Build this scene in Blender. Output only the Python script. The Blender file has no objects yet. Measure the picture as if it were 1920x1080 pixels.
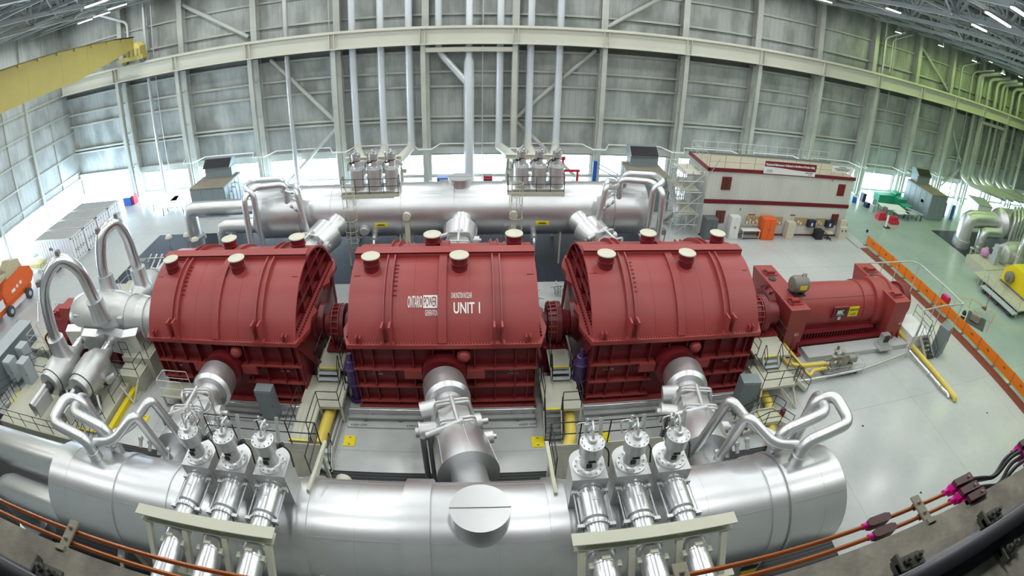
import bpy, math, random
from mathutils import Vector, Matrix
sc = bpy.context.scene
col = sc.collection
random.seed(7)
PI = math.pi
# ------------------------------------------------------------------ camera
cam_d = bpy.data.cameras.new('hall_camera')
cam = bpy.data.objects.new('hall_camera', cam_d)
col.objects.link(cam)
cam_d.type = 'PANO'
cam_d.panorama_type = 'FISHEYE_EQUISOLID'      # the photo is a wide fisheye shot
cam_d.fisheye_lens = 19.0
cam_d.fisheye_fov = math.radians(200)
cam_d.sensor_width = 36.0
cam_d.shift_y = -0.0475
cam_d.clip_start = 0.05
cam_d.clip_end = 400
CAM_Z = 17.24
R3 = Matrix(((0.99775,0.01198,-0.06603),(-0.06384,0.47273,-0.87889),(0.02068,0.88112,0.47243)))
cam.matrix_world = Matrix.Translation((0, 0, CAM_Z)) @ R3.to_4x4()
sc.camera = cam
# ------------------------------------------------------------------ colour management, world
sc.view_settings.view_transform = 'Standard'
sc.view_settings.look = 'None'
sc.view_settings.exposure = 0.0
sc.view_settings.gamma = 1.0
sc.view_settings.use_curve_mapping = False
sc.cycles.use_denoising = True
sc.cycles.max_bounces = 6
sc.cycles.diffuse_bounces = 3
sc.cycles.glossy_bounces = 4
sc.cycles.sample_clamp_indirect = 6
sc.cycles.sample_clamp_direct = 0
world = bpy.data.worlds.new('daylight')
sc.world = world
world.use_nodes = True
bg = world.node_tree.nodes['Background']
bg.inputs['Color'].default_value = (0.86, 0.93, 1.0, 1)
bg.inputs['Strength'].default_value = 0.62
# ------------------------------------------------------------------ roof lamps (high-bay rows)
def lamp(x, y, z, power, color, size=1.6):
    d = bpy.data.lights.new('high_bay_light', 'AREA')
    d.energy = power
    d.color = color
    d.shape = 'DISK'
    d.size = size
    o = bpy.data.objects.new('high_bay_light', d)
    o.location = (x, y, z)
    col.objects.link(o)
    return o
LAMPS = []
for ix in range(-5, 9):
    for y in (6, 14, 22, 30, 38, 44):
        x = ix * 9 + 2
        g = x > 42
        LAMPS.append((x, y))
        lamp(x, y, 20.6, (345 if not g else 215) * (0.35 if x > 30 and y >= 38 else 1.0), (0.975, 1.0, 0.985) if not g else (0.82, 1.0, 0.74) if x < 50 else (0.72, 1.0, 0.46))
for x in (45, 53, 61, 69, 77):
    lamp(x, 45.0, 19.3, 190, (0.70, 1.0, 0.24), 0.5)     # green-tinted discharge lamps by the far wall

# ------------------------------------------------------------------ materials
MATS = {}
def mat(name, color, rough=0.5, metal=0.0, var=0.10, scale=2.5, bump=0.0, spec=0.5, dirt=None, detail=4, stretch=None):
    if name in MATS: return MATS[name]
    m = bpy.data.materials.new(name); m.use_nodes = True
    nt = m.node_tree; N = nt.nodes; L = nt.links
    b = N['Principled BSDF']
    b.inputs['Roughness'].default_value = rough
    b.inputs['Metallic'].default_value = metal
    b.inputs['Specular IOR Level'].default_value = spec
    tc = N.new('ShaderNodeTexCoord')
    mp = N.new('ShaderNodeMapping')
    L.new(tc.outputs['Object'], mp.inputs['Vector'])
    if stretch: mp.inputs['Scale'].default_value = stretch
    nz = N.new('ShaderNodeTexNoise'); nz.inputs['Scale'].default_value = scale; nz.inputs['Detail'].default_value = detail
    L.new(mp.outputs[0], nz.inputs['Vector'])
    mx = N.new('ShaderNodeMix'); mx.data_type = 'RGBA'
    c = Vector(color)
    lo = dirt if dirt else tuple(c * (1 - var))
    mx.inputs[6].default_value = (*lo, 1)
    mx.inputs[7].default_value = (*tuple(min(1, k) for k in c * (1 + var)), 1)
    L.new(nz.outputs['Fac'], mx.inputs[0])
    L.new(mx.outputs[2], b.inputs['Base Color'])
    if bump:
        bp = N.new('ShaderNodeBump'); bp.inputs['Strength'].default_value = bump; bp.inputs['Distance'].default_value = 0.05
        L.new(nz.outputs['Fac'], bp.inputs['Height']); L.new(bp.outputs[0], b.inputs['Normal'])
    MATS[name] = m
    return m
def emit(name, color, strength):
    if name in MATS: return MATS[name]
    m = bpy.data.materials.new(name); m.use_nodes = True
    b = m.node_tree.nodes['Principled BSDF']
    b.inputs['Base Color'].default_value = (*color, 1)
    b.inputs['Emission Color'].default_value = (*color, 1)
    b.inputs['Emission Strength'].default_value = strength
    MATS[name] = m
    return m
def striped(name, ca, cb, axis, period, duty, rough=0.5, metal=0.0, bump=0.0, var=0.08, soot=None):
    """flat colour with thin lines repeating along one axis (panel seams, gratings)"""
    if name in MATS: return MATS[name]
    m = bpy.data.materials.new(name); m.use_nodes = True
    nt = m.node_tree; N = nt.nodes; L = nt.links
    b = N['Principled BSDF']; b.inputs['Roughness'].default_value = rough; b.inputs['Metallic'].default_value = metal
    tc = N.new('ShaderNodeTexCoord'); sp = N.new('ShaderNodeSeparateXYZ')
    L.new(tc.outputs['Object'], sp.inputs[0])
    dv = N.new('ShaderNodeMath'); dv.operation = 'DIVIDE'; dv.inputs[1].default_value = period
    L.new(sp.outputs[axis], dv.inputs[0])
    fr = N.new('ShaderNodeMath'); fr.operation = 'FRACT'; L.new(dv.outputs[0], fr.inputs[0])
    gt = N.new('ShaderNodeMath'); gt.operation = 'LESS_THAN'; gt.inputs[1].default_value = duty
    L.new(fr.outputs[0], gt.inputs[0])
    nz = N.new('ShaderNodeTexNoise'); nz.inputs['Scale'].default_value = 0.55; nz.inputs['Detail'].default_value = 5
    mp = N.new('ShaderNodeMapping'); mp.inputs['Scale'].default_value = (1, 1, 0.45)
    L.new(tc.outputs['Object'], mp.inputs['Vector']); L.new(mp.outputs[0], nz.inputs['Vector'])
    m0 = N.new('ShaderNodeMix'); m0.data_type = 'RGBA'
    c = Vector(ca)
    m0.inputs[6].default_value = (*(soot if soot else tuple(c * (1 - var))), 1)
    m0.inputs[7].default_value = (*tuple(c * (1 + var)), 1)
    rp = N.new('ShaderNodeMapRange'); rp.inputs[1].default_value = 0.36; rp.inputs[2].default_value = 0.58
    L.new(nz.outputs['Fac'], rp.inputs[0]); L.new(rp.outputs[0], m0.inputs[0])
    m1 = N.new('ShaderNodeMix'); m1.data_type = 'RGBA'
    L.new(gt.outputs[0], m1.inputs[0]); L.new(m0.outputs[2], m1.inputs[6]); m1.inputs[7].default_value = (*cb, 1)
    L.new(m1.outputs[2], b.inputs['Base Color'])
    MATS[name] = m
    return m
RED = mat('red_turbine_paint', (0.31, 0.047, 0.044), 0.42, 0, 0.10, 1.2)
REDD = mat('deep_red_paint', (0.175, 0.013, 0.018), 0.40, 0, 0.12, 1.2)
SIL = mat('aluminium_cladding', (0.68, 0.69, 0.70), 0.36, 0.86, 0.08, 1.4, 0.03)
SILB = mat('bright_steel_pipe', (0.74, 0.75, 0.77), 0.28, 0.93, 0.05, 1.5)
SILW = mat('white_painted_steel', (0.62, 0.63, 0.63), 0.36, 0.55, 0.06, 2.0)
SILR = mat('quilted_insulation', (0.60, 0.61, 0.60), 0.42, 0.7, 0.18, 1.1, 0.5)
GALV = mat('galvanised_steel', (0.60, 0.62, 0.62), 0.38, 0.7, 0.10, 3)
BEIGE = mat('beige_painted_steel', (0.56, 0.56, 0.45), 0.5, 0, 0.07, 1.5)
BEIGED = mat('worn_beige_floor_paint', (0.50, 0.50, 0.40), 0.45, 0, 0.12, 0.8)
STEELG = mat('pale_grey_green_steel', (0.40, 0.42, 0.37), 0.55, 0, 0.12, 0.7)
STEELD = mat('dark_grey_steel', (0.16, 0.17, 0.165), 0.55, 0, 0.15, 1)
BLACK = mat('black_rail_paint', (0.018, 0.018, 0.02), 0.45, 0, 0.2, 4)
DARK = mat('dark_machinery', (0.05, 0.05, 0.052), 0.5, 0.3, 0.3, 4)
GREYC = mat('grey_cabinet_paint', (0.20, 0.235, 0.245), 0.42, 0, 0.06, 1.5)
GREYL = mat('light_grey_cabinet_paint', (0.42, 0.47, 0.50), 0.45, 0, 0.06, 1.5)
YEL = mat('yellow_pipe_paint', (0.72, 0.56, 0.10), 0.42, 0, 0.08, 2)
YELB = mat('bright_yellow_paint', (0.80, 0.64, 0.01), 0.45, 0, 0.05, 2)
CRANE = mat('crane_yellow_paint', (0.52, 0.44, 0.13), 0.5, 0, 0.10, 0.8)
ORANGE = mat('orange_vinyl', (0.85, 0.22, 0.01), 0.5, 0, 0.06, 2)
ORANGEL = mat('orange_lift_paint', (0.80, 0.13, 0.02), 0.45, 0, 0.06, 2)
COPPER = mat('copper_conductor_bar', (0.42, 0.115, 0.025), 0.40, 0.35, 0.15, 3)
MAG = mat('magenta_plastic', (0.72, 0.01, 0.30), 0.4, 0, 0.06, 3)
MAROON = mat('maroon_insulator', (0.085, 0.025, 0.028), 0.45, 0, 0.12, 3)
PURPLE = mat('purple_pump_paint', (0.07, 0.035, 0.14), 0.4, 0, 0.1, 3)
WHITE = mat('white_paint', (0.80, 0.81, 0.80), 0.45, 0, 0.04, 2)
LID = mat('cream_lid_paint', (0.62, 0.60, 0.49), 0.5, 0, 0.06, 3)
BLUE = mat('blue_paint', (0.02, 0.10, 0.42), 0.45, 0, 0.1, 2)
NAVY = mat('navy_plastic', (0.012, 0.02, 0.06), 0.4, 0, 0.1, 2)
GREEN = mat('green_paint', (0.03, 0.36, 0.22), 0.45, 0, 0.1, 2)
TYRE = mat('grey_rubber', (0.06, 0.065, 0.075), 0.7, 0, 0.15, 4)
TAN = mat('tan_cork_board', (0.42, 0.30, 0.14), 0.7, 0, 0.15, 6)
WALLP = mat('pale_building_cladding', (0.56, 0.57, 0.53), 0.55, 0, 0.04, 1)
BROWNB = mat('brown_blind_glass', (0.10, 0.04, 0.02), 0.25, 0, 0.8, 7)
CONC = mat('grimy_concrete', (0.30, 0.275, 0.215), 0.85, 0, 0.5, 4.5, 0.5, detail=10, dirt=(0.075,0.072,0.062))
RAILD = mat('dark_rail_steel', (0.035, 0.035, 0.042), 0.35, 0.6, 0.25, 4)
TXT = mat('white_lettering', (0.85, 0.84, 0.80), 0.5, 0, 0.02, 2)
TXTK = mat('black_lettering', (0.02, 0.02, 0.02), 0.5, 0, 0.1, 2)
# ------------------------------------------------------------------ mesh helpers
class MB:
    def __init__(s): s.v = []; s.f = []; s.seg = []
    def add(s, vs, fs):
        k = len(s.v); s.seg.append((k, len(s.f))); s.v += [tuple(p) for p in vs]; s.f += [tuple(i + k for i in f) for f in fs]; return s
    def box(s, x0, x1, y0, y1, z0, z1):
        return s.add([(x0,y0,z0),(x1,y0,z0),(x1,y1,z0),(x0,y1,z0),(x0,y0,z1),(x1,y0,z1),(x1,y1,z1),(x0,y1,z1)],
              [(0,3,2,1),(4,5,6,7),(0,1,5,4),(1,2,6,5),(2,3,7,6),(3,0,4,7)])
    def cbox(s, c, size, rz=0.0):
        a, b, h = size[0]/2, size[1]/2, size[2]/2
        ca, sa = math.cos(rz), math.sin(rz)
        vs = []
        for z in (-h, h):
            for x, y in ((-a,-b),(a,-b),(a,b),(-a,b)):
                vs.append((c[0]+x*ca-y*sa, c[1]+x*sa+y*ca, c[2]+z))
        return s.add(vs, [(0,3,2,1),(4,5,6,7),(0,1,5,4),(1,2,6,5),(2,3,7,6),(3,0,4,7)])
    def bar(s, p0, p1, w, h, up=(0,0,1)):
        p0, p1 = Vector(p0), Vector(p1); d = (p1-p0).normalized(); u = Vector(up)
        if abs(d.dot(u)) > 0.98: u = Vector((0,1,0))
        r = d.cross(u).normalized(); u = r.cross(d)
        vs = []
        for p in (p0, p1):
            for a, b in ((-1,-1),(1,-1),(1,1),(-1,1)): vs.append(p + r*(a*w/2) + u*(b*h/2))
        return s.add(vs, [(0,3,2,1),(4,5,6,7),(0,1,5,4),(1,2,6,5),(2,3,7,6),(3,0,4,7)])
    def ibeam(s, p0, p1, w, h, t=0.05, up=(0,0,1)):
        p0, p1 = Vector(p0), Vector(p1); d = (p1-p0).normalized(); u = Vector(up)
        if abs(d.dot(u)) > 0.98: u = Vector((0,1,0))
        r = d.cross(u).normalized(); u = r.cross(d)
        s.bar(p0 + u*(h/2-t/2), p1 + u*(h/2-t/2), w, t, u); s.bar(p0 - u*(h/2-t/2), p1 - u*(h/2-t/2), w, t, u)
        return s.bar(p0, p1, t, h-2*t, u)
    def lathe(s, o, d, prof, n=24, caps=True):
        """profile of (distance along d, radius)"""
        o = Vector(o); d = Vector(d).normalized(); a = d.orthogonal().normalized()
        if abs(d.z) < 0.9: a = d.cross(Vector((0,0,1))).normalized()
        b = d.cross(a); vs = []; fs = []
        for t, r in prof:
            for i in range(n):
                q = 2*PI*i/n; vs.append(o + d*t + (a*math.cos(q) + b*math.sin(q))*r)
        for j in range(len(prof)-1):
            for i in range(n):
                k = (i+1) % n; fs.append((j*n+i, j*n+k, (j+1)*n+k, (j+1)*n+i))
        if caps:
            if prof[0][1] > 1e-5: fs.append(tuple(reversed(range(n))))
            if prof[-1][1] > 1e-5: fs.append(tuple((len(prof)-1)*n+i for i in range(n)))
        return s.add(vs, fs)
    def cyl(s, p0, p1, r0, r1=None, n=16, caps=True):
        p0, p1 = Vector(p0), Vector(p1)
        return s.lathe(p0, p1-p0, [(0, r0), ((p1-p0).length, r0 if r1 is None else r1)], n, caps)
    def sphere(s, c, r, n=16, m=10, sz=1.0):
        return s.lathe((c[0], c[1], c[2]-r*sz), (0,0,1), [(r*sz*(1-math.cos(PI*j/m)), max(1e-6, r*math.sin(PI*j/m))) for j in range(m+1)], n, False)
    def tube(s, pts, r, n=10, bend=0.0, seg=5, caps=True):
        P = [Vector(p) for p in pts]
        if bend > 0 and len(P) > 2:
            Q = [P[0]]
            for i in range(1, len(P)-1):
                a, b, c = P[i-1], P[i], P[i+1]
                d0 = (a-b); d1 = (c-b); e = min(bend, d0.length*0.49, d1.length*0.49)
                d0.normalize(); d1.normalize(); A = b+d0*e; Bq = b+d1*e
                for k in range(seg+1):
                    t = k/seg; Q.append(A*(1-t)**2 + b*2*t*(1-t) + Bq*t*t)
            Q.append(P[-1]); P = Q
        P = [p for i, p in enumerate(P) if i == 0 or (p-P[i-1]).length > 1e-5]
        vs = []; fs = []; m = len(P)
        t0 = (P[1]-P[0]).normalized(); a = t0.orthogonal().normalized()
        for i, p in enumerate(P):
            if i == 0: t = t0
            elif i == m-1: t = (P[i]-P[i-1]).normalized()
            else:
                t = ((P[i+1]-P[i]).normalized() + (P[i]-P[i-1]).normalized())
                t = t.normalized() if t.length > 1e-6 else t0
            a = (a - t*a.dot(t)).normalized(); b = t.cross(a)
            k = 1.0
            if 0 < i < m-1:
                cs = t.dot((P[i]-P[i-1]).normalized()); k = 1/max(0.6, cs)
            for j in range(n):
                q = 2*PI*j/n; vs.append(p + (a*math.cos(q)+b*math.sin(q))*r*(k if abs(k-1) < .02 else (1+k)/2))
        for i in range(m-1):
            for j in range(n):
                k = (j+1) % n; fs.append((i*n+j, i*n+k, (i+1)*n+k, (i+1)*n+j))
        if caps: fs.append(tuple(reversed(range(n)))); fs.append(tuple((m-1)*n+j for j in range(n)))
        return s.add(vs, fs)
    def prism(s, poly, axis, a0, a1):
        """polygon given in the two remaining axes, extruded along axis"""
        def P(u, v, a): return {'X': (a, u, v), 'Y': (u, a, v), 'Z': (u, v, a)}[axis]
        n = len(poly)
        vs = [P(u, v, a0) for u, v in poly] + [P(u, v, a1) for u, v in poly]
        fs = [tuple(range(n)), tuple(range(2*n-1, n-1, -1))] + [(i, i+n, (i+1) % n + n, (i+1) % n) for i in range(n)]
        return s.add(vs, fs)
    def build_each(s, name, m, parent, per=1, sharp=38, label=None):
        """one object per piece (a piece = `per` consecutive shapes)"""
        S = s.seg + [(len(s.v), len(s.f))]; out = []
        for i in range(0, len(s.seg), per):
            a, b = S[i], S[min(i+per, len(s.seg))]
            q = MB(); q.v = s.v[a[0]:b[0]]; q.f = [tuple(k-a[0] for k in f) for f in s.f[a[1]:b[1]]]
            out.append(q.build(name, m, parent, sharp, label))
        return out
    def build(s, name, m, parent=None, sharp=38, label=None, world=True, weld=False):
        me = bpy.data.meshes.new(name); me.from_pydata(s.v, [], s.f); me.validate(verbose=False)
        import bmesh
        bm = bmesh.new(); bm.from_mesh(me)
        if weld: bmesh.ops.remove_doubles(bm, verts=bm.verts, dist=1e-5)
        bmesh.ops.recalc_face_normals(bm, faces=bm.faces); bm.to_mesh(me); bm.free()
        me.polygons.foreach_set('use_smooth', [True]*len(me.polygons))
        me.set_sharp_from_angle(angle=math.radians(sharp))
        me.materials.append(m)
        o = bpy.data.objects.new(name, me); col.objects.link(o)
        if parent is not None:
            o.parent = parent
            if world:
                p = parent; off = Vector((0,0,0))
                while p is not None: off += p.location; p = p.parent
                o.location = -off
        if label: o['label'] = label
        return o
def tag(o, label, cat, group=None, kind=None):
    if label: o['label'] = label
    if cat: o['category'] = cat
    if group: o['group'] = group
    if kind: o['kind'] = kind
    return o
def thing(name, label, cat, loc=(0,0,0), group=None, kind=None):
    o = bpy.data.objects.new(name, None); col.objects.link(o); o.location = loc; o.empty_display_size = 0.2
    return tag(o, label, cat, group, kind)
def struct(name, mb, m, parent=None):
    o = mb.build(name, m, parent)
    if parent is None: o['kind'] = 'structure'
    return o
def kids(o): return [c for c in bpy.data.objects if c.parent == o]
TREE = {}
def dup(root, loc, label=None, rz=None, group=None):
    """a copy of a thing with copies of its parts and sub-parts (shared meshes)"""
    r = root.copy(); col.objects.link(r); r.location = loc
    if rz is not None: r.rotation_euler.z = rz
    if label: r['label'] = label
    if group: r['group'] = group
    if root.name not in TREE: TREE[root.name] = [(c, kids(c)) for c in kids(root)]
    for ch, sub in TREE[root.name]:
        c = ch.copy(); col.objects.link(c); c.parent = r
        for g in sub:
            d = g.copy(); col.objects.link(d); d.parent = c
    return r
def text(body, size, m, name, parent, mw, label=None, align='LEFT', ext=0.004, xs=1.0, bold=0.0, fit=None):
    """flat lettering on a surface, as a mesh part"""
    cu = bpy.data.curves.new(name, 'FONT'); cu.body = body; cu.size = size; cu.extrude = ext; cu.align_x = align; cu.offset = bold
    cu.resolution_u = 3
    t = bpy.data.objects.new(name + '_curve', cu); col.objects.link(t)
    dg = bpy.context.evaluated_depsgraph_get(); dg.update()
    me = bpy.data.meshes.new_from_object(t.evaluated_get(dg)); bpy.data.objects.remove(t)
    if fit:
        wd = [v.co.x for v in me.vertices]; x0 = min(wd); xs = fit/(max(wd)-x0)
        for v in me.vertices: v.co.x = (v.co.x-x0)*xs
    else:
        for v in me.vertices: v.co.x *= xs
    me.transform(mw)
    me.materials.clear(); me.materials.append(m)
    o = bpy.data.objects.new(name, me); col.objects.link(o); o.parent = parent
    off = Vector((0,0,0)); p = parent
    while p is not None: off += p.location; p = p.parent
    o.location = -off
    if label: o['label'] = label
    return o
def face_y(x, y, z, tilt=0.0):
    """matrix: text read from -Y, standing upright; tilt leans the top away"""
    return Matrix.Translation((x, y, z)) @ Matrix.Rotation(PI/2 - tilt, 4, 'X')
def rail(mb, pts, h=0.95, r=0.022, step=1.3, mid=True, ends=True):
    """handrail along a floor path: top rail, mid rail, posts"""
    P = [Vector(p) for p in pts]
    up = Vector((0,0,h))
    mb.tube([p+up for p in P], r, 6, 0.1, 3)
    if mid: mb.tube([p+up*0.5 for p in P], r*0.85, 6)
    for a, b in zip(P[:-1], P[1:]):
        n = max(1, round((b-a).length/step))
        for i in range(n+1):
            if i == 0 and a is not P[0]: continue
            q = a.lerp(b, i/n); mb.cyl(q, q+up, r, n=6)
    return mb
# ================================================================== THE HALL
def floor_mat(name, ca, cb, rough):
    m = bpy.data.materials.new(name); m.use_nodes = True
    nt = m.node_tree; N = nt.nodes; L = nt.links; b = N['Principled BSDF']
    b.inputs['Roughness'].default_value = rough
    tc = N.new('ShaderNodeTexCoord')
    n1 = N.new('ShaderNodeTexNoise'); n1.inputs['Scale'].default_value = 0.22; n1.inputs['Detail'].default_value = 6
    n2 = N.new('ShaderNodeTexNoise'); n2.inputs['Scale'].default_value = 2.2; n2.inputs['Detail'].default_value = 5
    for n in (n1, n2): L.new(tc.outputs['Object'], n.inputs['Vector'])
    br = N.new('ShaderNodeTexBrick'); br.inputs['Scale'].default_value = 1.0; br.offset = 0.0
    br.inputs['Brick Width'].default_value = 8.0; br.inputs['Row Height'].default_value = 7.6; br.inputs['Mortar Size'].default_value = 0.012
    br.inputs['Color1'].default_value = (1,1,1,1); br.inputs['Color2'].default_value = (1,1,1,1); br.inputs['Mortar'].default_value = (.62,.62,.6,1)
    L.new(tc.outputs['Object'], br.inputs['Vector'])
    mx = N.new('ShaderNodeMix'); mx.data_type = 'RGBA'; mx.inputs[6].default_value = (*ca,1); mx.inputs[7].default_value = (*cb,1)
    ad = N.new('ShaderNodeMath'); ad.operation = 'MULTIPLY_ADD'; ad.inputs[1].default_value = 0.35; L.new(n2.outputs['Fac'], ad.inputs[0]); L.new(n1.outputs['Fac'], ad.inputs[2])
    rp = N.new('ShaderNodeMapRange'); rp.inputs[1].default_value = 0.45; rp.inputs[2].default_value = 0.85
    L.new(ad.outputs[0], rp.inputs[0]); L.new(rp.outputs[0], mx.inputs[0])
    ml = N.new('ShaderNodeMix'); ml.data_type = 'RGBA'; ml.blend_type = 'MULTIPLY'; ml.inputs[0].default_value = 1
    L.new(mx.outputs[2], ml.inputs[6]); L.new(br.outputs['Color'], ml.inputs[7]); L.new(ml.outputs[2], b.inputs['Base Color'])
    rr = N.new('ShaderNodeMapRange'); rr.inputs[3].default_value = rough*0.6; rr.inputs[4].default_value = rough*1.6
    L.new(n1.outputs['Fac'], rr.inputs[0]); L.new(rr.outputs[0], b.inputs['Roughness'])
    return m
FLOORW = floor_mat('grey_epoxy_floor', (0.43,0.455,0.45), (0.50,0.52,0.51), 0.20)
FLOORE = floor_mat('green_grey_epoxy_floor', (0.30,0.40,0.35), (0.36,0.45,0.40), 0.17)
GRATE = striped('black_floor_grating', (0.035,0.036,0.04), (0.006,0.006,0.006), 1, 0.16, 0.45, 0.5, 0.3)
GRATEB = striped('blue_black_floor_grating', (0.028,0.034,0.05), (0.008,0.01,0.015), 0, 0.5, 0.06, 0.45, 0.2)
WC = striped('grey_wall_cladding', (0.42,0.445,0.425), (0.27,0.29,0.275), 0, 0.62, 0.05, 0.6, 0, 0, 0.05, (0.25,0.27,0.25))
WCL = striped('grey_end_wall_cladding', (0.42,0.445,0.425), (0.27,0.29,0.275), 1, 0.62, 0.05, 0.6, 0, 0, 0.05, (0.29,0.31,0.29))
WINM = emit('daylight_window', (0.78, 0.90, 1.0), 6.5)
WINE = emit('daylight_window_east', (0.72, 0.88, 1.0), 17.0)
WINL = emit('daylight_window_west', (0.66, 0.83, 1.0), 30.0)
YB = 49.5          # far wall cladding
XW = -47.9         # end wall
COLX = [-37.6, -29.4, -21.0, -12.7, -4.6, 3.4, 11.4, 19.3, 27.3, 35.3, 43.7, 51.7, 59.3, 66.8, 74.4, 82.0, 90.0]
struct('floor', MB().box(-50, 34.3, -4, 51, -0.3, 0.0), FLOORW)
struct('floor', MB().box(34.3, 112, -4, 51, -0.3, 0.0), FLOORE)
struct('trim_kerb', MB().box(33.25, 34.25, 1.0, 33.6, 0.0, 0.03), mat('brown_red_floor_line', (0.17,0.045,0.03), 0.45, 0, 0.2, 1))
struct('trim_floor_seam', MB().box(33.0, 33.12, 33.6, 48, 0.0, 0.02), STEELD)
struct('trim_grating_north', MB().box(-46, 13.65, 1.2, 14.0, 0.0, 0.02), GRATE)
struct('trim_grating_south', MB().box(-28.0, 12.4, 29.2, 37.5, 0.0, 0.02), GRATEB)
struct('trim_grating_east', MB().box(48.6, 90, 31.2, 37.9, 0.0, 0.02), GRATEB)
# far wall: cladding above a continuous strip of daylight windows
struct('wall_south', MB().box(XW, 112, YB, YB+0.25, 2.25, 24.3), WC)
struct('wall_south', MB().box(XW, 112, YB-0.15, YB+0.25, 0.0, 0.16), STEELG)
for i in range(len(COLX)-1):
    a, b = COLX[i], COLX[i+1]
    struct('window_%d' % (i+1), MB().box(a+0.3, b-0.3, YB+0.02, YB+0.10, 0.16, 2.25), WINL if i < 3 else WINE if i >= 8 else WINM)
    m = MB()
    for z in (0.18, 2.22): m.box(a, b, YB-0.06, YB+0.02, z-0.04, z+0.04)
    for k in (0, 2):
        x = a + 0.3 + (b-a-0.6)*k/2; m.box(x-0.04, x+0.04, YB-0.06, YB+0.02, 0.16, 2.25)
    struct('trim_window_frame', m, STEELG)
struct('window_20', MB().box(XW, COLX[0]-0.3, YB+0.02, YB+0.10, 0.1, 2.15), WINL)
# end wall: taller window band, seen at a slant
struct('wall_west', MB().box(XW-0.25, XW, -8, YB, 2.35, 24.3), WCL)
for i, (a, b) in enumerate(((20, 26.2), (26.6, 33.6), (34.0, 41.4), (41.8, 49.2))):
    struct('window_%d' % (21+i), MB().box(XW-0.15, XW-0.05, a, b, 0.05, 2.35), WINL)
struct('wall_west', MB().box(XW-0.25, XW, -8, 20, 0, 2.35), WCL)
m = MB()
for y in (20, 26.4, 33.8, 41.6): m.box(XW, XW+0.35, y-0.2, y+0.2, 0, 21.0)
for y in (30.1, 37.8, 45.6): m.box(XW, XW+0.18, y-0.09, y+0.09, 2.35, 21.0)
struct('trim_west_columns', m, STEELG)
m = MB()
for z in (2.5, 3.3, 5.7, 8.2, 10.6, 13.0, 15.5, 18.0): m.box(XW, XW+0.16, 10, YB, z-0.09, z+0.09)
struct('trim_west_girts', m, STEELG)
m = MB()
m.box(XW-0.02, XW+0.06, 27.2, 27.9, 0.0, 2.2); m.box(XW-0.02, XW+0.06, 28.5, 29.2, 0, 2.2)
struct('door_1', MB().box(XW, XW+0.08, 26.9, 28.3, 0.0, 2.2), mat('blue_grey_door', (0.16,0.24,0.33), 0.3, 0, 0.1, 1))
struct('wall_north', MB().box(XW, 112, -4.3, -4.0, 0.0, 24.2), WC)
struct('wall_east', MB().box(111.7, 112, -4, YB, 0.0, 24.2), WCL)
# columns, girts, bracing, crane girder of the far wall
WSTEEL = mat('sooty_wall_steel', (0.53,0.55,0.50), 0.55, 0, 0.1, 0.5, dirt=(0.33,0.345,0.31))
BEAMP = mat('crane_girder_paint', (0.56,0.56,0.48), 0.5, 0, 0.06, 0.4)
for i, x in enumerate(COLX):
    m = MB()
    m.ibeam((x, 47.55, 0), (x, 47.55, 13.05), 0.42, 0.55, 0.05, up=(0,1,0))
    m.box(x-0.4, x+0.4, 47.2, 47.95, 0, 0.06)
    o = struct('trim_crane_column', m, WSTEEL)
    m = MB()
    m.ibeam((x+0.12, 48.95, 0), (x+0.12, 48.95, 21.0), 0.62, 0.9, 0.06, up=(0,1,0))
    for z in (3.6, 7.2, 10.6): m.bar((x, 47.6, z), (x, 48.6, z), 0.12, 0.12)
    struct('trim_wall_column', m, WSTEEL)
def girts(name, zs, dz, dy):
    m = MB()
    for z in zs: m.box(XW, 112, YB-dy, YB+0.02, z-dz, z+dz)
    struct(name, m, WSTEEL)
girts('trim_wall_girts', (5.62, 6.0, 8.9, 10.3, 12.2, 15.7, 18.2), 0.09, 0.30)
girts('trim_window_lintel', (2.72,), 0.30, 0.42)
m = MB(); m.box(XW, 112, 48.2, 49.4, 12.82, 12.95)
m.box(XW, 112, 49.0, 49.5, 13.0, 13.4)
struct('trim_crane_walkway', m, STEELD)
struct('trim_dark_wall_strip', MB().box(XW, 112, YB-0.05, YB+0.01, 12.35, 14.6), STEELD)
m = MB()
for x in [XW+0.6+1.15*k for k in range(138)]: m.box(x-0.02, x+0.02, 49.1, 49.14, 2.2, 2.9)
struct('trim_lintel_brackets', m, STEELD)
# crane girder
m = MB()
m.box(-46.5, 112, 47.2, 47.26, 13.1, 14.55)
m.box(-46.5, 112, 46.95, 47.55, 14.5, 14.6); m.box(-46.5, 112, 46.95, 47.55, 13.05, 13.15)
m.box(-46.5, 112, 47.2, 47.3, 14.6, 14.72)
for x in COLX:
    for d in (-0.22, 0.22): m.box(x+d-0.025, x+d+0.025, 46.95, 47.3, 13.1, 14.55)
struct('trim_crane_girder', m, BEAMP)
def brace(a, b, r=0.20):
    m = MB(); m.cyl(a, b, r, n=12)
    struct('trim_wall_brace', m, WSTEEL)
brace((-19.4, 48.9, 12.6), (-13.1, 48.9, 5.9)); brace((-12.9, 48.9, 5.6), (-18.9, 48.9, 0.1), 0.17)
brace((10.9, 48.9, 12.6), (3.8, 48.9, 6.0)); brace((3.8, 48.9, 5.5), (9.6, 48.9, 0.2), 0.17)
brace((-29.0, 48.9, 19.6), (-21.6, 48.9, 15.1), 0.22); brace((11.9, 48.9, 14.9), (19.0, 48.9, 19.6), 0.22)
brace((51.9, 48.9, 19.6), (59.0, 48.9, 14.9), 0.2); brace((59.4, 48.9, 12.4), (66, 48.9, 5.2), 0.18); brace((66.3, 48.9, 5.0), (60.1, 48.9, 0.3), 0.16)
m = MB(); m.bar((-4.4, 47.5, 12.55), (3.2, 47.5, 12.55), 0.3, 0.42); struct('trim_pipe_support_beam', m, BEAMP)
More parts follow.
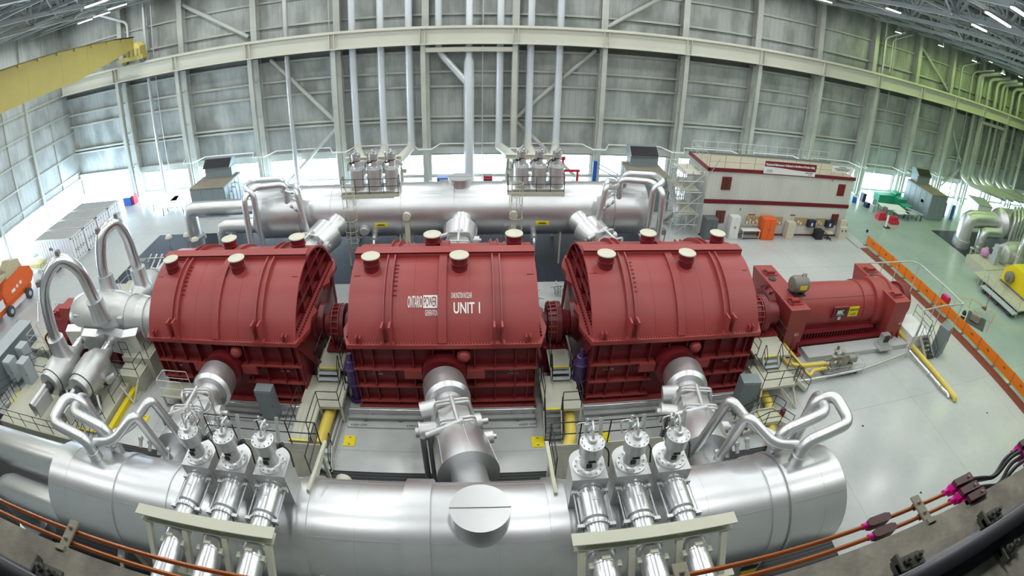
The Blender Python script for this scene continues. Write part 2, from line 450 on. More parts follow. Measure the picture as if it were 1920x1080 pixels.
m = MB(); m.bar((67, 47.5, 12.2), (74.2, 47.5, 12.2), 0.3, 0.42); struct('trim_pipe_support_beam', m, BEAMP)
# service pipe under the windows' lintel, jogging round the columns
m = MB(); p = []
for x in COLX[1:13]:
    p += [(x-1.3, 48.9, 3.45), (x-0.6, 47.1, 3.45), (x+0.6, 47.1, 3.45), (x+1.3, 48.9, 3.45)]
m.tube(p, 0.055, 6)
struct('trim_service_pipe', m, WHITE)
# roof deck and trusses
struct('ceiling', MB().box(XW, 112, -4.3, YB+0.3, 24.2, 24.5), mat('dark_roof_deck', (0.06,0.062,0.06), 0.8, 0, 0.3, 1))
TRUSS = mat('roof_truss_paint', (0.56,0.60,0.61), 0.5, 0, 0.12, 1)
for i, x in enumerate(COLX):
    m = MB(); zb, zt = 20.9, 23.6
    m.bar((x, 0, zb), (x, 49.2, zb), 0.34, 0.30); m.bar((x, 0, zt), (x, 49.2, zt), 0.32, 0.30)
    n = 12
    for k in range(n):
        y0 = 49.0 - 49.0*k/n; y1 = 49.0 - 49.0*(k+1)/n; ym = (y0+y1)/2
        m.bar((x, y0, zt), (x, ym, zb), 0.18, 0.18); m.bar((x, ym, zb), (x, y1, zt), 0.18, 0.18)
        m.bar((x, ym, zb), (x, ym, zt), 0.12, 0.12)
    o = struct('trim_roof_truss', m, TRUSS)
m = MB()
for y in (5, 11, 17, 23, 29, 35, 41, 46): m.bar((XW, y, 21.1), (112, y, 21.1), 0.2, 0.2)
struct('trim_roof_purlins', m, TRUSS)
m = MB()
for y in (8, 20, 32, 43): m.bar((XW, y, 20.55), (112, y, 20.55), 0.09, 0.07); 
for y in (3, 6.5, 9.5, 12.5, 15.5, 18.5, 21.5, 24.5, 27.5, 30.5, 33.5, 36.5, 39.5, 42.5, 45): m.bar((XW, y, 23.85), (112, y, 23.85), 0.16, 0.3)
struct('trim_roof_joists', m, TRUSS)
m = MB()
for i in range(0, len(COLX)-1):
    a, b = COLX[i], COLX[i+1]
    for y in (5, 17, 29, 41): m.bar((a, y, 20.9), (b, y+6 if i % 2 else y-6 if y > 6 else y+6, 20.9), 0.11, 0.11)
struct('trim_roof_bracing', m, TRUSS)
# near crane girder the camera looks over
m = MB(); m.box(-30, 40, 0.08, 1.04, 14.2, 14.8)
struct('trim_near_girder', m, CONC)
# ================================================================== LOW PRESSURE TURBINES
YF, YBK, ZFL = 17.9, 25.3, 3.80           # front / back of the casing, joint flange height
AXY = 21.6
HC = (YBK-YF)/2
ARC_R = (HC**2 + 2.28**2)/(2*2.28); ARC_Z = ZFL + 2.28 - ARC_R
A0 = math.asin(HC/ARC_R)
def arc(r, n=28, a0=-A0, a1=A0):
    return [(AXY + r*math.sin(a0+(a1-a0)*i/n), ARC_Z + r*math.cos(a0+(a1-a0)*i/n)) for i in range(n+1)]
def band(mb, x0, x1, r0, r1, a0=-A0, a1=A0, n=28):
    o, i = arc(r1, n, a0, a1), arc(r0, n, a0, a1)
    for k in range(n):
        q = [o[k], o[k+1], i[k+1], i[k]]
        vs = [(x0, *p) for p in q] + [(x1, *p) for p in q]
        mb.add(vs, [(0,1,5,4), (3,2,1,0), (4,5,6,7), (2,3,7,6)] + ([(0,4,7,3)] if k == 0 else []) + ([(1,2,6,5)] if k == n-1 else []))
    return mb
def on_arc(a, r=None):
    r = ARC_R if r is None else r
    return AXY + r*math.sin(a), ARC_Z + r*math.cos(a)
HL = 4.03
def lp_turbine(cx, label, ends, code):
    t = thing('low_pressure_turbine', label, 'turbine', (cx, AXY, 0), 'red low pressure turbines')
    # shell: outer skin, recessed ends
    m = MB(); band(m, cx-HL, cx+HL, ARC_R-0.10, ARC_R, n=48)
    sh = m.build('shell', RED, t, 50, weld=True)
    m = MB()
    for dx in (-1.2, 1.15): band(m, cx+dx-0.006, cx+dx+0.006, ARC_R, ARC_R+0.004)
    m.build_each('seam', REDD, sh, 28)
    # step rungs beside the first band
    m = MB()
    for k in range(8):
        a = -0.62 + 0.055*k
        for s in (0,):
            y, z = on_arc(a, ARC_R+0.02); m.box(cx-2.12, cx-1.92, y-0.012, y+0.012, z, z+0.03)
    m.build_each('rung', REDD, sh)
    for dx, lug in ((-2.30, True), (0.0, False), (2.30, True)):
        m = MB()
        if lug:
            band(m, cx+dx-0.17, cx+dx+0.17, ARC_R-0.02, ARC_R+0.07)
            for s in (-1, 1): band(m, cx+dx+s*0.16-0.03, cx+dx+s*0.16+0.03, ARC_R, ARC_R+0.20)
            for sy in (-1, 1):
                y, z = on_arc(sy*(A0-0.09), ARC_R+0.22)
                for s in (-1, 1):
                    m.box(cx+dx+s*0.16-0.04, cx+dx+s*0.16+0.04, min(AXY+sy*(HC+0.26), AXY+sy*(HC-0.2)), max(AXY+sy*(HC+0.26), AXY+sy*(HC-0.2)), ZFL, ZFL+0.95)
                m.box(cx+dx-0.28, cx+dx+0.28, min(AXY+sy*(HC+0.28), AXY+sy*HC), max(AXY+sy*(HC+0.28), AXY+sy*HC), ZFL, ZFL+0.12)
        else:
            band(m, cx+dx-0.17, cx+dx+0.17, ARC_R-0.02, ARC_R+0.13)
        m.build('stiffening_band', RED, t, 50, weld=True)
    # ridge joint plate along the crown
    y, z = on_arc(-0.10)
    m = MB(); m.box(cx-HL, cx+HL, y, y+0.10, z-0.05, z+0.24); m.box(cx-HL, cx+HL, y, y+0.62, z+0.20, z+0.26)
    m.build('ridge_plate', RED, t)
    # joint flange with bolts
    m = MB()
    for sy in (-1, 1):
        ya, yb = sorted((AXY+sy*(HC-0.12), AXY+sy*(HC+0.20))); m.box(cx-HL-0.06, cx+HL+0.06, ya, yb, ZFL-0.18, ZFL+0.02)
    fl = m.build_each('joint_flange', RED, t)[0]
    m = MB()
    for k in range(64):
        x = cx-HL+0.12+k*(2*HL-0.24)/63; m.cyl((x, YF-0.08, ZFL), (x, YF-0.08, ZFL+0.06), 0.028, n=6)
    m.build('bolt', REDD, fl)
    m = MB()
    for s in (-1, 1):
        for q in (-0.09, 0.09): m.box(cx+s*3.55+q-0.025, cx+s*3.55+q+0.025, YF-0.14, YF+0.1, ZFL, ZFL+0.34)
    m.build_each('lifting_lug', RED, fl, 2)
    # lower casing with fins and shelves
    m = MB()
    m.box(cx-HL+0.05, cx+HL-0.05, YF+0.28, YBK-0.28, 0.05, ZFL-0.1)
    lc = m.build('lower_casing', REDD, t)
    for sy in (-1, 1):
        yi = AXY+sy*(HC-0.30)
        m = MB(); xs = [cx-HL+0.10+k*(2*HL-0.2)/9 for k in range(10)]
        for k, x in enumerate(xs):
            yo = AXY+sy*(HC+0.02); m.box(x-0.02, x+0.02, min(yi,yo), max(yi,yo), 2.42 if k in (4,5) and sy < 0 else 1.36, ZFL-0.15)
            if k not in (4, 5):
                yo = AXY+sy*(HC-0.08); m.box(x-0.025, x+0.025, min(yi,yo), max(yi,yo), 0.08, 1.36)
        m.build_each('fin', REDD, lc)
        m = MB()
        for z, d in ((2.38, 0.06), (1.36, 0.02), (0.42, -0.02)):
            yo = AXY+sy*(HC+d)
            for a, b in ((cx-HL+0.06, cx-0.98), (cx+0.98, cx+HL-0.06)):
                m.box(a, b, min(yi,yo), max(yi,yo), z-0.035, z+0.035)
            if z > 2:
                for q in (-1, 1):
                    m.box(cx+q*1.35-0.38, cx+q*1.35+0.38, min(yi, AXY+sy*(HC+0.16)), max(yi, AXY+sy*(HC+0.16)), z-0.42, z+0.02)
        m.box(cx-HL-0.02, cx+HL+0.02, min(yi, AXY+sy*(HC+0.04)), max(yi, AXY+sy*(HC+0.04)), 0.0, 0.16)
        m.build_each('shelf', RED, lc)
    # exhaust nozzle facing the near reheater and a dome beside it, on both sides
    for sy in (-1, 1):
        nx = cx + (0.0 if sy < 0 else 0.35)
        m = MB(); m.lathe((nx, AXY+sy*(HC-0.35), 2.2), (0, sy, 0), [(0, 0.98), (0.18, 0.98), (0.20, 0.90), (0.30, 0.90), (0.32, 0.98), (0.40, 0.98), (0.42, 0.88), (0.62, 0.88), (0.64, 0.95), (0.74, 0.95)], 36)
        m.build('inlet_nozzle', REDD, t)
    m = MB(); m.sphere((cx+0.86, YF+0.02, 3.12), 0.30, 20, 12); m.cyl((cx+0.86, YF+0.3, 2.95), (cx+0.86, YF-0.02, 3.12), 0.22, n=16)
    m.build('drain_dome', RED, t)
    # ends: recessed plate, cross beams, bolted bearing cone
    for s in (-1, 1):
        e = m = MB(); xr = cx+s*(HL-0.42)
        poly = arc(ARC_R-0.1, 20) + [(YBK-0.1, 0.3), (YF+0.1, 0.3)]
        m.prism(poly, 'X', xr-0.03, xr+0.03)
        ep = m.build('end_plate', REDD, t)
        m = MB()
        for z in (4.62, 5.25):
            w = math.sqrt(max(0.1, (ARC_R-0.12)**2-(z-ARC_Z)**2))
            m.box(min(xr, cx+s*(HL-0.1)), max(xr, cx+s*(HL-0.1)), AXY-w, AXY+w, z-0.07, z+0.07)
        for yy in (AXY-1.5, AXY, AXY+1.5): m.box(min(xr, cx+s*(HL-0.12)), max(xr, cx+s*(HL-0.12)), yy-0.05, yy+0.05, ZFL, ZFL+2.0)
        m.build_each('cross_beam', REDD, ep)
        m = MB(); m.lathe((xr, AXY, 2.35), (s, 0, 0), [(0, 1.38), (0.12, 1.36), (0.5, 1.05), (0.52, 0.95), (0.80, 0.9)], 40)
        bc = m.build('bearing_cone', REDD, t)
        m = MB()
        for k in range(44):
            q = 2*PI*k/44
            for rr in (1.25,):
                c0 = Vector((xr+s*0.22, AXY+rr*math.cos(q), 2.35+rr*math.sin(q)))
                m.cyl(c0, c0+Vector((s*0.09, 0, 0)), 0.035, n=6)
        m.build('bolt', RED, bc)
        # wide bolted end flange with a scalloped outer edge
        m = MB(); xo = cx+s*(HL+0.40); xi = cx+s*(HL-0.42)
        sc_ = [(xi, YF+0.05), (cx+s*(HL+0.06), YF-0.15), (xo-s*0.1, YF+0.55), (xo, YF+1.0), (xo-s*0.12, AXY-1.9), (xo+s*0.02, AXY-1.3), (xo-s*0.25, AXY-0.9), (xo-s*0.25, AXY+0.9), (xo+s*0.02, AXY+1.3), (xo-s*0.12, AXY+1.9), (xo, YBK-1.0), (xo-s*0.1, YBK-0.55), (cx+s*(HL+0.06), YBK+0.15), (xi, YBK-0.05)]
        m.prism(sc_, 'Z', ZFL-0.18, ZFL+0.03); ef = m.build('end_flange', RED, t, 30)
        m = MB()
        for k in range(30):
            yy = YF+0.35+k*(YBK-YF-0.7)/29
            for q in (0.10, -0.14): m.cyl((cx+s*(HL+q), yy, ZFL+0.03), (cx+s*(HL+q), yy, ZFL+0.13), 0.045, n=6)
        m.build('bolt', REDD, ef)
        # raking struts at the flank below the flange
        m = MB()
        for sy in (-1, 1):
            m.bar((cx+s*(HL-0.1), AXY+sy*(HC-0.2), ZFL-0.3), (cx+s*(HL+0.35), AXY+sy*(HC-1.6), 1.2), 0.12, 0.3)
            m.box(min(cx+s*HL, cx+s*(HL+0.3)), max(cx+s*HL, cx+s*(HL+0.3)), AXY+sy*(HC-0.6)-0.25, AXY+sy*(HC-0.6)+0.25, ZFL-0.3, ZFL-0.08)
        m.build_each('end_strut', REDD, t, 2)
    # four relief drums on the crown
    for dx, yy in ((-3.15, 20.5), (0.72, 20.5), (-0.58, 22.6), (3.22, 22.6)):
        zb = ARC_Z + math.sqrt(ARC_R**2-(yy-AXY)**2)
        m = MB(); zt = 6.52
        m.lathe((cx+dx, yy, zb-0.18), (0,0,1), [(0, 0.34), (zt-zb-0.20, 0.345), (zt-zb-0.19, 0.40), (zt-zb-0.14, 0.40), (zt-zb-0.13, 0.35), (zt-zb+0.16, 0.36)], 24)
        d = m.build('relief_drum', REDD, t)
        m = MB(); m.lathe((cx+dx, yy, zt-0.02), (0,0,1), [(0, 0.36), (0.005, 0.42), (0.05, 0.42), (0.07, 0.39)], 28)
        m.build('drum_lid', LID, d, label='cream drum lid')
    # small stencilled codes on the flank
    for s in (-1, 1):
        text(code, 0.17, TXT, 'stencil', t, face_y(cx+s*3.0-0.18, YF+0.26, 2.02), 'white stencilled code')
        text('1-41200', 0.15, TXT, 'stencil', t, face_y(cx+s*3.0-0.28, YF+0.26, 1.84), 'white stencilled code')
    return t
lp_turbine(-11.9, 'red low pressure turbine beside the silver high pressure turbine', 0, 'LP-1')
LP2 = lp_turbine(-1.45, 'middle red low pressure turbine lettered UNIT 1 in white', 0, 'LP-2')
lp_turbine(8.85, 'red low pressure turbine next to the generator', 0, 'LP-3')
def shell_text(body, size, x, a, fit, m=TXT, bold=0.0, lift=0.02):
    """lettering tangent to the crown of the middle turbine; a = angle of the baseline"""
    am = a + size*0.4/ARC_R
    y, z = on_arc(am, ARC_R+lift)
    tilt = PI/2 + am            # slope of the tangent plane
    mw = Matrix.Translation((x, y, z)) @ Matrix.Rotation(math.acos(max(-1, min(1, math.cos(am)))) * 1.0, 4, 'X') @ Matrix.Translation((0, -size*0.36, 0))
    return text(body, size, m, 'lettering', LP2, mw, 'white lettering', 'LEFT', 0.003, 1.0, bold, fit)
shell_text('ONTARIO', 0.74, -2.90, -0.755, 0.62, bold=0.006)
shell_text('UNIT 1', 0.66, -0.97, -0.815, 1.10, bold=0.012)
shell_text('DARLINGTON NUCLEAR', 0.36, -1.06, -0.655, 0.86)
shell_text('GENERATION', 0.36, -2.16, -0.835, 0.52)
am = -0.685; y, z = on_arc(am, ARC_R+0.012)
m = MB(); m.cbox((0,0,0), (0.60, 0.56, 0.004)); pl = m.build('lettering_panel', TXT, LP2, label='white panel behind POWER')
pl.data.transform(Matrix.Translation((-1.945, y, z)) @ Matrix.Rotation(-am, 4, 'X'))
shell_text('POWER', 0.62, -2.21, -0.742, 0.53, REDD, lift=0.024, bold=0.004)
# ------------------------------------------------------------------ couplings between the casings
def coupling(x0, x1, label, name='turbine_coupling'):
    t = thing(name, label, 'coupling', ((x0+x1)/2, AXY, 0), 'red shaft couplings')
    L = x1-x0; ay, az = AXY-0.3, 2.35
    m = MB(); m.lathe((x0, ay, az), (1,0,0), [(0, 0.55), (L*.22, 0.55), (L*.24, 0.92), (L*.55, 0.98), (L*.57, 1.06), (L*.70, 1.06), (L*.72, 0.70), (L, 0.62)], 32)
    c = m.build('cover', REDD, t)
    m = MB()
    for k in range(11):
        q = PI*0.05 + PI*0.9*k/10
        d = Vector((0, math.cos(q), math.sin(q)))
        p = Vector((x0+L*.24, ay, az)) + d*0.95
        m.bar(p, p + Vector((L*.32, 0, 0)) + d*0.05, 0.06, 0.14, up=d)
    m.build('rib', RED, c)
    m = MB()
    for f in (.30, .52): m.lathe((x0+L*f, ay, az), (1,0,0), [(0, 1.0), (0, 1.08), (0.05, 1.08), (0.05, 1.0)], 32, False)
    m.build('ring', RED, c)
    m = MB(); m.box(x0+0.1, x1-0.1, ay-0.95, ay+0.95, 0.0, 1.65); m.box(x0+0.1, x1-0.1, ay-1.15, ay+1.15, 1.55, 1.68)
    m.build('pedestal', REDD, t)
    m = MB()
    for f in (.3, .45, .6, .8):
        m.cyl((x0+L*f, ay-1.05, 1.68), (x0+L*f, ay-1.05, 1.78), 0.05, n=8)
    m.build('bolt', RED, t)
    return t
coupling(-7.42, -5.93, 'ribbed red shaft coupling between UNIT 1 and the first red turbine')
coupling(3.0, 4.38, 'dark red shaft coupling between UNIT 1 and the last red turbine')
coupling(-17.3, -16.36, 'short red shaft coupling between silver turbine and first red turbine')
coupling(13.32, 16.05, 'dark red shaft housing between last red turbine and generator')
# ================================================================== GENERATOR
GY, GZ = 22.7, 1.75
g = thing('generator', 'red generator with slanted end frames and a BBC plate', 'generator', (22, GY, 0))
m = MB(); m.lathe((17.3, GY, GZ), (1,0,0), [(0, 1.3), (0.6, 1.3), (0.62, 1.42), (5.9, 1.42), (5.92, 1.50), (6.0, 1.50), (6.02, 1.42), (7.0, 1.42), (7.02, 1.62), (8.4, 1.62), (8.42, 1.7), (8.6, 1.7)], 56)
m.build('barrel', RED, g)
m = MB(); m.box(18.4, 24.3, GY-0.95, GY-0.93, GZ+1.055, GZ+1.075)
m.build('seam', REDD, g)
m = MB()
m.box(18.4, 24.4, GY-1.75, GY-1.25, 0.95, 1.02); m.box(18.4, 24.4, GY+1.25, GY+1.75, 0.95, 1.02)
for k in range(26):
    x = 18.5 + k*5.8/25
    m.box(x-0.03, x+0.03, GY-1.7, GY-1.2, 0.38, 0.95); m.box(x-0.03, x+0.03, GY+1.2, GY+1.7, 0.38, 0.95)
m.box(18.4, 24.4, GY-1.95, GY+1.95, 0.30, 0.40); m.box(18.5, 24.3, GY-1.4, GY+1.4, 0.3, 1.2)
m.build('foot_rail', REDD, g)
def end_frame(x0, x1, xf0, xf1):
    m = MB(); yf, yb = 20.45, 25.2
    prof = [(yf+0.05, 0.2), (yf, 1.2), (yf-0.18, 3.12), (yb+0.1, 3.12), (yb-0.1, 1.2), (yb-0.1, 0.2)]
    n = len(prof)
    vs = []
    for (xa, xb) in (((x0, x1)),):
        for y, z in prof:
            f = max(0, min(1, (z-0.2)/2.9)); vs.append((xf0+(x0-xf0)*f, y, z))
        for y, z in prof:
            f = max(0, min(1, (z-0.2)/2.9)); vs.append((xf1+(x1-xf1)*f, y, z))
    m.add(vs, [tuple(range(n)), tuple(range(2*n-1, n-1, -1))] + [(i, i+n, (i+1) % n+n, (i+1) % n) for i in range(n)])
    f = m.build('end_frame', RED, g, 20)
    m = MB()
    for yy in (yf+0.75, yb-0.8):
        m.box(x0+0.22, x1-0.22, yy-0.42, yy+0.3, 3.12, 3.16); m.box(x0+0.4, x1-0.42, yy-0.28, yy-0.02, 3.16, 3.34); m.box(x0+0.35, x1-0.5, yy+0.05, yy+0.18, 3.16, 3.26)
    m.build_each('cooler_cover', RED, f, 3)
    m = MB()
    for yy in (yf+0.6, yb-0.9): m.tube([(x0+0.55+0.33*math.cos(q*PI/6), yy+0.38*math.sin(q*PI/6), 3.2) for q in range(0, 9)], 0.02, 6)
    m.cyl((x0+0.5, (yf+yb)/2+0.8, 3.12), (x0+0.5, (yf+yb)/2+0.8, 3.17), 0.25, n=20)
    m.build('hose', DARK, f)
    m = MB()
    for q in (0.1, 0.5, 0.9):
        x = xf0 + (xf1-xf0)*q; m.prism([(yf+0.1, 0.0), (yf+0.1, 1.0), (yf-0.3, 0.0)], 'X', x-0.04, x+0.04)
    m.box(xf0-0.1, xf1+0.1, yf-0.35, yf+0.5, 0.0, 0.14)
    m.build('foot', REDD, f)
    m = MB()
    m.box(x0+0.55, x0+0.7, yf-0.16, yf-0.13, 1.55, 1.85)
    return f
end_frame(16.45, 17.8, 16.8, 18.0); end_frame(24.95, 26.5, 25.3, 26.75)
m = MB(); m.lathe((16.35, GY, GZ), (1,0,0), [(-0.25, 0.75), (-0.25, 1.05), (0.05, 1.3), (0.05, 1.35), (0.4, 1.35)], 40)
for k in range(14):
    q = 2*PI*k/14; d = Vector((0, math.cos(q), math.sin(q))); m.bar(Vector((16.3, GY, GZ))+d*0.95, Vector((16.3, GY, GZ))+d*1.32, 0.05, 0.3, up=(1,0,0))
m.build('end_bell', REDD, g)
m = MB(); m.lathe((26.4, GY, GZ), (1,0,0), [(0, 0.85), (0.75, 0.85), (0.78, 1.02), (1.05, 1.05), (1.1, 1.22), (1.75, 1.22), (1.8, 1.1), (1.8, 0.3)], 44)
m.build('exciter_drum', REDD, g)
m = MB(); m.box(26.6, 28.1, GY-0.9, GY+0.9, 0.5, 1.3); m.build('exciter_pedestal', REDD, g)
m = MB(); m.box(16.2, 17.7, 20.6, 24.8, 0.0, 0.3); m.box(16.9, 27, 20.7, 24.7, 0.3, 0.5)
m.build('bed', REDD, g)
# name plate and yellow sign on the barrel
q = -1.17
def gen_pt(q, r): return GY + r*math.sin(q), GZ + r*math.cos(q)
y, z = gen_pt(-1.30, 1.52)
m = MB(); m.cbox((21.05, y-0.06, z-0.02), (1.22, 0.14, 0.78)); pf = m.build('plate_frame', REDD, g)
m = MB(); m.box(20.6, 21.5, y-0.15, y-0.13, z-0.22, z+0.26); m.build('name_plate', TXTK, pf, label='black BBC name plate')
m = MB(); m.box(20.92, 21.16, y-0.15, y-0.13, z-0.50, z-0.27); m.build('tag_plate', GALV, pf)
text('BBC', 0.34, TXT, 'lettering', pf, face_y(20.72, y-0.155, z-0.06), 'white BBC lettering', xs=0.85, bold=0.012)
m = MB(); m.box(20.70, 21.38, y-0.158, y-0.15, z-0.15, z-0.125); m.build('underline', TXT, pf)
m = MB(); m.box(21.78, 22.62, y-0.06, y-0.03, z-0.38, z+0.30); ys = m.build('warning_sign', YELB, g, label='yellow GENERATOR sign')
text('GENERATOR', 0.19, TXTK, 'lettering', ys, face_y(21.82, y-0.065, z+0.02), 'black lettering', xs=0.72)
text('1-41230', 0.22, TXTK, 'lettering', ys, face_y(21.88, y-0.065, z-0.30), 'black lettering', xs=0.78)
for xx in (17.15, 26.0):
    text('G1', 0.26, TXT, 'stencil', g, face_y(xx, 20.22, 1.45), 'white stencil')
# standby motor resting on the end frame
t = thing('electric_motor', 'olive grey motor with yellow plate on top of the red generator frame', 'motor', (17.55, 22.0, 3.12))
m = MB(); m.lathe((17.2, 22.0, 3.72), (1,0,0), [(0, 0.2), (0.06, 0.42), (0.2, 0.5), (0.95, 0.5), (1.1, 0.42), (1.16, 0.2)], 28)
OLIVE = mat('olive_grey_paint', (0.20, 0.19, 0.155), 0.45, 0, 0.1, 2)
m.build('housing', OLIVE, t)
m = MB(); m.box(17.35, 18.2, 21.6, 22.4, 3.12, 3.2); m.box(17.45, 17.6, 21.65, 22.35, 3.2, 3.45); m.box(17.95, 18.1, 21.65, 22.35, 3.2, 3.45)
m.build('foot', DARK, t)
m = MB(); m.box(17.55, 18.05, 21.475, 21.505, 3.62, 3.86); m.build('name_plate', YELB, t, label='yellow plate')
m = MB(); m.tube([(17.85, 22, 4.2), (17.85, 22, 4.34), (18.15, 22, 4.34), (18.15, 22, 4.15)], 0.02, 6, 0.05); m.build('lifting_eye', DARK, t)
# ================================================================== MOISTURE SEPARATOR REHEATERS
MSR_Z, MSR_R = 3.58, 1.76
BAND = mat('dull_cladding_band', (0.62, 0.63, 0.63), 0.4, 0.85, 0.08, 2)
def reheater(yc, s, label):
    """horizontal silver vessel; s = +1 when the turbines lie on its +Y side"""
    t = thing('steam_reheater', label, 'steam vessel', (-2, yc, 0), 'silver steam reheaters')
    x0, x1 = -15.0, 11.25
    m = MB(); m.lathe((x0, yc, MSR_Z), (1,0,0), [(0, 0.02), (0, MSR_R-0.05), (0.06, MSR_R), (26.19, MSR_R), (26.25, MSR_R-0.05), (26.25, 0.02)], 72, False)
    b = m.build('vessel', SIL, t, 30)
    for bx, w, d in ((-11.75, 0.30, 0.05), (-9.4, 0.05, 0.03), (-4.95, 0.42, 0.07), (-1.75, 0.75, 0.10), (2.0, 0.5, 0.07), (8.55, 0.55, 0.06), (8.95, 0.10, 0.10)):
        m = MB(); m.lathe((bx-w/2, yc, MSR_Z), (1,0,0), [(0, MSR_R-0.01), (0.0, MSR_R+d), (w, MSR_R+d), (w, MSR_R-0.01)], 72, False)
        m.build('strap_band', SIL if w > 0.1 else BAND, t, 30)
    for sx in (-14.0, -8.6, -6.9, -3.4, 0.4, 3.6, 6.2, 10.3):
        m = MB(); m.lathe((sx, yc, MSR_Z), (1,0,0), [(0, MSR_R), (0.0, MSR_R+0.006), (0.02, MSR_R+0.006), (0.02, MSR_R)], 72, False)
        m.build('seam', BAND, b, 30)
    for a in (-0.62, 0.62):
        m = MB(); yy, zz = yc + (MSR_R+0.004)*math.sin(a), MSR_Z + (MSR_R+0.004)*math.cos(a)
        m.bar((x0+0.1, yy, zz), (x1-0.1, yy, zz), 0.03, 0.012, up=(0, math.sin(a), math.cos(a)))
        m.build('seam', BAND, b)
    for sx in (-12.2, -4.6, 2.2, 8.9):
        m = MB(); m.box(sx-0.3, sx+0.3, yc-1.25, yc+1.25, 0.02, 0.5); m.prism([(yc-1.3, 0.5), (yc+1.3, 0.5), (yc+1.3, MSR_Z-1.1), (yc, MSR_Z-1.65), (yc-1.3, MSR_Z-1.1)], 'X', sx-0.16, sx+0.16)
        m.build('saddle', BEIGE, t)
    for ax in (-4.35, 2.35):                   # lifting trunnions
        yy = yc + s*(MSR_R-0.02)
        m = MB(); m.box(ax-0.16, ax+0.16, min(yy, yy+s*0.12), max(yy, yy+s*0.12), 1.2, 4.0); m.cyl((ax, yy, 3.85), (ax, yy+s*0.3, 3.85), 0.26, n=20); m.cyl((ax, yy+s*0.28, 3.85), (ax, yy+s*0.32, 3.85), 0.15, n=16)
        m.build('support_strap', BEIGE, t)
    # top nozzle with its cap
    m = MB(); nx, ny = (-0.05, yc-0.35) if s > 0 else (-1.0, yc)
    m.cyl((nx, ny, MSR_Z+1.2), (nx, ny, 5.72), 0.77, n=48)
    nz = m.build('capped_nozzle', SIL, t)
    m = MB(); m.cyl((nx, ny, 5.70), (nx, ny, 5.76), 0.79, n=48); cp = m.build('cap', SILW, nz)
    m = MB(); m.box(nx-0.79, nx+0.79, ny-0.012, ny+0.012, 5.76, 5.768); m.build('seam', DARK, nz)
    # drain stub and man-way low on the turbine side
    for ax in ((-6.6, 3.7) if s < 0 else (-12.6, 6.7)):
        m = MB(); yy = yc - (MSR_R if s > 0 else -MSR_R)
        q = -1 if s < 0 else -1
        m.cyl((ax, yc+q*1.2, 2.5), (ax, yc+q*1.85, 2.2), 0.20, n=16); m.cyl((ax, yc+q*1.80, 2.22), (ax, yc+q*1.88, 2.19), 0.25, n=16); m.tube([(ax, yc+q*1.85, 2.2), (ax, yc+q*2.05, 2.0), (ax, yc+q*2.05, 0.1)], 0.10, 10, 0.2)
        m.build('drain_pipe', SIL, t)
    return t
MSRN = reheater(8.5, 1, 'long silver steam vessel in front of the three red turbines')
MSRS = reheater(32.8, -1, 'long silver steam vessel behind the three red turbines')
m = MB(); m.cyl((-7.2, 31.35, 2.95), (-7.2, 30.92, 2.8), 0.30, n=24); m.cyl((-7.2, 31.2, 2.9), (-7.2, 31.1, 2.87), 0.36, n=24); m.build('manway', SILW, MSRS)
for ax in (-6.05, 4.2):
    m = MB(); m.box(ax-0.42, ax+0.42, 31.02, 31.06, 3.12, 3.36); sg = m.build('warning_sign', YELB, MSRS, label='yellow warning sign')
    m = MB(); m.box(ax-0.2, ax+0.2, 31.01, 31.02, 3.25, 3.29); m.box(ax-0.28, ax+0.28, 31.01, 31.02, 3.18, 3.22); m.build('print_line', TXTK, sg, label='dark print lines')
m = MB(); m.box(7.9, 8.5, 6.80, 6.84, 2.45, 2.65); pn = m.build('number_plate', TXTK, MSRN, label='small black plate')
m = MB(); m.box(7.95, 8.5, 6.76, 6.80, 2.25, 2.4); m.build('number_plate', YELB, MSRN, label='small yellow plate')

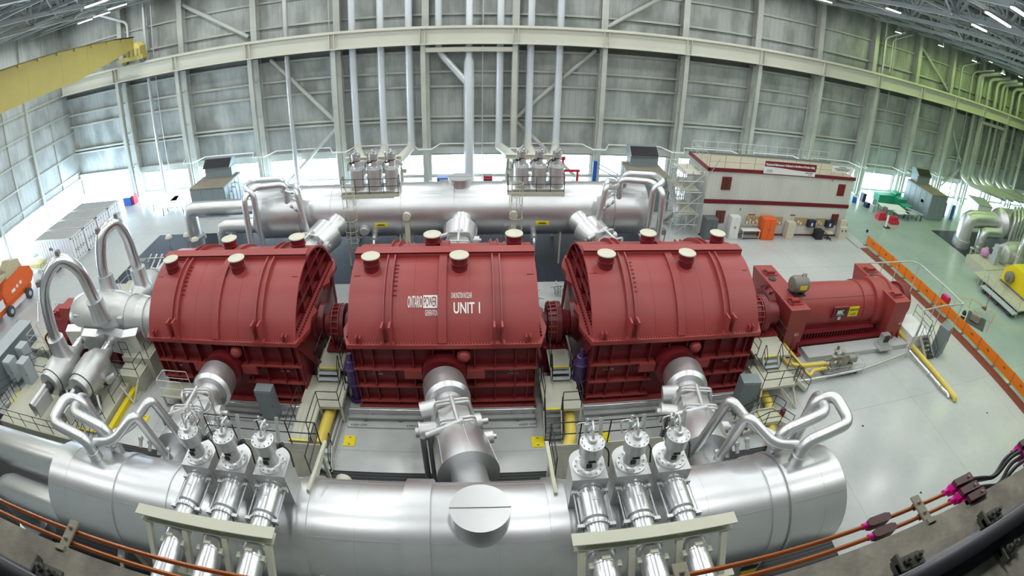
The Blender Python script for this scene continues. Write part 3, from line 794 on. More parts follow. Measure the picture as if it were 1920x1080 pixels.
# ------------------------------------------------------------------ relief valve sets on top of the reheaters
def relief_valve(label):
    """local frame: valve axis at the origin, discharge pipe towards -Y, z up from the vessel crown"""
    t = thing('relief_valve', label, 'valve', (0,0,0), 'silver relief valves')
    m = MB()
    poly = [(-0.46, -0.42), (0.46, -0.42), (0.46, 0.25)] + [(0.46*math.cos(q*PI/10), 0.25+0.42*math.sin(q*PI/10)) for q in range(1, 10)] + [(-0.46, 0.25)]
    m.prism(poly, 'Z', 5.0, 6.56); bx = m.build('body_box', SILW, t, 25, world=False)
    m = MB(); m.lathe((0,0.02,6.56), (0,0,1), [(0, 0.41), (0.05, 0.41), (0.06, 0.27), (0.10, 0.22), (0.50, 0.205), (0.56, 0.205), (0.57, 0.295), (0.86, 0.295), (0.88, 0.315), (0.95, 0.315), (0.96, 0.27), (0.98, 0.12), (1.08, 0.10), (1.09, 0.02)], 28)
    bn = m.build('bonnet', SILW, t, world=False)
    m = MB()
    for k in range(12):
        q = 2*PI*k/12; m.cyl((0.34*math.cos(q), 0.02+0.34*math.sin(q), 6.60), (0.34*math.cos(q), 0.02+0.34*math.sin(q), 6.66), 0.022, n=6)
        m.cyl((0.265*math.cos(q), 0.02+0.265*math.sin(q), 7.53), (0.265*math.cos(q), 0.02+0.265*math.sin(q), 7.57), 0.018, n=6)
    m.build('bolt', SIL, bn, world=False)
    m = MB(); m.lathe((0,0.02,7.055), (0,0,1), [(0, 0.2), (0, 0.225), (0.075, 0.225), (0.075, 0.2)], 28, False); m.build('dark_ring', TXTK, bn, world=False, label='black gap ring below the bonnet drum')
    m = MB(); m.cbox((-0.04,-0.205,6.84), (0.14, 0.04, 0.12)); m.cbox((0.02,-0.195,6.985), (0.18, 0.03, 0.05)); m.build('tag_plate', TXTK, bn, world=False)
    m = MB()
    m.tube([(0.0, 0.02, 7.66), (0.02, 0.20, 7.85), (0.05, 0.45, 7.80)], 0.035, 8, 0.1); m.tube([(-0.10, 0.42, 7.30), (-0.10, 0.42, 7.95)], 0.03, 6); m.sphere((-0.10, 0.42, 7.72), 0.08, 10, 6)
    m.tube([(-0.30, 0.35, 7.4), (-0.36, 0.5, 7.7), (-0.1, 0.45, 7.8), (0.1, 0.5, 7.5), (-0.2, 0.42, 7.35)], 0.022, 6, 0.12)
    m.cyl((-0.05, 0.38, 7.55), (0.12, 0.44, 7.62), 0.07, n=10)
    m.build('pilot_line', GALV, t, world=False)
    m = MB(); m.cyl((0.30, 0.30, 7.15), (0.30, 0.62, 7.75), 0.055, n=10); m.cyl((0.30, 0.62, 7.74), (0.30, 0.628, 7.755), 0.035, n=10)
    m.build('vent_pipe', GALV, t, world=False)
    m = MB(); m.cyl((0.12, 0.2, 7.0), (0.36, 0.4, 6.98), 0.07, n=10); m.tube([(0.3, 0.3, 7.1), (0.55, 0.25, 6.9), (0.58, 0.1, 6.4)], 0.025, 6, 0.15); m.build('side_pilot', DARK, t, world=False)
    # discharge: flange, bellows sleeve, flange, cone, pipe
    zc = 6.12
    m = MB(); m.lathe((0, -0.42, zc), (0,-1,0), [(0, 0.36), (0.10, 0.36), (0.10, 0.30), (0.14, 0.30), (0.15, 0.335), (1.02, 0.335), (1.03, 0.30), (1.10, 0.24), (1.12, 0.34), (1.24, 0.34), (1.25, 0.30), (1.9, 0.335), (2.05, 0.335)], 36)
    m.build('bellows_sleeve', SILB, t, 30, world=False)
    m = MB()
    for k in range(20):
        q = 2*PI*k/20
        for yy in (-0.55, -1.56): m.cyl((0.335*math.cos(q), yy-0.05, zc+0.335*math.sin(q)), (0.335*math.cos(q), yy-0.12, zc+0.335*math.sin(q)), 0.028, n=6)
    fb = m.build('flange_bolt', GALV, t, world=False)
    m = MB()
    for sx in (-0.42, 0.42): m.cyl((sx, -0.5, zc+0.06), (sx, -1.7, zc+0.06), 0.022, n=6)
    for sx in (-1, 1):
        for yy in (-0.52, -1.60): m.box(min(sx*0.3, sx*0.47), max(sx*0.3, sx*0.47), yy-0.08, yy+0.02, zc-0.03, zc+0.13)
    m.build('tie_rod', GALV, t, world=False)
    m = MB(); m.cbox((0.02, -0.95, zc+0.338), (0.12, 0.10, 0.01)); m.build('name_plate', GALV, t, world=False)
    return t
rv = relief_valve('first silver relief valve from the silver turbine end, near vessel')
names = ['first', 'second', 'third', 'fourth', 'fifth', 'sixth']
XV = [-7.88, -6.72, -5.55, 2.72, 3.86, 4.98]
RV = []
for i, x in enumerate(XV):
    if i == 0: rv.location = (x, 8.72, 0); o = rv
    else: o = dup(rv, (x, 8.72, 0), '%s silver relief valve from the silver turbine end, near vessel' % names[i])
for i, x in enumerate(XV):
    o = dup(rv, (x+0.2, 32.7, 0), '%s silver relief valve from the silver turbine end, far vessel' % names[i], PI)
# discharge pipes of the near set run under the camera to the near wall
def near_pipe(x, i):
    t = thing('discharge_pipe', '%s silver discharge pipe from the silver turbine end, under the near beams' % names[i], 'pipe', (x, 5, 0), 'silver discharge pipes of the near vessel')
    m = MB(); m.tube([(x, 6.25, 6.12), (x, -1.5, 6.12)], 0.315, 32)
    m.build('pipe', SILB, t)
    m = MB(); m.lathe((x, 6.0, 6.12), (0,-1,0), [(0, 0.316), (0, 0.335), (0.10, 0.335), (0.10, 0.316)], 32, False)
    m.build('collar', SILB, t)
    m = MB()
    for sx in (-1, 1): m.cbox((x+sx*0.33, 5.9, 6.2), (0.10, 0.16, 0.14))
    m.cbox((x, 5.98, 6.46), (0.2, 0.1, 0.05)); m.build_each('clamp', BEIGE, t)
for i, x in enumerate(XV): near_pipe(x, i)
def support_frame(x0, x1, y, zt, s, label):
    t = thing('pipe_support_frame', label, 'frame', ((x0+x1)/2, y, 0), 'beige pipe support frames')
    m = MB(); m.box(x0, x1, y-0.17, y+0.17, zt-0.04, zt); m.box(x0+0.1, x1-0.1, y-0.03, y+0.03, zt-0.26, zt-0.04); m.box(x0+0.06, x1-0.06, y-0.17, y+0.17, zt-0.30, zt-0.26)
    m.build('top_beam', BEIGE, t)
    m = MB(); m.box(x0+0.3, x1+0.1, y-s*0.9-0.1, y-s*0.9+0.1, zt-1.55, zt-1.3); m.build('lower_beam', BEIGE, t)
    xs = [x0+0.25, x0+0.25+(x1-x0-0.5)/3, x0+0.25+2*(x1-x0-0.5)/3, x1-0.25]
    m = MB()
    for x in xs: m.bar((x, y, zt-0.28), (x, y-s*0.9, zt-1.4), 0.16, 0.16)
    m.build_each('strut', BEIGE, t)
    m = MB()
    for x in (xs[0], xs[3]): m.bar((x, y-s*0.9, zt-1.4), (x, y-s*0.9, 0.02), 0.22, 0.22)
    m.build_each('post', BEIGE, t)
    m = MB(); m.bar((xs[0], y-s*0.9, 0.6), (xs[3], y-s*0.9, zt-1.7), 0.1, 0.1); m.bar((xs[3], y-s*0.9, 0.6), (xs[0], y-s*0.9, zt-1.7), 0.1, 0.1)
    m.build_each('cross_brace', BEIGE, t)
support_frame(-8.95, -4.85, 6.35, 6.82, 1, 'beige support frame over the near discharge pipes toward the silver turbine')
support_frame(1.95, 5.98, 6.35, 6.82, 1, 'beige support frame over the near discharge pipes toward the generator')
support_frame(-8.95, -4.95, 34.95, 6.62, -1, 'beige support frame behind the far valve trio toward the silver turbine')
support_frame(1.95, 5.9, 34.95, 6.62, -1, 'beige support frame behind the far valve trio toward the generator')
# the far set climbs the far wall
RISER = mat('pale_blue_white_pipe', (0.72, 0.76, 0.80), 0.33, 0.35, 0.04, 1.5)
WX = [-11.1, -8.5, -5.95, 2.15, 4.85, 7.45]
def wall_pipe(i):
    x, v = WX[i], XV[i]+0.2
    t = thing('steam_riser_pipe', '%s silver steam pipe from the end wall climbing behind the crane girder' % names[i], 'pipe', (x, 48.3, 0), 'steam pipes up the far wall')
    m = MB(); m.tube([(x, 48.35, 3.75), (x, 48.35, 22.5)], 0.33, 24); m.build('riser', RISER, t)
    m = MB(); m.tube([(x, 48.35, 3.9), (x, 48.35, 3.3), (x+(v-x)*0.12, 46.6, 3.75), (v, 34.6, 6.12)], 0.36, 20, 0.7); m.build('lower_bend', mat('cream_pipe_paint', (0.62,0.62,0.56), 0.45, 0, 0.04, 2), t)
for i in range(6): wall_pipe(i)
t = thing('steam_riser_pipe', 'thick silver steam pipe with a slanted branch in the middle of the far wall', 'pipe', (-0.6, 48.3, 0), 'steam pipes up the far wall')
m = MB(); m.lathe((-0.6, 48.35, 0.0), (0,0,1), [(0, 0.47), (11.2, 0.47), (11.75, 0.33), (22.5, 0.33)], 28); m.build('riser', RISER, t)
m = MB(); m.tube([(-3.3, 48.35, 22.5), (-3.3, 48.35, 12.3), (-0.75, 48.35, 9.3)], 0.31, 20, 0.9); m.build('branch', RISER, t)
for x, r, nm in ((-17.6, 0.25, 'white drain pipe running down the wall beside the slanted brace'), (0.62, 0.055, 'thin white pipe between the thick steam pipes'), (-13.3, 0.05, 'thin white pipe beside the first thick steam riser'), (-33.9, 0.20, 'white drain pipe below the crane end truck'), (-32.9, 0.06, 'thin white pipe beside the drain pipe below the crane'), (45.2, 0.16, 'grey drain pipe on the wall past the workshop'), (47.0, 0.05, 'thin grey pipe on the greenish wall')):
    t = MB(); t.tube([(x, 48.6, 0.0), (x, 48.6, 20.8)], r, 12)
    tag(t.build('wall_drain_pipe', SILW), nm, 'pipe', 'drain pipes on the far wall')
# ------------------------------------------------------------------ inlet pipes from reheater to turbine
def inlet(x_lp, x_m, y_lp, y_m, z, label):
    """straight insulated pipe with a valve, from the turbine flank (p) to the vessel (q)"""
    p, q = Vector((x_lp, y_lp, 2.25)), Vector((x_m, y_m, z))
    s = 1 if y_lp > y_m else -1
    t = thing('steam_inlet_pipe', label, 'pipe', (x_lp, (y_lp+y_m)/2, 0), 'silver steam inlet pipes')
    d = (q-p); Lh = d.length; d.normalize()
    k = Lh/7.4
    m = MB(); m.lathe(p, d, [(0, 0.86), (0.05, 0.90), (1.25*k, 0.93), (1.45*k, 0.80), (1.5*k, 0.56), (2.0*k, 0.52), (2.05*k, 0.60)], 40)
    m.build('bellows_cover', SIL, t, 35)
    m = MB(); m.lathe(p, d, [(2.0*k, 0.55), (2.15*k, 0.80), (2.55*k, 0.84), (2.65*k, 0.84)], 40); m.build('reducer', SIL, t, 35)
    m = MB(); m.lathe(p, d, [(2.6*k, 0.55), (2.62*k, 0.80), (4.05*k, 0.80), (4.07*k, 0.55)], 8); m.build('valve_body', SILW, t, 20)
    m = MB(); m.lathe(p, d, [(4.0*k, 0.55), (4.05*k, 0.90), (4.2*k, 0.98), (5.95*k, 1.06), (5.96*k, 0.66)], 44, True); fc = m.build('expansion_cover', SIL, t, 30)
    m = MB(); m.lathe(p, d, [(5.7*k, 0.62), (6.6*k, 0.60), (6.9*k, 0.70), (Lh, 0.74)], 36); m.build('neck', SIL, t, 35)
    r = d.cross(Vector((0,0,1))).normalized(); u = r.cross(d)
    if s > 0: r = -r
    def at(a, b, c): return p + d*(a*k) + r*b + u*c
    m = MB()
    for a in (2.75, 3.95):
        m.tube([at(a, -0.72, 0.35), at(a, -0.60, 0.98), at(a, 0.60, 0.98), at(a, 0.72, 0.35)], 0.055, 8, 0.12)
        m.tube([at(a+0.12, -0.72, 0.25), at(a+0.12, -0.62, 0.92), at(a+0.12, 0.62, 0.92), at(a+0.12, 0.72, 0.25)], 0.045, 8, 0.12)
    m.tube([at(2.6, 0, 1.0), at(4.15, 0, 1.0)], 0.085, 10)
    m.build('lifting_frame', SILW, t)
    m = MB(); e = 1
    m.cyl(at(3.05, -0.7*e, -0.1), at(3.05, -1.3*e, -0.1), 0.36, n=24); m.cyl(at(3.05, -1.28*e, -0.1), at(3.05, -1.36*e, -0.1), 0.41, n=24); m.cyl(at(3.05, -1.36, -0.1), at(3.05, -1.5, -0.1), 0.2, n=16)
    m.build('actuator', SILW, t)
    m = MB(); m.cyl(at(2.9, 0.7, -0.1), at(2.9, 1.02, -0.1), 0.36, n=24); m.cyl(at(2.9, 1.0, -0.1), at(2.9, 1.28, -0.1), 0.12, n=14); m.build('shaft_cover', SILW, t)
    m = MB(); m.cyl(at(1.9, -0.5, 0.1), at(1.9, -1.15, 0.0), 0.40, n=24); m.build('side_nozzle', SILW, t)
    m = MB(); m.cyl(at(4.3, 0.8, 0.2), at(4.3, 1.18, 0.2), 0.24, n=18); m.cyl(at(4.3, 1.15, 0.2), at(4.3, 1.3, 0.2), 0.10, n=10); m.build('side_port', SILW, t)
    m = MB(); m.tube([at(4.15, 0.2, 1.02), at(4.15, -1.15, 0.55)], 0.12, 12); m.build('link_arm', SILW, t)
    m = MB()
    for b in (-1.28, -1.02): m.cyl(at(4.15, b, 0.5), Vector((at(4.15, b, 0).x, at(4.15, b, 0).y, 0.02)), 0.11, n=12)
    m.build_each('hydraulic_strut', STEELD, t)
    m = MB()
    for a in (-2.2, -0.9, 0.15, 1.3):
        o0 = at(4.1, 0, 0) + (r*math.sin(a) + u*math.cos(a))*0.985; o1 = at(5.95, 0, 0) + (r*math.sin(a) + u*math.cos(a))*1.065
        m.bar(o0, o1, 0.03, 0.02, up=(r*math.sin(a) + u*math.cos(a)))
    m.build('seam', DARK if False else BAND, fc)
    return t
inlet(-11.95, -11.15, 17.1, 10.1, 3.25, 'silver steam inlet pipe feeding the first red turbine from the near side')
inlet(-1.45, -0.15, 17.1, 10.1, 3.25, 'silver steam inlet pipe feeding the UNIT 1 turbine from the near side')
inlet(9.0, 7.6, 17.1, 10.1, 3.25, 'silver steam inlet pipe feeding the last red turbine from the near side')
inlet(-11.4, -8.9, 26.1, 31.2, 3.35, 'silver steam inlet pipe behind the first red turbine')
inlet(-1.1, -0.9, 26.1, 31.2, 3.35, 'silver steam inlet pipe behind the UNIT 1 turbine')
inlet(9.0, 6.5, 26.1, 31.2, 3.35, 'silver steam inlet pipe behind the last red turbine')
# ------------------------------------------------------------------ end pipes of the reheaters
def loops(yc, s, side, label):
    """hairpin bundle of insulated tubes at one end of a vessel; side = -1 left, +1 right"""
    x = -12.9 if side < 0 else 9.65
    o = side
    t = thing('hairpin_pipe_bundle', label, 'pipe', (x, yc, 0), 'silver hairpin pipe bundles')
    e = s                                  # +1: turbine side is +Y
    y0 = yc + e*0.35
    m = MB(); m.tube([(x, y0, MSR_Z+1.4), (x, y0, 6.15), (x+o*2.05, y0+e*0.35, 6.25), (x+o*2.2, y0+e*1.75, 6.25), (x+o*1.5, y0+e*1.9, 5.9), (x+o*1.3, y0+e*2.0, 0.1)], 0.21, 16, 0.42)
    m.build('pipe', SIL, t)
    m = MB(); m.tube([(x-o*0.45, y0+e*0.75, MSR_Z+1.2), (x-o*0.45, y0+e*0.75, 6.0), (x+o*1.6, y0+e*1.2, 6.05), (x+o*2.0, y0+e*2.4, 5.8), (x+o*2.0, y0+e*2.6, 0.1)], 0.21, 16, 0.42)
    m.build('pipe', SIL, t)
    m = MB(); m.tube([(x, y0+e*0.3, 5.75), (x-o*0.8, y0+e*0.5, 5.75), (x-o*1.5, y0+e*1.5, 6.2), (x-o*2.3, y0+e*2.1, 0.1)], 0.17, 14, 0.35)
    m.build('pipe', SIL, t)
    m = MB(); m.tube([(x-o*0.6, y0+e*0.9, 5.65), (x-o*1.2, y0+e*1.5, 5.7), (x-o*1.75, y0+e*2.4, 6.15), (x-o*2.9, y0+e*3.0, 0.1)], 0.17, 14, 0.35)
    m.build('pipe', SIL, t)
    m = MB(); m.lathe((x, y0, MSR_Z+1.3), (0,0,1), [(0, 0.26), (0.75, 0.26), (0.76, 0.21)], 20); m.lathe((x-o*0.45, y0+e*0.75, MSR_Z+0.9), (0,0,1), [(0, 0.25), (0.85, 0.25), (0.86, 0.21)], 20)
    m.build_each('collar', SIL, t)
    m = MB()
    for k in range(4):
        q = (x-o*(1.0+0.3*k), yc+e*(1.75+0.06*k), 4.6-0.2*k); m.cyl(q, (q[0], q[1]+e*0.25, q[2]+0.2), 0.07, n=10); m.sphere((q[0], q[1]+e*0.25, q[2]+0.22), 0.11, 10, 6)
    m.build_each('small_valve', GALV, t, 2)
loops(8.5, 1, -1, 'silver hairpin pipes on the silver turbine end of the near vessel')
loops(8.5, 1, 1, 'silver hairpin pipes on the generator end of the near vessel')
loops(32.8, -1, -1, 'silver hairpin pipes on the silver turbine end of the far vessel')
loops(32.8, -1, 1, 'silver hairpin pipes on the generator end of the far vessel')
def big_duct(y, z, xl, r, label, base):
    t = thing('steam_duct', label, 'pipe', (xl, y, 0), 'large silver ducts')
    m = MB(); m.tube([(-14.9, y, z), (xl, y, z), (xl, y, 0.02)], r, 32, r*0.9, 2); m.build('duct', SIL, t, 30)
    m = MB(); m.lathe((xl, y, 0), (0,0,1), [(0, r+0.12), (0.75, r+0.12), (0.77, r+0.26), (0.85, r+0.26), (0.86, r)], 32); m.build('base_collar', SIL, t)
    if base:
        m = MB(); m.cbox((xl, y, 0.78), (2*r+0.9, 0.25, 0.25)); m.build('support', GALV, t)
big_duct(35.3, 3.15, -22.7, 0.60, 'large silver duct behind the first red turbine with a tall bend', True)
big_duct(33.6, 2.35, -18.9, 0.56, 'lower silver duct behind the first red turbine', False)
big_duct(9.25, 3.75, -26.5, 0.82, 'upper thick silver duct leaving the end of the near vessel', False)
big_duct(7.65, 3.05, -19.6, 0.70, 'lower thick silver duct leaving the end of the near vessel', False)
# ================================================================== NEAR CRANE RAIL AND CONDUCTOR BARS
ZG = 14.80
t = thing('crane_rail', 'dark steel crane rail with a worn bright edge on the grimy girder below the camera', 'rail', (0, 0.64, ZG))
m = MB(); prof = [(0.52, ZG+0.012), (0.76, ZG+0.012), (0.76, ZG+0.03), (0.665, ZG+0.05), (0.66, ZG+0.10), (0.70, ZG+0.115), (0.70, ZG+0.15), (0.69, ZG+0.155), (0.59, ZG+0.155), (0.58, ZG+0.15), (0.58, ZG+0.115), (0.62, ZG+0.10), (0.615, ZG+0.05), (0.52, ZG+0.03)]
m.prism(prof, 'X', -30, 40); m.build('rail_profile', RAILD, t, 30)
m = MB(); m.box(-30, 40, 0.690, 0.703, ZG+0.145, ZG+0.156); m.build('worn_edge', SILB, t, label='bright worn rail edge')
CLIP = mat('greasy_clip_steel', (0.10, 0.098, 0.085), 0.5, 0.4, 0.3, 6)
def clip(x, s):
    """rail clip: two bolted blocks on a plate"""
    t = thing('rail_clip', 'greasy rail clip', 'clip', (x, 0.64, ZG), 'rail clips')
    y = 0.64 + s*0.155
    m = MB(); m.cbox((x, y, ZG+0.022), (0.24, 0.11, 0.02)); m.cbox((x, y-s*0.02, ZG+0.045), (0.22, 0.07, 0.03)); m.build('plate', CLIP, t)
    m = MB(); m.cbox((x-0.1, y+s*0.01, ZG+0.05), (0.02, 0.13, 0.06)); m.build('stop', CLIP, t)
    for dx in (-0.035, 0.065):
        m = MB(); m.cyl((x+dx, y, ZG+0.05), (x+dx, y, ZG+0.085), 0.032, n=6); m.cyl((x+dx, y, ZG+0.085), (x+dx, y, ZG+0.115), 0.016, n=8); m.build('nut', CLIP, t)
    return t
for x, s, l in ((-2.55, 1, 'greasy rail clip beside the conductor bracket near the vessel\'s rounded end'), (2.36, 1, 'greasy rail clip below the two maroon splice boxes'),
                (3.28, 1, 'greasy rail clip below the magenta connectors'), (3.26, -1, 'greasy rail clip on the inner side of the rail opposite the magenta connectors'),
                (4.2, 1, 'greasy rail clip below the looping black cables'), (2.34, -1, 'greasy rail clip on the inner side of the rail opposite the splice boxes')):
    clip(x, s)['label'] = l
for y, nm in ((1.195, 'outer'), (1.105, 'inner')):
    m = MB(); m.cyl((-30, y, 14.75), (3.1, y, 14.75), 0.0155, n=10)
    tag(m.build('conductor_bar', COPPER), '%s orange brown conductor bar along the near girder' % nm, 'conductor bar', 'conductor bars')
BRK = mat('weathered_bracket_steel', (0.27, 0.25, 0.18), 0.55, 0.2, 0.25, 5)
for i, x in enumerate((-2.56, -0.79, 0.99, 2.755)):
    t = thing('conductor_bracket', ('conductor bracket before the rounded end of the near vessel', 'conductor bracket below the first trio of discharge pipes', 'conductor bracket below the second trio of discharge pipes', 'bracket holding the conductor bars between the splice boxes and magenta connectors')[i], 'bracket', (x, 1.15, 14.77), 'conductor bar brackets')
    m = MB(); m.cbox((x, 1.14, 14.783), (0.08, 0.24, 0.014)); m.cbox((x, 1.02, 14.80), (0.08, 0.04, 0.03)); m.build('plate', BRK, t)
    for y in (1.195, 1.105):
        m = MB(); m.lathe((x, y, 14.79), (0,0,1), [(0, 0.015), (0.012, 0.015), (0.02, 0.008)], 10); m.build('bolt', BRK, t)
        m = MB(); m.cbox((x, y, 14.758), (0.06, 0.045, 0.04)); m.build('insulator', MAROON, t)
for y, nm in ((1.195, 'outer'), (1.105, 'inner')):
    t = thing('splice_box', 'maroon splice box on the %s conductor bar' % nm, 'splice box', (2.36, y, 14.75), 'splice boxes')
    m = MB(); m.prism([(2.27, y-0.02), (2.30, y-0.032), (2.44, y-0.032), (2.475, y-0.018), (2.475, y+0.018), (2.44, y+0.032), (2.30, y+0.032), (2.27, y+0.02)], 'Z', 14.725, 14.785); m.build('cover', MAROON, t)
    m = MB(); m.cyl((2.235, y, 14.755), (2.275, y, 14.755), 0.022, n=12); m.build('end_cap', MAG, t, label='magenta end cap')
def connector(x, y, lab):
    t = thing('feed_connector', lab, 'connector', (x, y, 14.75), 'magenta feed connectors')
    m = MB(); m.prism([(x, y-0.03), (x, y+0.03), (x+0.13, y+0.045), (x+0.13, y-0.045)], 'Z', 14.725, 14.80); m.build('body', MAG, t)
    m = MB(); m.prism([(x+0.03, y-0.03), (x+0.03, y+0.03), (x+0.25, y+0.035), (x+0.25, y-0.035)], 'Z', 14.80, 14.835); m.cbox((x+0.19, y, 14.77), (0.13, 0.07, 0.07)); m.build('cover', MAROON, t)
    m = MB(); m.cyl((x-0.06, y, 14.755), (x+0.01, y, 14.755), 0.025, n=12); m.build('nose', MAG, t)
    m = MB(); m.cyl((x+0.2, y, 14.835), (x+0.2, y, 14.845), 0.012, n=8); m.build('screw', BRK, t)
connector(3.13, 1.20, 'outer magenta and maroon feed connector where the conductor bars end')
connector(3.14, 1.11, 'inner magenta and maroon feed connector where the conductor bars end')
connector(3.17, 1.03, 'magenta feed connector half hidden by the girder edge')
for k, (x, y) in enumerate(((4.22, 1.25), (4.25, 1.16), (4.28, 1.07))):
    connector(x, y, '%s magenta feed connector of the trio past the looping cables' % ('outer', 'middle', 'inner')[k])
CABLE = mat('black_rubber_cable', (0.022, 0.024, 0.024), 0.45, 0, 0.2, 4)
for k, (y0, y1, zz) in enumerate(((1.20, 1.24, 0.0), (1.19, 1.20, 0.03), (1.11, 1.16, 0.0), (1.10, 1.10, 0.03))):
    m = MB(); m.tube([(3.36, y0, 14.77+zz), (3.55, y0-0.03, 14.75+zz), (3.75, y0-0.07, 14.74), (3.95, y1-0.02, 14.80+zz), (4.24, y1, 14.77+zz)], 0.018, 8, 0.12)
    tag(m.build('power_cable', CABLE), ('upper black cable looping', 'second black cable looping', 'third black cable looping', 'lowest black cable looping')[k] + ' between the magenta connectors', 'cable', 'power cables')
m = MB(); m.cyl((4.5, 1.195, 14.75), (40, 1.195, 14.75), 0.0155, n=8)
tag(m.build('conductor_bar', COPPER), 'orange brown conductor bar beyond the looping cables', 'conductor bar', 'conductor bars')
# ================================================================== OVERHEAD CRANE
t = thing('overhead_crane', 'yellow overhead crane girder spanning the hall under the roof', 'crane', (-35, 25, 15))
xg = -35.0
m = MB()
poly = [(0.6, 15.0), (37.0, 14.95), (43.0, 15.7), (46.6, 16.3), (46.6, 17.4), (43.0, 17.65), (35, 17.95), (0.6, 18.35)]
m.prism(poly, 'X', xg-0.9, xg+0.9); m.build('box_girder', CRANE, t, 20)
m = MB()
for i in range(5):
    a, b = ((0.6, 18.35), (20, 18.15), (35, 17.95), (43, 17.65), (46.6, 17.4))[i:i+2] if i < 4 else ((43.0, 17.65), (46.6, 17.4))
    m.bar((xg, a[0], a[1]+0.03), (xg, b[0], b[1]+0.03), 2.1, 0.08)
m.build('top_plate', mat('dark_crane_plate', (0.18, 0.15, 0.06), 0.6, 0, 0.2, 2), t)
m = MB()
for k in range(14):
    y = 12+k*2.5; z = 18.35 - 0.4*max(0, (y-0.6))/34.4 if y < 35 else 17.95-(y-35)*0.047
    m.cbox((xg+1.0, y, z-0.12), (0.14, 0.3, 0.2))
m.build('bracket', CRANE, t)
m = MB()
for y in (30.5, 35, 38.8, 42): m.box(xg+0.895, xg+0.91, y-0.03, y+0.03, 15.3, 17.6)
m.build('stiffener', CRANE, t)
m = MB(); m.box(xg-1.3, xg+1.9, 46.7, 47.8, 15.05, 15.5); m.build('end_truck', CRANE, t)
m = MB(); m.prism([(xg-0.1, 15.5), (xg+1.8, 15.5), (xg+1.8, 16.4), (xg+1.2, 16.85), (xg+0.2, 16.85), (xg-0.1, 16.4)], 'Y', 46.4, 47.6); m.build('drive_housing', CRANE, t)
m = MB()
for dx in (0.3, 0.9, 1.5): m.cbox((xg+dx, 46.38, 15.85), (0.22, 0.1, 0.7))
m.build('buffer', mat('crane_buffer_brown', (0.25, 0.2, 0.08), 0.6, 0, 0.2, 2), t)
m = MB()
for dx in (-0.9, 1.5): m.cyl((xg+dx, 47.05, 14.98), (xg+dx, 47.45, 14.98), 0.34, n=20)
m.build_each('wheel', STEELD, t)
# ================================================================== ROOF LAMPS (fixtures in sight)
HOUS = mat('lamp_housing_grey', (0.45, 0.46, 0.46), 0.4, 0.3, 0.05, 3)
LENS = emit('lamp_lens', (1.0, 0.97, 1.0), 14)
LENSG = emit('greenish_lamp_lens', (0.9, 1.0, 0.72), 14)
def high_bay(x, y, label, lens, zz=20.7):
    t = thing('high_bay_lamp', label, 'lamp', (x, y, zz), 'roof lamps')
    m = MB(); m.lathe((x, y, zz), (0,0,1), [(0.02, 0.42), (0.35, 0.30), (0.62, 0.16), (0.85, 0.14), (0.86, 0.02)], 18); m.build('reflector', HOUS, t)
    m = MB(); m.lathe((x, y, zz-0.01), (0,0,1), [(0, 0.02), (0, 0.36), (0.04, 0.38)], 18); m.build('lens', lens, t)
    m = MB(); m.cyl((x, y, zz+0.8), (x, y, 24.2), 0.02, n=6); m.build('hanger', STEELD, t)
def strip_lamp(x, y, z, L, label, ang=0.0):
    t = thing('strip_lamp', label, 'lamp', (x, y, z), 'roof strip lamps')
    dx, dy = L/2*math.cos(ang), L/2*math.sin(ang)
    m = MB(); m.bar((x-dx, y-dy, z), (x+dx, y+dy, z), 0.22, 0.08); m.build('lens', LENS, t)
    m = MB(); m.bar((x-dx, y-dy, z+0.09), (x+dx, y+dy, z+0.09), 0.30, 0.1); m.build('housing', HOUS, t)
    m = MB()
    for s in (-0.8, 0.8): m.cyl((x+dx*s, y+dy*s, z+0.1), (x+dx*s, y+dy*s, 24.2), 0.015, n=6)
    m.build('hanger', STEELD, t)
# lamps in sight
for k, (x, y) in enumerate(((30.5, 41.8), (29.4, 31.0), (27.9, 21.0), (19.1, 12.1))):
    strip_lamp(x, y, 20.6, 1.5, 'white roof strip lamp above the generator side, %s from the far wall' % ('first', 'second', 'third', 'fourth')[k])
strip_lamp(22.5, 15.7, 20.6, 2.6, 'long violet-white fluorescent tube under the roof', 0.1)
for k, (x, y) in enumerate(((-26.8, 31.9), (-31.7, 41.0), (-36.8, 44.7), (-40.6, 46.2))):
    strip_lamp(x, y, 20.6, 2.2, 'white roof strip lamp, %s from the end wall' % ('fourth', 'third', 'second', 'first')[k])
for k, (x, z) in enumerate(((43.4, 19.86), (51.3, 20.1), (53.4, 20.9), (58.9, 19.9), (62.8, 20.7), (66.7, 19.9), (72.0, 20.6))):
    high_bay(x, 44.6, 'greenish roof lamp before the far wall, %s from the workshop side' % ('first', 'second', 'third', 'fourth', 'fifth', 'sixth', 'seventh')[k], LENSG, z)
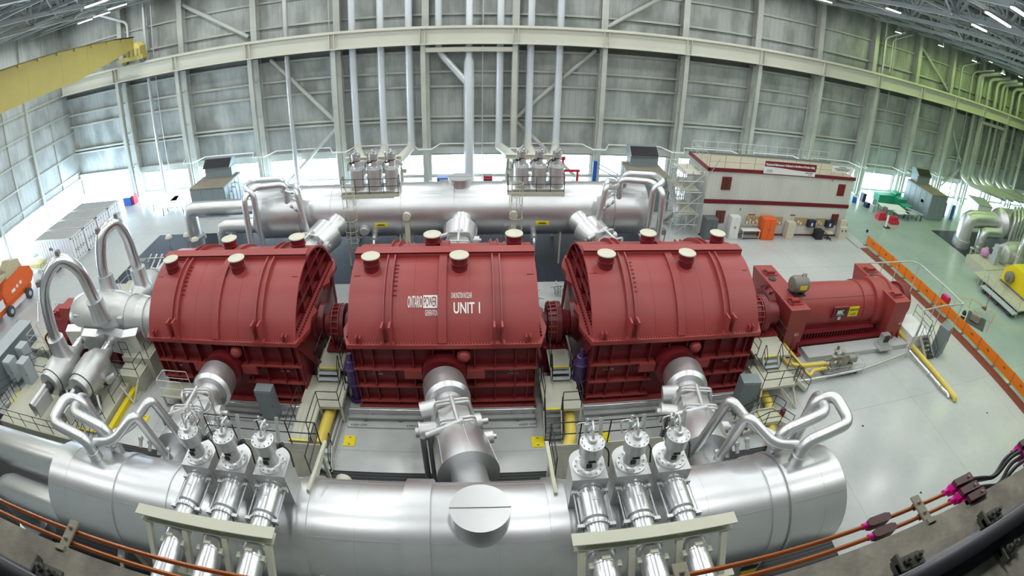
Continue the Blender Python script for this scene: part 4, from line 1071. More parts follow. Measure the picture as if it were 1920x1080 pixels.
# ================================================================== DECKS, STAIRS, RAILS
def deck(mb, x0, x1, y0, y1, z, th=0.14): return mb.box(x0, x1, y0, y1, z-th, z)
def stair(name, label, x0, x1, ya, yb, za, zb, along='Y', n=3, col_=GREYL, rails=True, parent=None):
    """short stair from (ya, za) up to (yb, zb); X is across when along == 'Y'"""
    t = thing(name, label, 'stairs', ((x0+x1)/2, (ya+yb)/2, min(za, zb)), 'steel stairs')
    def V(c, l, z): return (c, l, z) if along == 'Y' else (l, c, z)
    m = MB()
    for k in range(n):
        f = (k+0.5)/n; l = ya+(yb-ya)*f; z = za+(zb-za)*(k+1)/(n+1) if n > 1 else (za+zb)/2
        d = abs(yb-ya)/n*0.45
        a, b = V(x0, l-d, z-0.03), V(x1, l+d, z)
        m.box(min(a[0],b[0]), max(a[0],b[0]), min(a[1],b[1]), max(a[1],b[1]), a[2], b[2])
    m.build_each('tread', col_, t)
    m = MB()
    for c in (x0, x1): m.bar(V(c, ya, za+0.02), V(c, yb, zb), 0.05, 0.18)
    m.build_each('stringer', BEIGE, t)
    if rails:
        for c in (x0, x1):
            m = MB(); m.tube([V(c, ya, za), V(c, ya, za+0.85), V(c, yb, zb+0.85), V(c, yb, zb)], 0.022, 6, 0.12); m.tube([V(c, ya, za+0.45), V(c, yb, zb+0.45)], 0.018, 6)
            m.build('handrail', BLACK, t)
    return t
def platform(label, rects, rail_paths, legs=(), nose=(), mat_=None, name='access_platform', rail_mat=None):
    x = sum(r[0]+r[1] for r in rects)/2/len(rects); y = sum(r[2]+r[3] for r in rects)/2/len(rects)
    t = thing(name, label, 'platform', (x, y, 0), 'beige access platforms')
    for r in rects:
        m = MB(); deck(m, *r[:5], r[5] if len(r) > 5 else 0.14); m.build('deck', mat_ or BEIGED, t)
    for p in rail_paths: rail(MB(), p).build if False else None
    for p in rail_paths:
        m = MB(); rail(m, p); m.build('handrail', rail_mat or BLACK, t)
    if legs:
        m = MB()
        for a, b in legs: m.bar(a, b, 0.09, 0.09)
        m.build_each('leg', BEIGE, t)
    for a, b in nose:
        m = MB(); m.bar(a, b, 0.09, 0.02); m.build('nosing', YELB, t, label='yellow step edge')
    return t
# deck round the high pressure turbine, with lower side wall
t = platform('large beige deck around the two silver stop valves', [(-27.4, -20.6, 13.1, 17.2, 0.5, 0.5), (-20.6, -18.9, 14.0, 17.9, 0.5, 0.5), (-29.2, -24.2, 17.2, 19.2, 0.42, 0.42), (-19.6, -17.9, 17.9, 19.0, 1.0, 1.0), (-19.7, -17.6, 19.0, 21.3, 1.4, 1.4)],
   [[(-27.3, 14.8, 0.5), (-27.3, 13.2, 0.5), (-20.7, 13.2, 0.5)], [(-20.5, 13.3, 0.5), (-20.5, 14.1, 0.5), (-19.0, 14.1, 0.5), (-19.0, 15.0, 0.5)], [(-19.5, 17.95, 1.0), (-18.0, 17.95, 1.0), (-18.0, 18.9, 1.0)],
    [(-19.6, 19.05, 1.4), (-19.0, 19.05, 1.4)], [(-17.7, 19.1, 1.4), (-17.7, 21.0, 1.4)], [(-19.0, 16.2, 0.5), (-19.0, 17.6, 0.5)], [(-28.9, 15.0, 0.45), (-28.3, 16.0, 0.45), (-27.4, 15.2, 0.5)], [(-27.0, 17.3, 0.42), (-25.6, 17.3, 0.42), (-25.2, 18.6, 0.42)], [(-29.0, 17.4, 0.42), (-27.2, 19.1, 0.42)]],
   [((-19.0, 17.2, 0.9), (-18.2, 16.9, 0.0)), ((-18.0, 17.9, 0.9), (-18.2, 16.9, 0.0))], [((-20.6, 14.0, 0.51), (-18.9, 14.0, 0.51)), ((-27.5, 14.6, 0.51), (-27.4, 15.8, 0.51))])
tag(t, None, None)
m = MB(); m.box(-18.75, -18.45, 14.2, 18.8, 0.0, 0.28); tag(m.build('yellow_pipe_cover', YELB), 'long yellow pipe cover beside the big beige deck', 'pipe')
stair('steel_stair', 'grey stair at the end of the beige deck behind the hairpin pipes', -19.9, -18.9, 13.0, 14.0, 0.0, 0.5, 'Y', 2)
stair('steel_stair', 'beige stair at the corner of the big deck by the grey cabinets', 14.6, 15.9, -28.6, -27.5, 0.0, 0.5, 'X', 2, BEIGED)
# gap between first and second turbine
platform('L-shaped beige platform between the first and the middle red turbine', [(-8.05, -7.1, 14.7, 19.0, 1.0), (-7.1, -6.05, 16.85, 19.0, 1.0), (-7.6, -6.3, 19.0, 22.6, 1.45)],
   [[(-7.08, 14.9, 1.0), (-7.08, 16.8, 1.0), (-6.1, 16.8, 1.0), (-6.1, 18.0, 1.0)], [(-8.0, 14.8, 1.0), (-8.0, 17.0, 1.0)], [(-6.35, 19.1, 1.45), (-6.35, 20.2, 1.45), (-6.7, 20.2, 1.45)], [(-7.55, 19.1, 1.45), (-7.55, 20.6, 1.45)]],
   [((-8.0, 14.8, 0.9), (-8.0, 14.8, 0)), ((-6.1, 16.9, 0.9), (-6.1, 16.9, 0)), ((-7.1, 16.9, 0.9), (-7.1, 16.9, 0))], [((-7.5, 19.0, 1.46), (-6.4, 19.0, 1.46)), ((-8.05, 14.72, 1.01), (-7.1, 14.72, 1.01))])
stair('steel_stair', 'short stair up to the ribbed coupling between UNIT 1 and the first red turbine', -7.5, -6.45, 18.45, 18.98, 1.0, 1.45, 'Y', 2)
stair('steel_stair', 'grey stair below the yellow pipe between UNIT 1 and the first red turbine', -7.0, -6.15, 13.9, 14.75, 0.0, 0.75, 'Y', 3)
t = MB(); t.tube([(-6.72, 18.2, 0.42), (-6.85, 15.0, 0.42)], 0.27, 20); tag(t.build('yellow_pipe', YEL), 'thick yellow pipe under the platform between UNIT 1 and the first red turbine', 'pipe', 'yellow pipes')
t = MB(); t.tube([(-6.3, 18.0, 0.3), (-6.42, 14.8, 0.3)], 0.07, 10); t.tube([(-6.15, 18.0, 0.25), (-6.27, 14.9, 0.25)], 0.05, 10); tag(t.build('conduit_pair', GALV), 'pair of grey conduits beside the thick straight yellow pipe', 'pipe')
# gap between second and third turbine
platform('beige platform between the middle and the last red turbine', [(2.78, 4.42, 16.55, 18.8, 1.1), (3.25, 4.2, 18.8, 22.4, 1.6)],
   [[(3.55, 16.6, 1.1), (4.38, 16.6, 1.1), (4.38, 17.8, 1.1)], [(2.82, 17.0, 1.1), (2.82, 18.4, 1.1)], [(3.28, 18.9, 1.6), (3.28, 20.4, 1.6)], [(4.18, 18.9, 1.6), (4.18, 20.6, 1.6)]],
   [((4.38, 16.6, 1.0), (4.38, 16.6, 0)), ((2.82, 16.6, 1.0), (2.82, 16.6, 0))], [((2.8, 16.57, 1.11), (3.5, 16.57, 1.11)), ((3.3, 18.82, 1.61), (4.15, 18.82, 1.61))])
stair('steel_stair', 'short stair up to the dark coupling between UNIT 1 and the last red turbine', 3.3, 4.15, 18.3, 18.78, 1.1, 1.6, 'Y', 2)
stair('steel_stair', 'beige stair down to the floor between UNIT 1 and the last red turbine', 2.75, 3.5, 15.6, 16.5, 0.0, 1.1, 'Y', 4, STEELD)
t = MB(); t.tube([(4.0, 17.8, 0.5), (3.85, 15.5, 0.45), (3.1, 13.6, 0.35)], 0.25, 20, 0.3); tag(t.build('yellow_pipe', YEL), 'bent yellow pipe inside the ladder cage between UNIT 1 and the last red turbine', 'pipe', 'yellow pipes')
def cage_ladder(x, y, z0, z1, label, m_=GALV, r=0.42, face=-1):
    t = thing('caged_ladder', label, 'ladder', (x, y, z0), 'caged ladders')
    m = MB()
    for dx in (-0.24, 0.24): m.cyl((x+dx, y, z0), (x+dx, y, z1+0.9), 0.025, n=6)
    m.build_each('rail', m_, t)
    m = MB(); z = z0+0.3
    while z < z1: m.cyl((x-0.24, y, z), (x+0.24, y, z), 0.016, n=6); z += 0.33
    m.build_each('rung', m_, t)
    m = MB(); z = z0 + (1.0 if z1-z0 > 2.5 else 0.5)
    pts = lambda zz: [(x+r*math.sin(q)*1.0, y+face*(r*0.9-r*math.cos(q)*0.9), zz) for q in [2*PI*k/14 for k in range(15)]]
    while z <= z1+0.95:
        m.tube(pts(z), 0.016, 6); z += 0.75
    for k in (3, 5, 7, 9, 11):
        p = pts(0)[k]; m.cyl((p[0], p[1], z0+(1.0 if z1-z0 > 2.5 else 0.5)), (p[0], p[1], z1+0.9), 0.014, n=6)
    m.build('cage', m_, t)
cage_ladder(3.7, 12.0, 0.05, 1.9, 'pale caged ladder over the bent yellow pipe between UNIT 1 and the last red turbine')
cage_ladder(-9.6, 12.3, 0.6, 4.6, 'galvanised caged ladder by the near walkway and first inlet pipe')
# last platform beside the generator
platform('beige platform between the last red turbine and the generator', [(13.4, 15.55, 16.75, 18.5, 1.1), (13.75, 15.9, 18.5, 21.6, 1.6)],
   [[(13.45, 16.8, 1.1), (15.5, 16.8, 1.1), (15.5, 17.0, 1.1)], [(13.45, 16.8, 1.1), (13.45, 18.3, 1.1)], [(15.85, 18.6, 1.6), (15.85, 20.9, 1.6)], [(13.8, 18.6, 1.6), (13.8, 20.4, 1.6)]],
   [((13.5, 16.85, 1.0), (13.2, 16.0, 0.0)), ((15.4, 16.85, 1.0), (15.6, 16.1, 0.0)), ((14.6, 16.85, 1.0), (15.6, 16.1, 0.0))], [((14.15, 18.52, 1.61), (15.05, 18.52, 1.61))])
stair('steel_stair', 'short stair up to the generator end beside the last red turbine', 14.1, 15.05, 18.0, 18.48, 1.1, 1.6, 'Y', 2)
stair('steel_stair', 'beige stair descending to the floor in front of the pump skid', 17.2, 18.0, 16.9, 15.6, 0.0, 1.1, 'X', 4, BEIGED)
t = MB(); t.tube([(13.75, 17.9, 0.42), (14.0, 16.5, 0.34), (13.5, 15.2, 0.28), (12.7, 13.2, 0.28)], 0.24, 20, 0.4); tag(t.build('yellow_pipe', YEL), 'thick yellow pipe running under the small crossover stair', 'pipe', 'yellow pipes')
# crossover stair over the pipe
t = thing('crossover_stair', 'small beige crossover stair with black rails over the yellow pipe', 'stairs', (13.0, 15.3, 0))
m = MB()
for y in (14.85, 15.75): m.bar((11.7, y, 0.05), (12.85, y, 0.62), 0.06, 0.2); m.bar((12.8, y, 0.62), (13.75, y, 0.62), 0.06, 0.2); m.bar((13.7, y, 0.62), (14.5, y, 0.05), 0.06, 0.2)
m.build_each('stringer', BEIGE, t, 3)
m = MB()
for k in range(4): m.box(11.85+0.27*k, 12.05+0.27*k, 14.9, 15.7, 0.13+0.14*k, 0.16+0.14*k)
for k in range(3): m.box(13.85+0.22*k, 14.03+0.22*k, 14.9, 15.7, 0.46-0.15*k, 0.49-0.15*k)
m.build_each('tread', BEIGED, t)
m = MB(); m.box(12.85, 13.72, 14.9, 15.7, 0.6, 0.64); m.build('deck', BEIGED, t)
m = MB()
for x in (12.86, 13.70): m.box(x-0.02, x+0.02, 14.9, 15.7, 0.645, 0.65)
m.build_each('nosing', YELB, t)
for y in (14.8, 15.8):
    m = MB(); p = [(11.75, y, 0.1), (12.85, y, 0.64), (13.72, y, 0.64), (14.5, y, 0.1)]
    m.tube([(q[0], q[1], q[2]+0.8) for q in p], 0.022, 6); m.tube([(q[0], q[1], q[2]+0.4) for q in p], 0.018, 6)
    for q in p: m.cyl(q, (q[0], q[1], q[2]+0.8), 0.022, n=6)
    m.build('handrail', BLACK, t)
t = MB(); t.cyl((14.35, 15.6, 0.0), (14.35, 15.6, 0.62), 0.15, n=16); tag(t.build('red_canister', REDD), 'small dark red canister beside the crossover stair', 'canister')
# valve walkways on the near vessel and the far vessel
MESH = striped('mesh_walkway', (0.17, 0.165, 0.125), (0.09, 0.088, 0.07), 0, 0.05, 0.45, 0.6)
def walkway(x0, x1, y0, y1, z, yr, label, ladder=False):
    t = thing('valve_walkway', label, 'platform', ((x0+x1)/2, (y0+y1)/2, z), 'valve walkways')
    m = MB(); m.box(x0, x1, y0, y1, z-0.03, z); m.build('grating_deck', MESH, t)
    m = MB()
    for y in (y0, y1): m.box(x0, x1, y-0.03, y+0.03, z-0.3, z-0.01)
    for x in (x0, x1): m.box(x-0.03, x+0.03, y0, y1, z-0.3, z-0.01)
    m.build_each('edge_beam', BEIGE if yr < 20 or True else BEIGE, t)
    m = MB(); s = 1 if yr == y1 else -1
    ya = y0 if yr == y1 else y1
    rail(m, [(x0+0.03, ya, z), (x0+0.03, yr, z), (x1-0.03, yr, z), (x1-0.03, ya, z)], 1.0, 0.022, 0.9)
    m.build('handrail', BLACK, t)
    m = MB()
    for x in (x0+0.1, x1-0.1): m.bar((x, yr, z-0.3), (x, yr, 0.0), 0.1, 0.1)
    m.build_each('post', BEIGE, t)
    m = MB()
    for x, d in ((x0+0.1, 1), (x1-0.1, -1)): m.bar((x, yr, z-1.3), (x+d*1.0, yr, z-0.3), 0.08, 0.08)
    m.build_each('brace', BEIGE, t)
walkway(-8.9, -4.9, 9.6, 10.95, 5.0, 10.95, 'mesh walkway behind the near vessel\'s valve trio toward the silver turbine')
walkway(2.05, 5.7, 9.6, 10.95, 5.0, 10.95, 'mesh walkway behind the near vessel\'s valve trio toward the generator')
for k, x in enumerate((-4.78, 2.0)):
    m = MB(); m.bar((x, 11.0, 5.1), (x-0.02, 8.75, 5.43), 0.10, 0.12); tag(m.build('beige_strut', BEIGE), 'beige strut leaning on the near vessel at the %s walkway' % ('silver turbine side', 'generator side')[k], 'strut', 'beige struts on the near vessel')
walkway(-8.6, -4.85, 31.6, 32.3, 5.15, 31.6, 'beige edged walkway before the far valve trio toward the silver turbine')
walkway(2.0, 5.6, 31.6, 32.3, 5.15, 31.6, 'beige edged walkway before the far valve trio toward the generator')
cage_ladder(-8.0, 31.3, 1.2, 5.15, 'pale caged ladder up to the far vessel walkway behind UNIT 1\'s silver end', BEIGE)
cage_ladder(2.5, 31.3, 1.2, 5.15, 'pale caged ladder up to the far vessel walkway toward the generator', BEIGE)
def clutter(x, y, label, n=7, seed=1):
    rnd = random.Random(seed); m = MB()
    for k in range(n):
        a = (x+rnd.uniform(-.5,.5), y+rnd.uniform(-.25,.25)); h = rnd.uniform(.3,1.0)
        m.tube([(a[0], a[1], 0.02), (a[0], a[1], h), (a[0]+rnd.uniform(-.4,.4), a[1]+rnd.uniform(-.2,.2), h)], rnd.uniform(.03,.06), 8, 0.08)
        m.sphere((a[0], a[1], h*0.7), rnd.uniform(.06,.11), 10, 6)
    tag(m.build('small_bore_piping', GALV), label, 'piping', 'small bore piping clusters')
clutter(-4.3, 11.6, 'cluster of small valves and pipes behind the near vessel by the straight yellow pipe', 9, 3)
clutter(1.7, 11.6, 'cluster of small valves and pipes behind the near vessel by the bent yellow pipe', 9, 4)
clutter(9.2, 11.9, 'cluster of small valves under the generator end hairpin pipes', 9, 5)
clutter(-10.6, 11.9, 'cluster of small valves under the silver turbine end hairpin pipes', 9, 6)
clutter(5.2, 27.6, 'cluster of small pipes behind the last red turbine', 9, 7)
clutter(3.2, 26.6, 'cluster of small pipes on the floor behind the gap beside UNIT 1', 9, 8)
# ledge with small pipes along the turbine fronts
for k, (a, b) in enumerate(((-15.9, -8.3), (-5.9, 2.5), (4.7, 13.2))):
    struct('trim_turbine_ledge', MB().box(a, b, 16.55, 17.85, 0.0, 0.10), FLOORW)
    w = ('first', 'middle', 'last')[k]
    m = MB(); m.cyl((a, 17.35, 0.42), (b, 17.35, 0.42), 0.055, n=10)
    for x in (a+1, (a+b)/2+1.6, b-1): m.cyl((x, 17.35, 0.1), (x, 17.35, 0.4), 0.03, n=6)
    tag(m.build('ledge_pipe', SILB), 'bright thin pipe along the foot of the %s red turbine' % w, 'pipe', 'thin pipes along the turbine feet')
    m = MB(); m.cyl((a, 16.95, 0.22), (b, 16.95, 0.22), 0.04, n=8)
    for x in (a+0.8, (a+b)/2-1.8, (a+b)/2+1.8, b-0.8): m.cbox((x, 16.95, 0.16), (0.1, 0.12, 0.14))
    tag(m.build('ledge_conduit', STEELD), 'grey conduit on the ledge before the %s red turbine' % w, 'pipe', 'grey conduits on the ledge')
for x in (-5.75, -3.2, 1.75):
    t = thing('floor_notice', 'KEEP OFF stencil on the ledge, %s' % ('by the straight yellow pipe' if x < -5 else 'touching the middle inlet pipe' if x < 0 else 'by the bent yellow pipe'), 'stencil', (x, 16.3, 0.0), 'KEEP OFF stencils')
    text('KEEP OFF', 0.16, TXTK, 'lettering', t, Matrix.Translation((x, 16.62, 0.102)), fit=0.75)
for k, (x, y) in enumerate(((-5.68, 15.74), (2.46, 15.67), (-16.95, 15.84), (5.36, 15.79))):
    t = thing('floor_cover', 'yellow floor cover plate %s' % ('by the stair with the straight yellow pipe', 'by the stair with the bent yellow pipe', 'beside the beige deck and hairpin pipes', 'behind the near walkway toward the generator')[k], 'cover plate', (x, y, 0), 'yellow floor covers')
    m = MB(); m.cbox((x, y, 0.02), (0.52, 0.62, 0.03)); m.build('plate', YELB, t)
    m = MB()
    for dy in (-0.2, 0.2): m.cbox((x, y+dy, 0.04), (0.1, 0.05, 0.02))
    m.build_each('handle', STEELD, t)
def cabinet(x, y, w, d, h, z0, label, m_=GREYC, rz=0.0, name='electrical_cabinet', doors=1, group='grey electrical cabinets', handles=True):
    t = thing(name, label, 'cabinet', (x, y, z0), group)
    m = MB(); m.cbox((0, 0, h/2), (w, d, h)); bo = m.build('body', m_, t, world=False)
    for k in range(doors):
        cx_ = -w/2 + w*(k+0.5)/doors
        m = MB(); m.cbox((cx_, -d/2-0.012, h*0.5), (w/doors-0.05, 0.024, h-0.12)); dr = m.build('door', m_, t, world=False)
        if handles:
            m = MB(); m.cbox((cx_+(w/doors*0.36)*(1 if k == 0 else -1), -d/2-0.04, h*0.52), (0.04, 0.04, 0.16)); m.build('handle', STEELD, dr, world=False)
    m = MB()
    for sx in (-1, 1):
        for sy in (-1, 1): m.cyl((sx*(w/2-0.08), sy*(d/2-0.06), h), (sx*(w/2-0.08), sy*(d/2-0.06), h+0.015), 0.02, n=8)
    m.build('lid_screw', GALV, bo, world=False)
    t.rotation_euler.z = rz
    return t
cabinet(-9.68, 17.0, 0.85, 0.55, 1.75, 0.1, 'tall grey cabinet before the first red turbine')
cabinet(12.4, 16.55, 0.95, 0.7, 2.05, 0.0, 'tall grey cabinet by the foot of the last red turbine, facing the small crossover stair', rz=-0.12)
cabinet(29.5, 18.55, 1.1, 0.8, 2.15, 0.0, 'dark grey cabinet beside the steps at the generator end', rz=0.35)
for k, (x, y, h) in enumerate(((-28.85, 16.9, 1.4), (-28.75, 18.4, 1.4), (-27.1, 16.9, 1.5))):
    cabinet(x, y, 0.85, 0.8, h+0.05, 0.45, ('light grey cabinet against the long grey enclosure wall', 'light grey cabinet behind the other two, deepest along the enclosure', 'light grey cabinet beside the deck rail near the silver valves')[k], GREYL)
t = thing('long_enclosure', 'long low grey enclosure beside the orange lift', 'enclosure', (-30.4, 17.5, 0))
m = MB(); m.box(-31.1, -29.75, 12.5, 20.7, 0, 2.0); m.build('body', GREYC, t)
m = MB(); m.box(-31.2, -29.65, 12.4, 20.8, 2.0, 2.05); m.build('roof', GREYL, t)
# ================================================================== HIGH PRESSURE TURBINE, VALVES AND LOOP PIPES
t = thing('high_pressure_turbine', 'silver quilted high pressure turbine heading the row of red turbines', 'turbine', (-21, 21.3, 0))
m = MB(); m.lathe((-24.7, 21.3, 2.35), (1,0,0), [(0, 0.6), (0.05, 1.0), (0.5, 1.38), (1.4, 1.60), (3.2, 1.68), (4.4, 1.55), (5.0, 1.38), (5.6, 1.42), (6.4, 1.30), (7.1, 1.1), (7.15, 0.7)], 44)
m.build('insulated_casing', SILR, t, 60)
m = MB()
for dx in (5.2, 5.9, 6.6): m.lathe((-24.7+dx, 21.3, 2.35), (1,0,0), [(0, 1.36), (0, 1.45-0.1*(dx-5.2)), (0.03, 1.45-0.1*(dx-5.2)), (0.03, 1.3)], 44, False)
m.build('strap', GALV, t)
m = MB()
sk = [(-24.5, 20.3), (-24.3, 19.45), (-23.0, 19.6), (-22.6, 19.2), (-21.4, 19.2), (-20.9, 19.55), (-19.3, 19.3), (-18.4, 19.6), (-18.2, 20.6)]
vs = []; n = len(sk)
for z, k in ((1.25, 0), (2.55, -0.12), (2.75, 0.35)):
    vs += [(x, y+k, z) for x, y in sk]
m.add(vs, [(r*n+i, r*n+i+1, (r+1)*n+i+1, (r+1)*n+i) for r in range(2) for i in range(n-1)])
m.build('skirt', SIL, t, 10)
m = MB()
for x, w in ((-23.3, 0.5), (-21.2, 0.45)): m.box(x, x+w, 19.7, 20.1, 0.3, 1.3)
m.box(-24, -18.5, 20, 22.6, 0.0, 0.7); m.build('pedestal', REDD, t)
m = MB()
for x, y in ((-21.1, 20.05), (-22.2, 22.5)):
    m.lathe((x, y, 3.2), (0.0, -0.1 if y < 21 else 0.1, 1), [(0, 0.75), (0.4, 0.62), (0.9, 0.56), (1.25, 0.55), (1.26, 0.45)], 26)
m.build_each('steam_socket', SIL, t)
m = MB(); m.box(-23.6, -23.1, 19.95, 20.5, 2.8, 3.3); m.box(-19.9, -19.5, 19.95, 20.5, 2.7, 3.25); m.build_each('access_patch', SILW, t)
def loop_pipe(pts, label, lab2):
    t = thing('steam_loop_pipe', label, 'pipe', tuple(pts[0]), 'arched silver loop pipes')
    m = MB(); m.tube(pts, 0.36, 24, 1.3, 9); p = m.build('pipe', SILB, t)
    m = MB(); P = [Vector(q) for q in pts]
    for i in range(1, len(P)-1):
        for f in (0.3, 0.7):
            pass
    for i, s in ((2, 1), (3, 1)):
        b = P[i]; d0 = P[i-1]-b; d1 = P[i+1]-b; e0 = min(1.3, d0.length*.49, d1.length*.49); c = b + (d0.normalized()+d1.normalized())*e0*0.25; o_ = -(d0.normalized()+d1.normalized()).normalized(); c = c + o_*0.42*(1 if i != 4 else -1); m.cbox(c, (0.24, 0.3, 0.3), 0.4)
    m.build_each('hanger_lug', mat('brown_grey_lug', (0.22, 0.19, 0.17), 0.5, 0, 0.1, 3), t)
loop_pipe([(-22.95, 17.3, 2.9), (-22.95, 17.35, 4.6), (-22.6, 17.65, 6.7), (-21.6, 18.7, 7.75), (-21.0, 19.5, 6.6), (-21.05, 19.95, 4.2)], 'near arched silver loop pipe rising from the silver stop valve', '')
loop_pipe([(-22.2, 22.45, 3.9), (-22.15, 22.6, 5.4), (-21.95, 23.2, 6.9), (-21.35, 24.2, 7.25), (-21.35, 24.9, 6.0), (-21.4, 25.1, 3.4)], 'far arched silver loop pipe behind the high pressure turbine', '')
def stop_valve(x, y0, s, label, socket=False):
    """fat insulated valve body lying along Y; s = direction of its actuator"""
    t = thing('steam_stop_valve', label, 'valve', (x, y0, 0.5), 'silver stop valves')
    m = MB(); m.lathe((x, y0, 1.85), (0, -s, 0), [(0, 0.62), (0.02, 0.72), (0.35, 0.78), (0.36, 0.80), (1.1, 0.92), (2.0, 0.95), (2.7, 0.72), (3.0, 0.42), (3.7, 0.30), (3.72, 0.24)], 36); m.build('insulated_body', SILR, t, 50)
    m = MB(); m.lathe((x, y0-s*0.34, 1.85), (0, -s, 0), [(0, 0.78), (0, 0.815), (0.05, 0.815), (0.05, 0.78)], 36, False); m.build('strap', DARK, t)
    m = MB(); m.cyl((x, y0-s*2.9, 2.0), (x, y0-s*4.1, 2.05), 0.26, n=20); m.cyl((x, y0-s*3.6, 2.03), (x, y0-s*3.7, 2.03), 0.30, n=20); m.build('end_pipe', SILB, t)
    m = MB(); m.cbox((x-0.1, y0+s*1.0, 1.78), (0.62, 1.7, 0.34)); m.cbox((x+0.12, y0+s*1.1, 1.40), (0.10, 1.5, 0.5)); m.cbox((x-0.32, y0+s*1.1, 1.40), (0.06, 1.5, 0.5)); m.cyl((x-0.1, y0+s*0.25, 2.0), (x-0.1, y0+s*1.9, 1.98), 0.17, n=14); m.build('actuator', SILW, t)
    m = MB(); m.cyl((x, y0, 1.8), (x, y0+s*0.3, 1.75), 0.34, n=16)
    for k in range(4): m.cyl((x-0.25+0.17*k, y0+s*0.3, 1.55), (x-0.25+0.17*k, y0+s*0.4, 1.6+0.08*k), 0.06, n=8)
    m.build('gland', DARK, t)
    m = MB(); m.cyl((x+0.9, y0-s*1.6, 1.3), (x+1.5, y0-s*1.9, 1.5), 0.22, n=14); m.cyl((x+0.75, y0-s*0.5, 1.2), (x+1.1, y0+s*0.1, 0.55), 0.10, n=10); m.build('side_branch', SILR, t)
    m = MB()
    for yy in (0.6, 2.2): m.box(x-0.3, x+0.3, y0-s*yy-0.12, y0-s*yy+0.12, 0.5 if s < 0 else 0.0, 1.2)
    m.build_each('support', STEELD, t)
    m = MB()
    for k in range(5): m.tube([(x+0.5, y0+s*(0.3+0.12*k), 0.55), (x+0.6+0.05*k, y0+s*(0.1-0.2*k), 0.9+0.05*k), (x+0.9, y0-s*0.4, 0.75)], 0.05, 8, 0.1)
    m.build('hydraulic_piping', DARK, t)
    if socket:
        m = MB(); m.lathe((x+0.12, y0-s*1.9, 2.3), (0,0,1), [(0, 0.75), (0.25, 0.60), (1.3, 0.55), (1.32, 0.40)], 28); m.build('pipe_socket', SIL, t)
    return t
stop_valve(-23.1, 15.4, -1, 'silver stop valve under the near loop pipe', True)
stop_valve(-20.55, 15.4, -1, 'silver stop valve on the beige deck without a loop pipe')
stop_valve(-21.5, 27.0, 1, 'silver stop valve under the far loop pipe', True)
stop_valve(-19.2, 27.0, 1, 'silver stop valve hidden partly by the first red turbine')
# front bearing pedestal, red
t = thing('bearing_pedestal', 'red bearing pedestal at the free end of the silver turbine', 'machine', (-26, 21.2, 0))
m = MB(); m.prism([(19.6, 0.0), (22.8, 0.0), (22.8, 1.6), (22.2, 2.6), (20.4, 2.6), (19.6, 1.6)], 'X', -26.9, -24.9); m.build('housing', REDD, t)
m = MB(); m.prism([(20.3, 2.0), (22.0, 2.0), (21.8, 3.3), (20.6, 3.3)], 'X', -25.6, -24.6); m.cbox((-26.2, 21.2, 2.7), (0.9, 0.8, 0.5)); m.build('cap', RED, t)
m = MB(); m.lathe((-27.6, 21.3, 2.2), (1,0,0), [(0, 0.35), (0.1, 0.45), (0.7, 0.45), (0.75, 0.3)], 20); m.build('motor', GALV, t)
m = MB(); m.tube([(-26.5, 20.2, 2.6), (-26.2, 20.0, 3.2), (-25.4, 20.1, 3.3)], 0.07, 8, 0.2); m.tube([(-27.2, 19.7, 0.4), (-27.2, 19.6, 1.7), (-26.5, 19.9, 2.2)], 0.08, 8, 0.2); m.build('oil_pipe', REDD, t)
platform('pale railed landing at the red bearing pedestal', [(-29.3, -27.2, 19.4, 23.4, 0.9, 0.12)], [[(-27.3, 19.5, 0.9), (-29.2, 19.5, 0.9), (-29.2, 23.3, 0.9), (-27.3, 23.3, 0.9)]], [((-29.2, 19.5, 0.8), (-29.2, 19.5, 0)), ((-29.2, 23.3, 0.8), (-29.2, 23.3, 0)), ((-27.3, 19.5, 0.8), (-27.3, 19.5, 0))], rail_mat=GALV)
platform('far railed landing behind the high pressure turbine', [(-25.5, -22.8, 26.5, 28.5, 0.7, 0.1)], [[(-25.4, 24.6, 0.7), (-25.4, 28.4, 0.7), (-22.9, 28.4, 0.7)]], [((-25.4, 28.4, 0.6), (-25.4, 28.4, 0)), ((-25.4, 26.6, 0.6), (-25.4, 26.6, 0))], rail_mat=GALV)
cabinet(-23.3, 28.0, 0.9, 0.5, 1.9, 0.7, 'dark grey cabinet behind the far loop pipe')
# small hydrants and piping on the dark grating behind the high pressure turbine
for k, (x, y) in enumerate(((-25.0, 34.6), (-23.3, 34.9), (-22.0, 34.0), (-26.6, 31.4))):
    t = thing('hand_valve', ('pale hand valve on the dark grating beside the tall silver bend', 'tallest pale hand valve on the dark grating', 'pale hand valve beside the first red turbine', 'lone hand valve at the near edge of the dark grating')[k], 'valve', (x, y, 0), 'pale hand valves')
    m = MB(); m.cyl((x, y, 0.02), (x, y, 1.0), 0.06, n=8); m.build('stem', GALV, t)
    m = MB(); m.lathe((x, y, 1.0), (0,0,1), [(0, 0.05), (0.02, 0.3), (0.12, 0.33), (0.3, 0.22), (0.36, 0.04)], 14); m.build('bonnet', LID, t)
m = MB()
for k in range(9):
    x = -25.6+0.6*k; m.tube([(x, 32.4-0.05*k, 0.1), (x, 32.4-0.05*k, 0.8), (x+0.3, 31.6, 0.8), (x+0.5, 30.2, 0.5)], 0.05+0.02*(k % 3), 8, 0.15)
m.tube([(-26.6, 31.4, 0.9), (-22.0, 31.6, 0.9)], 0.045, 8)
t = m.build('pipe_manifold', GALV); tag(t, 'grey pipe manifold beside the dark grating behind the silver turbine', 'pipes')
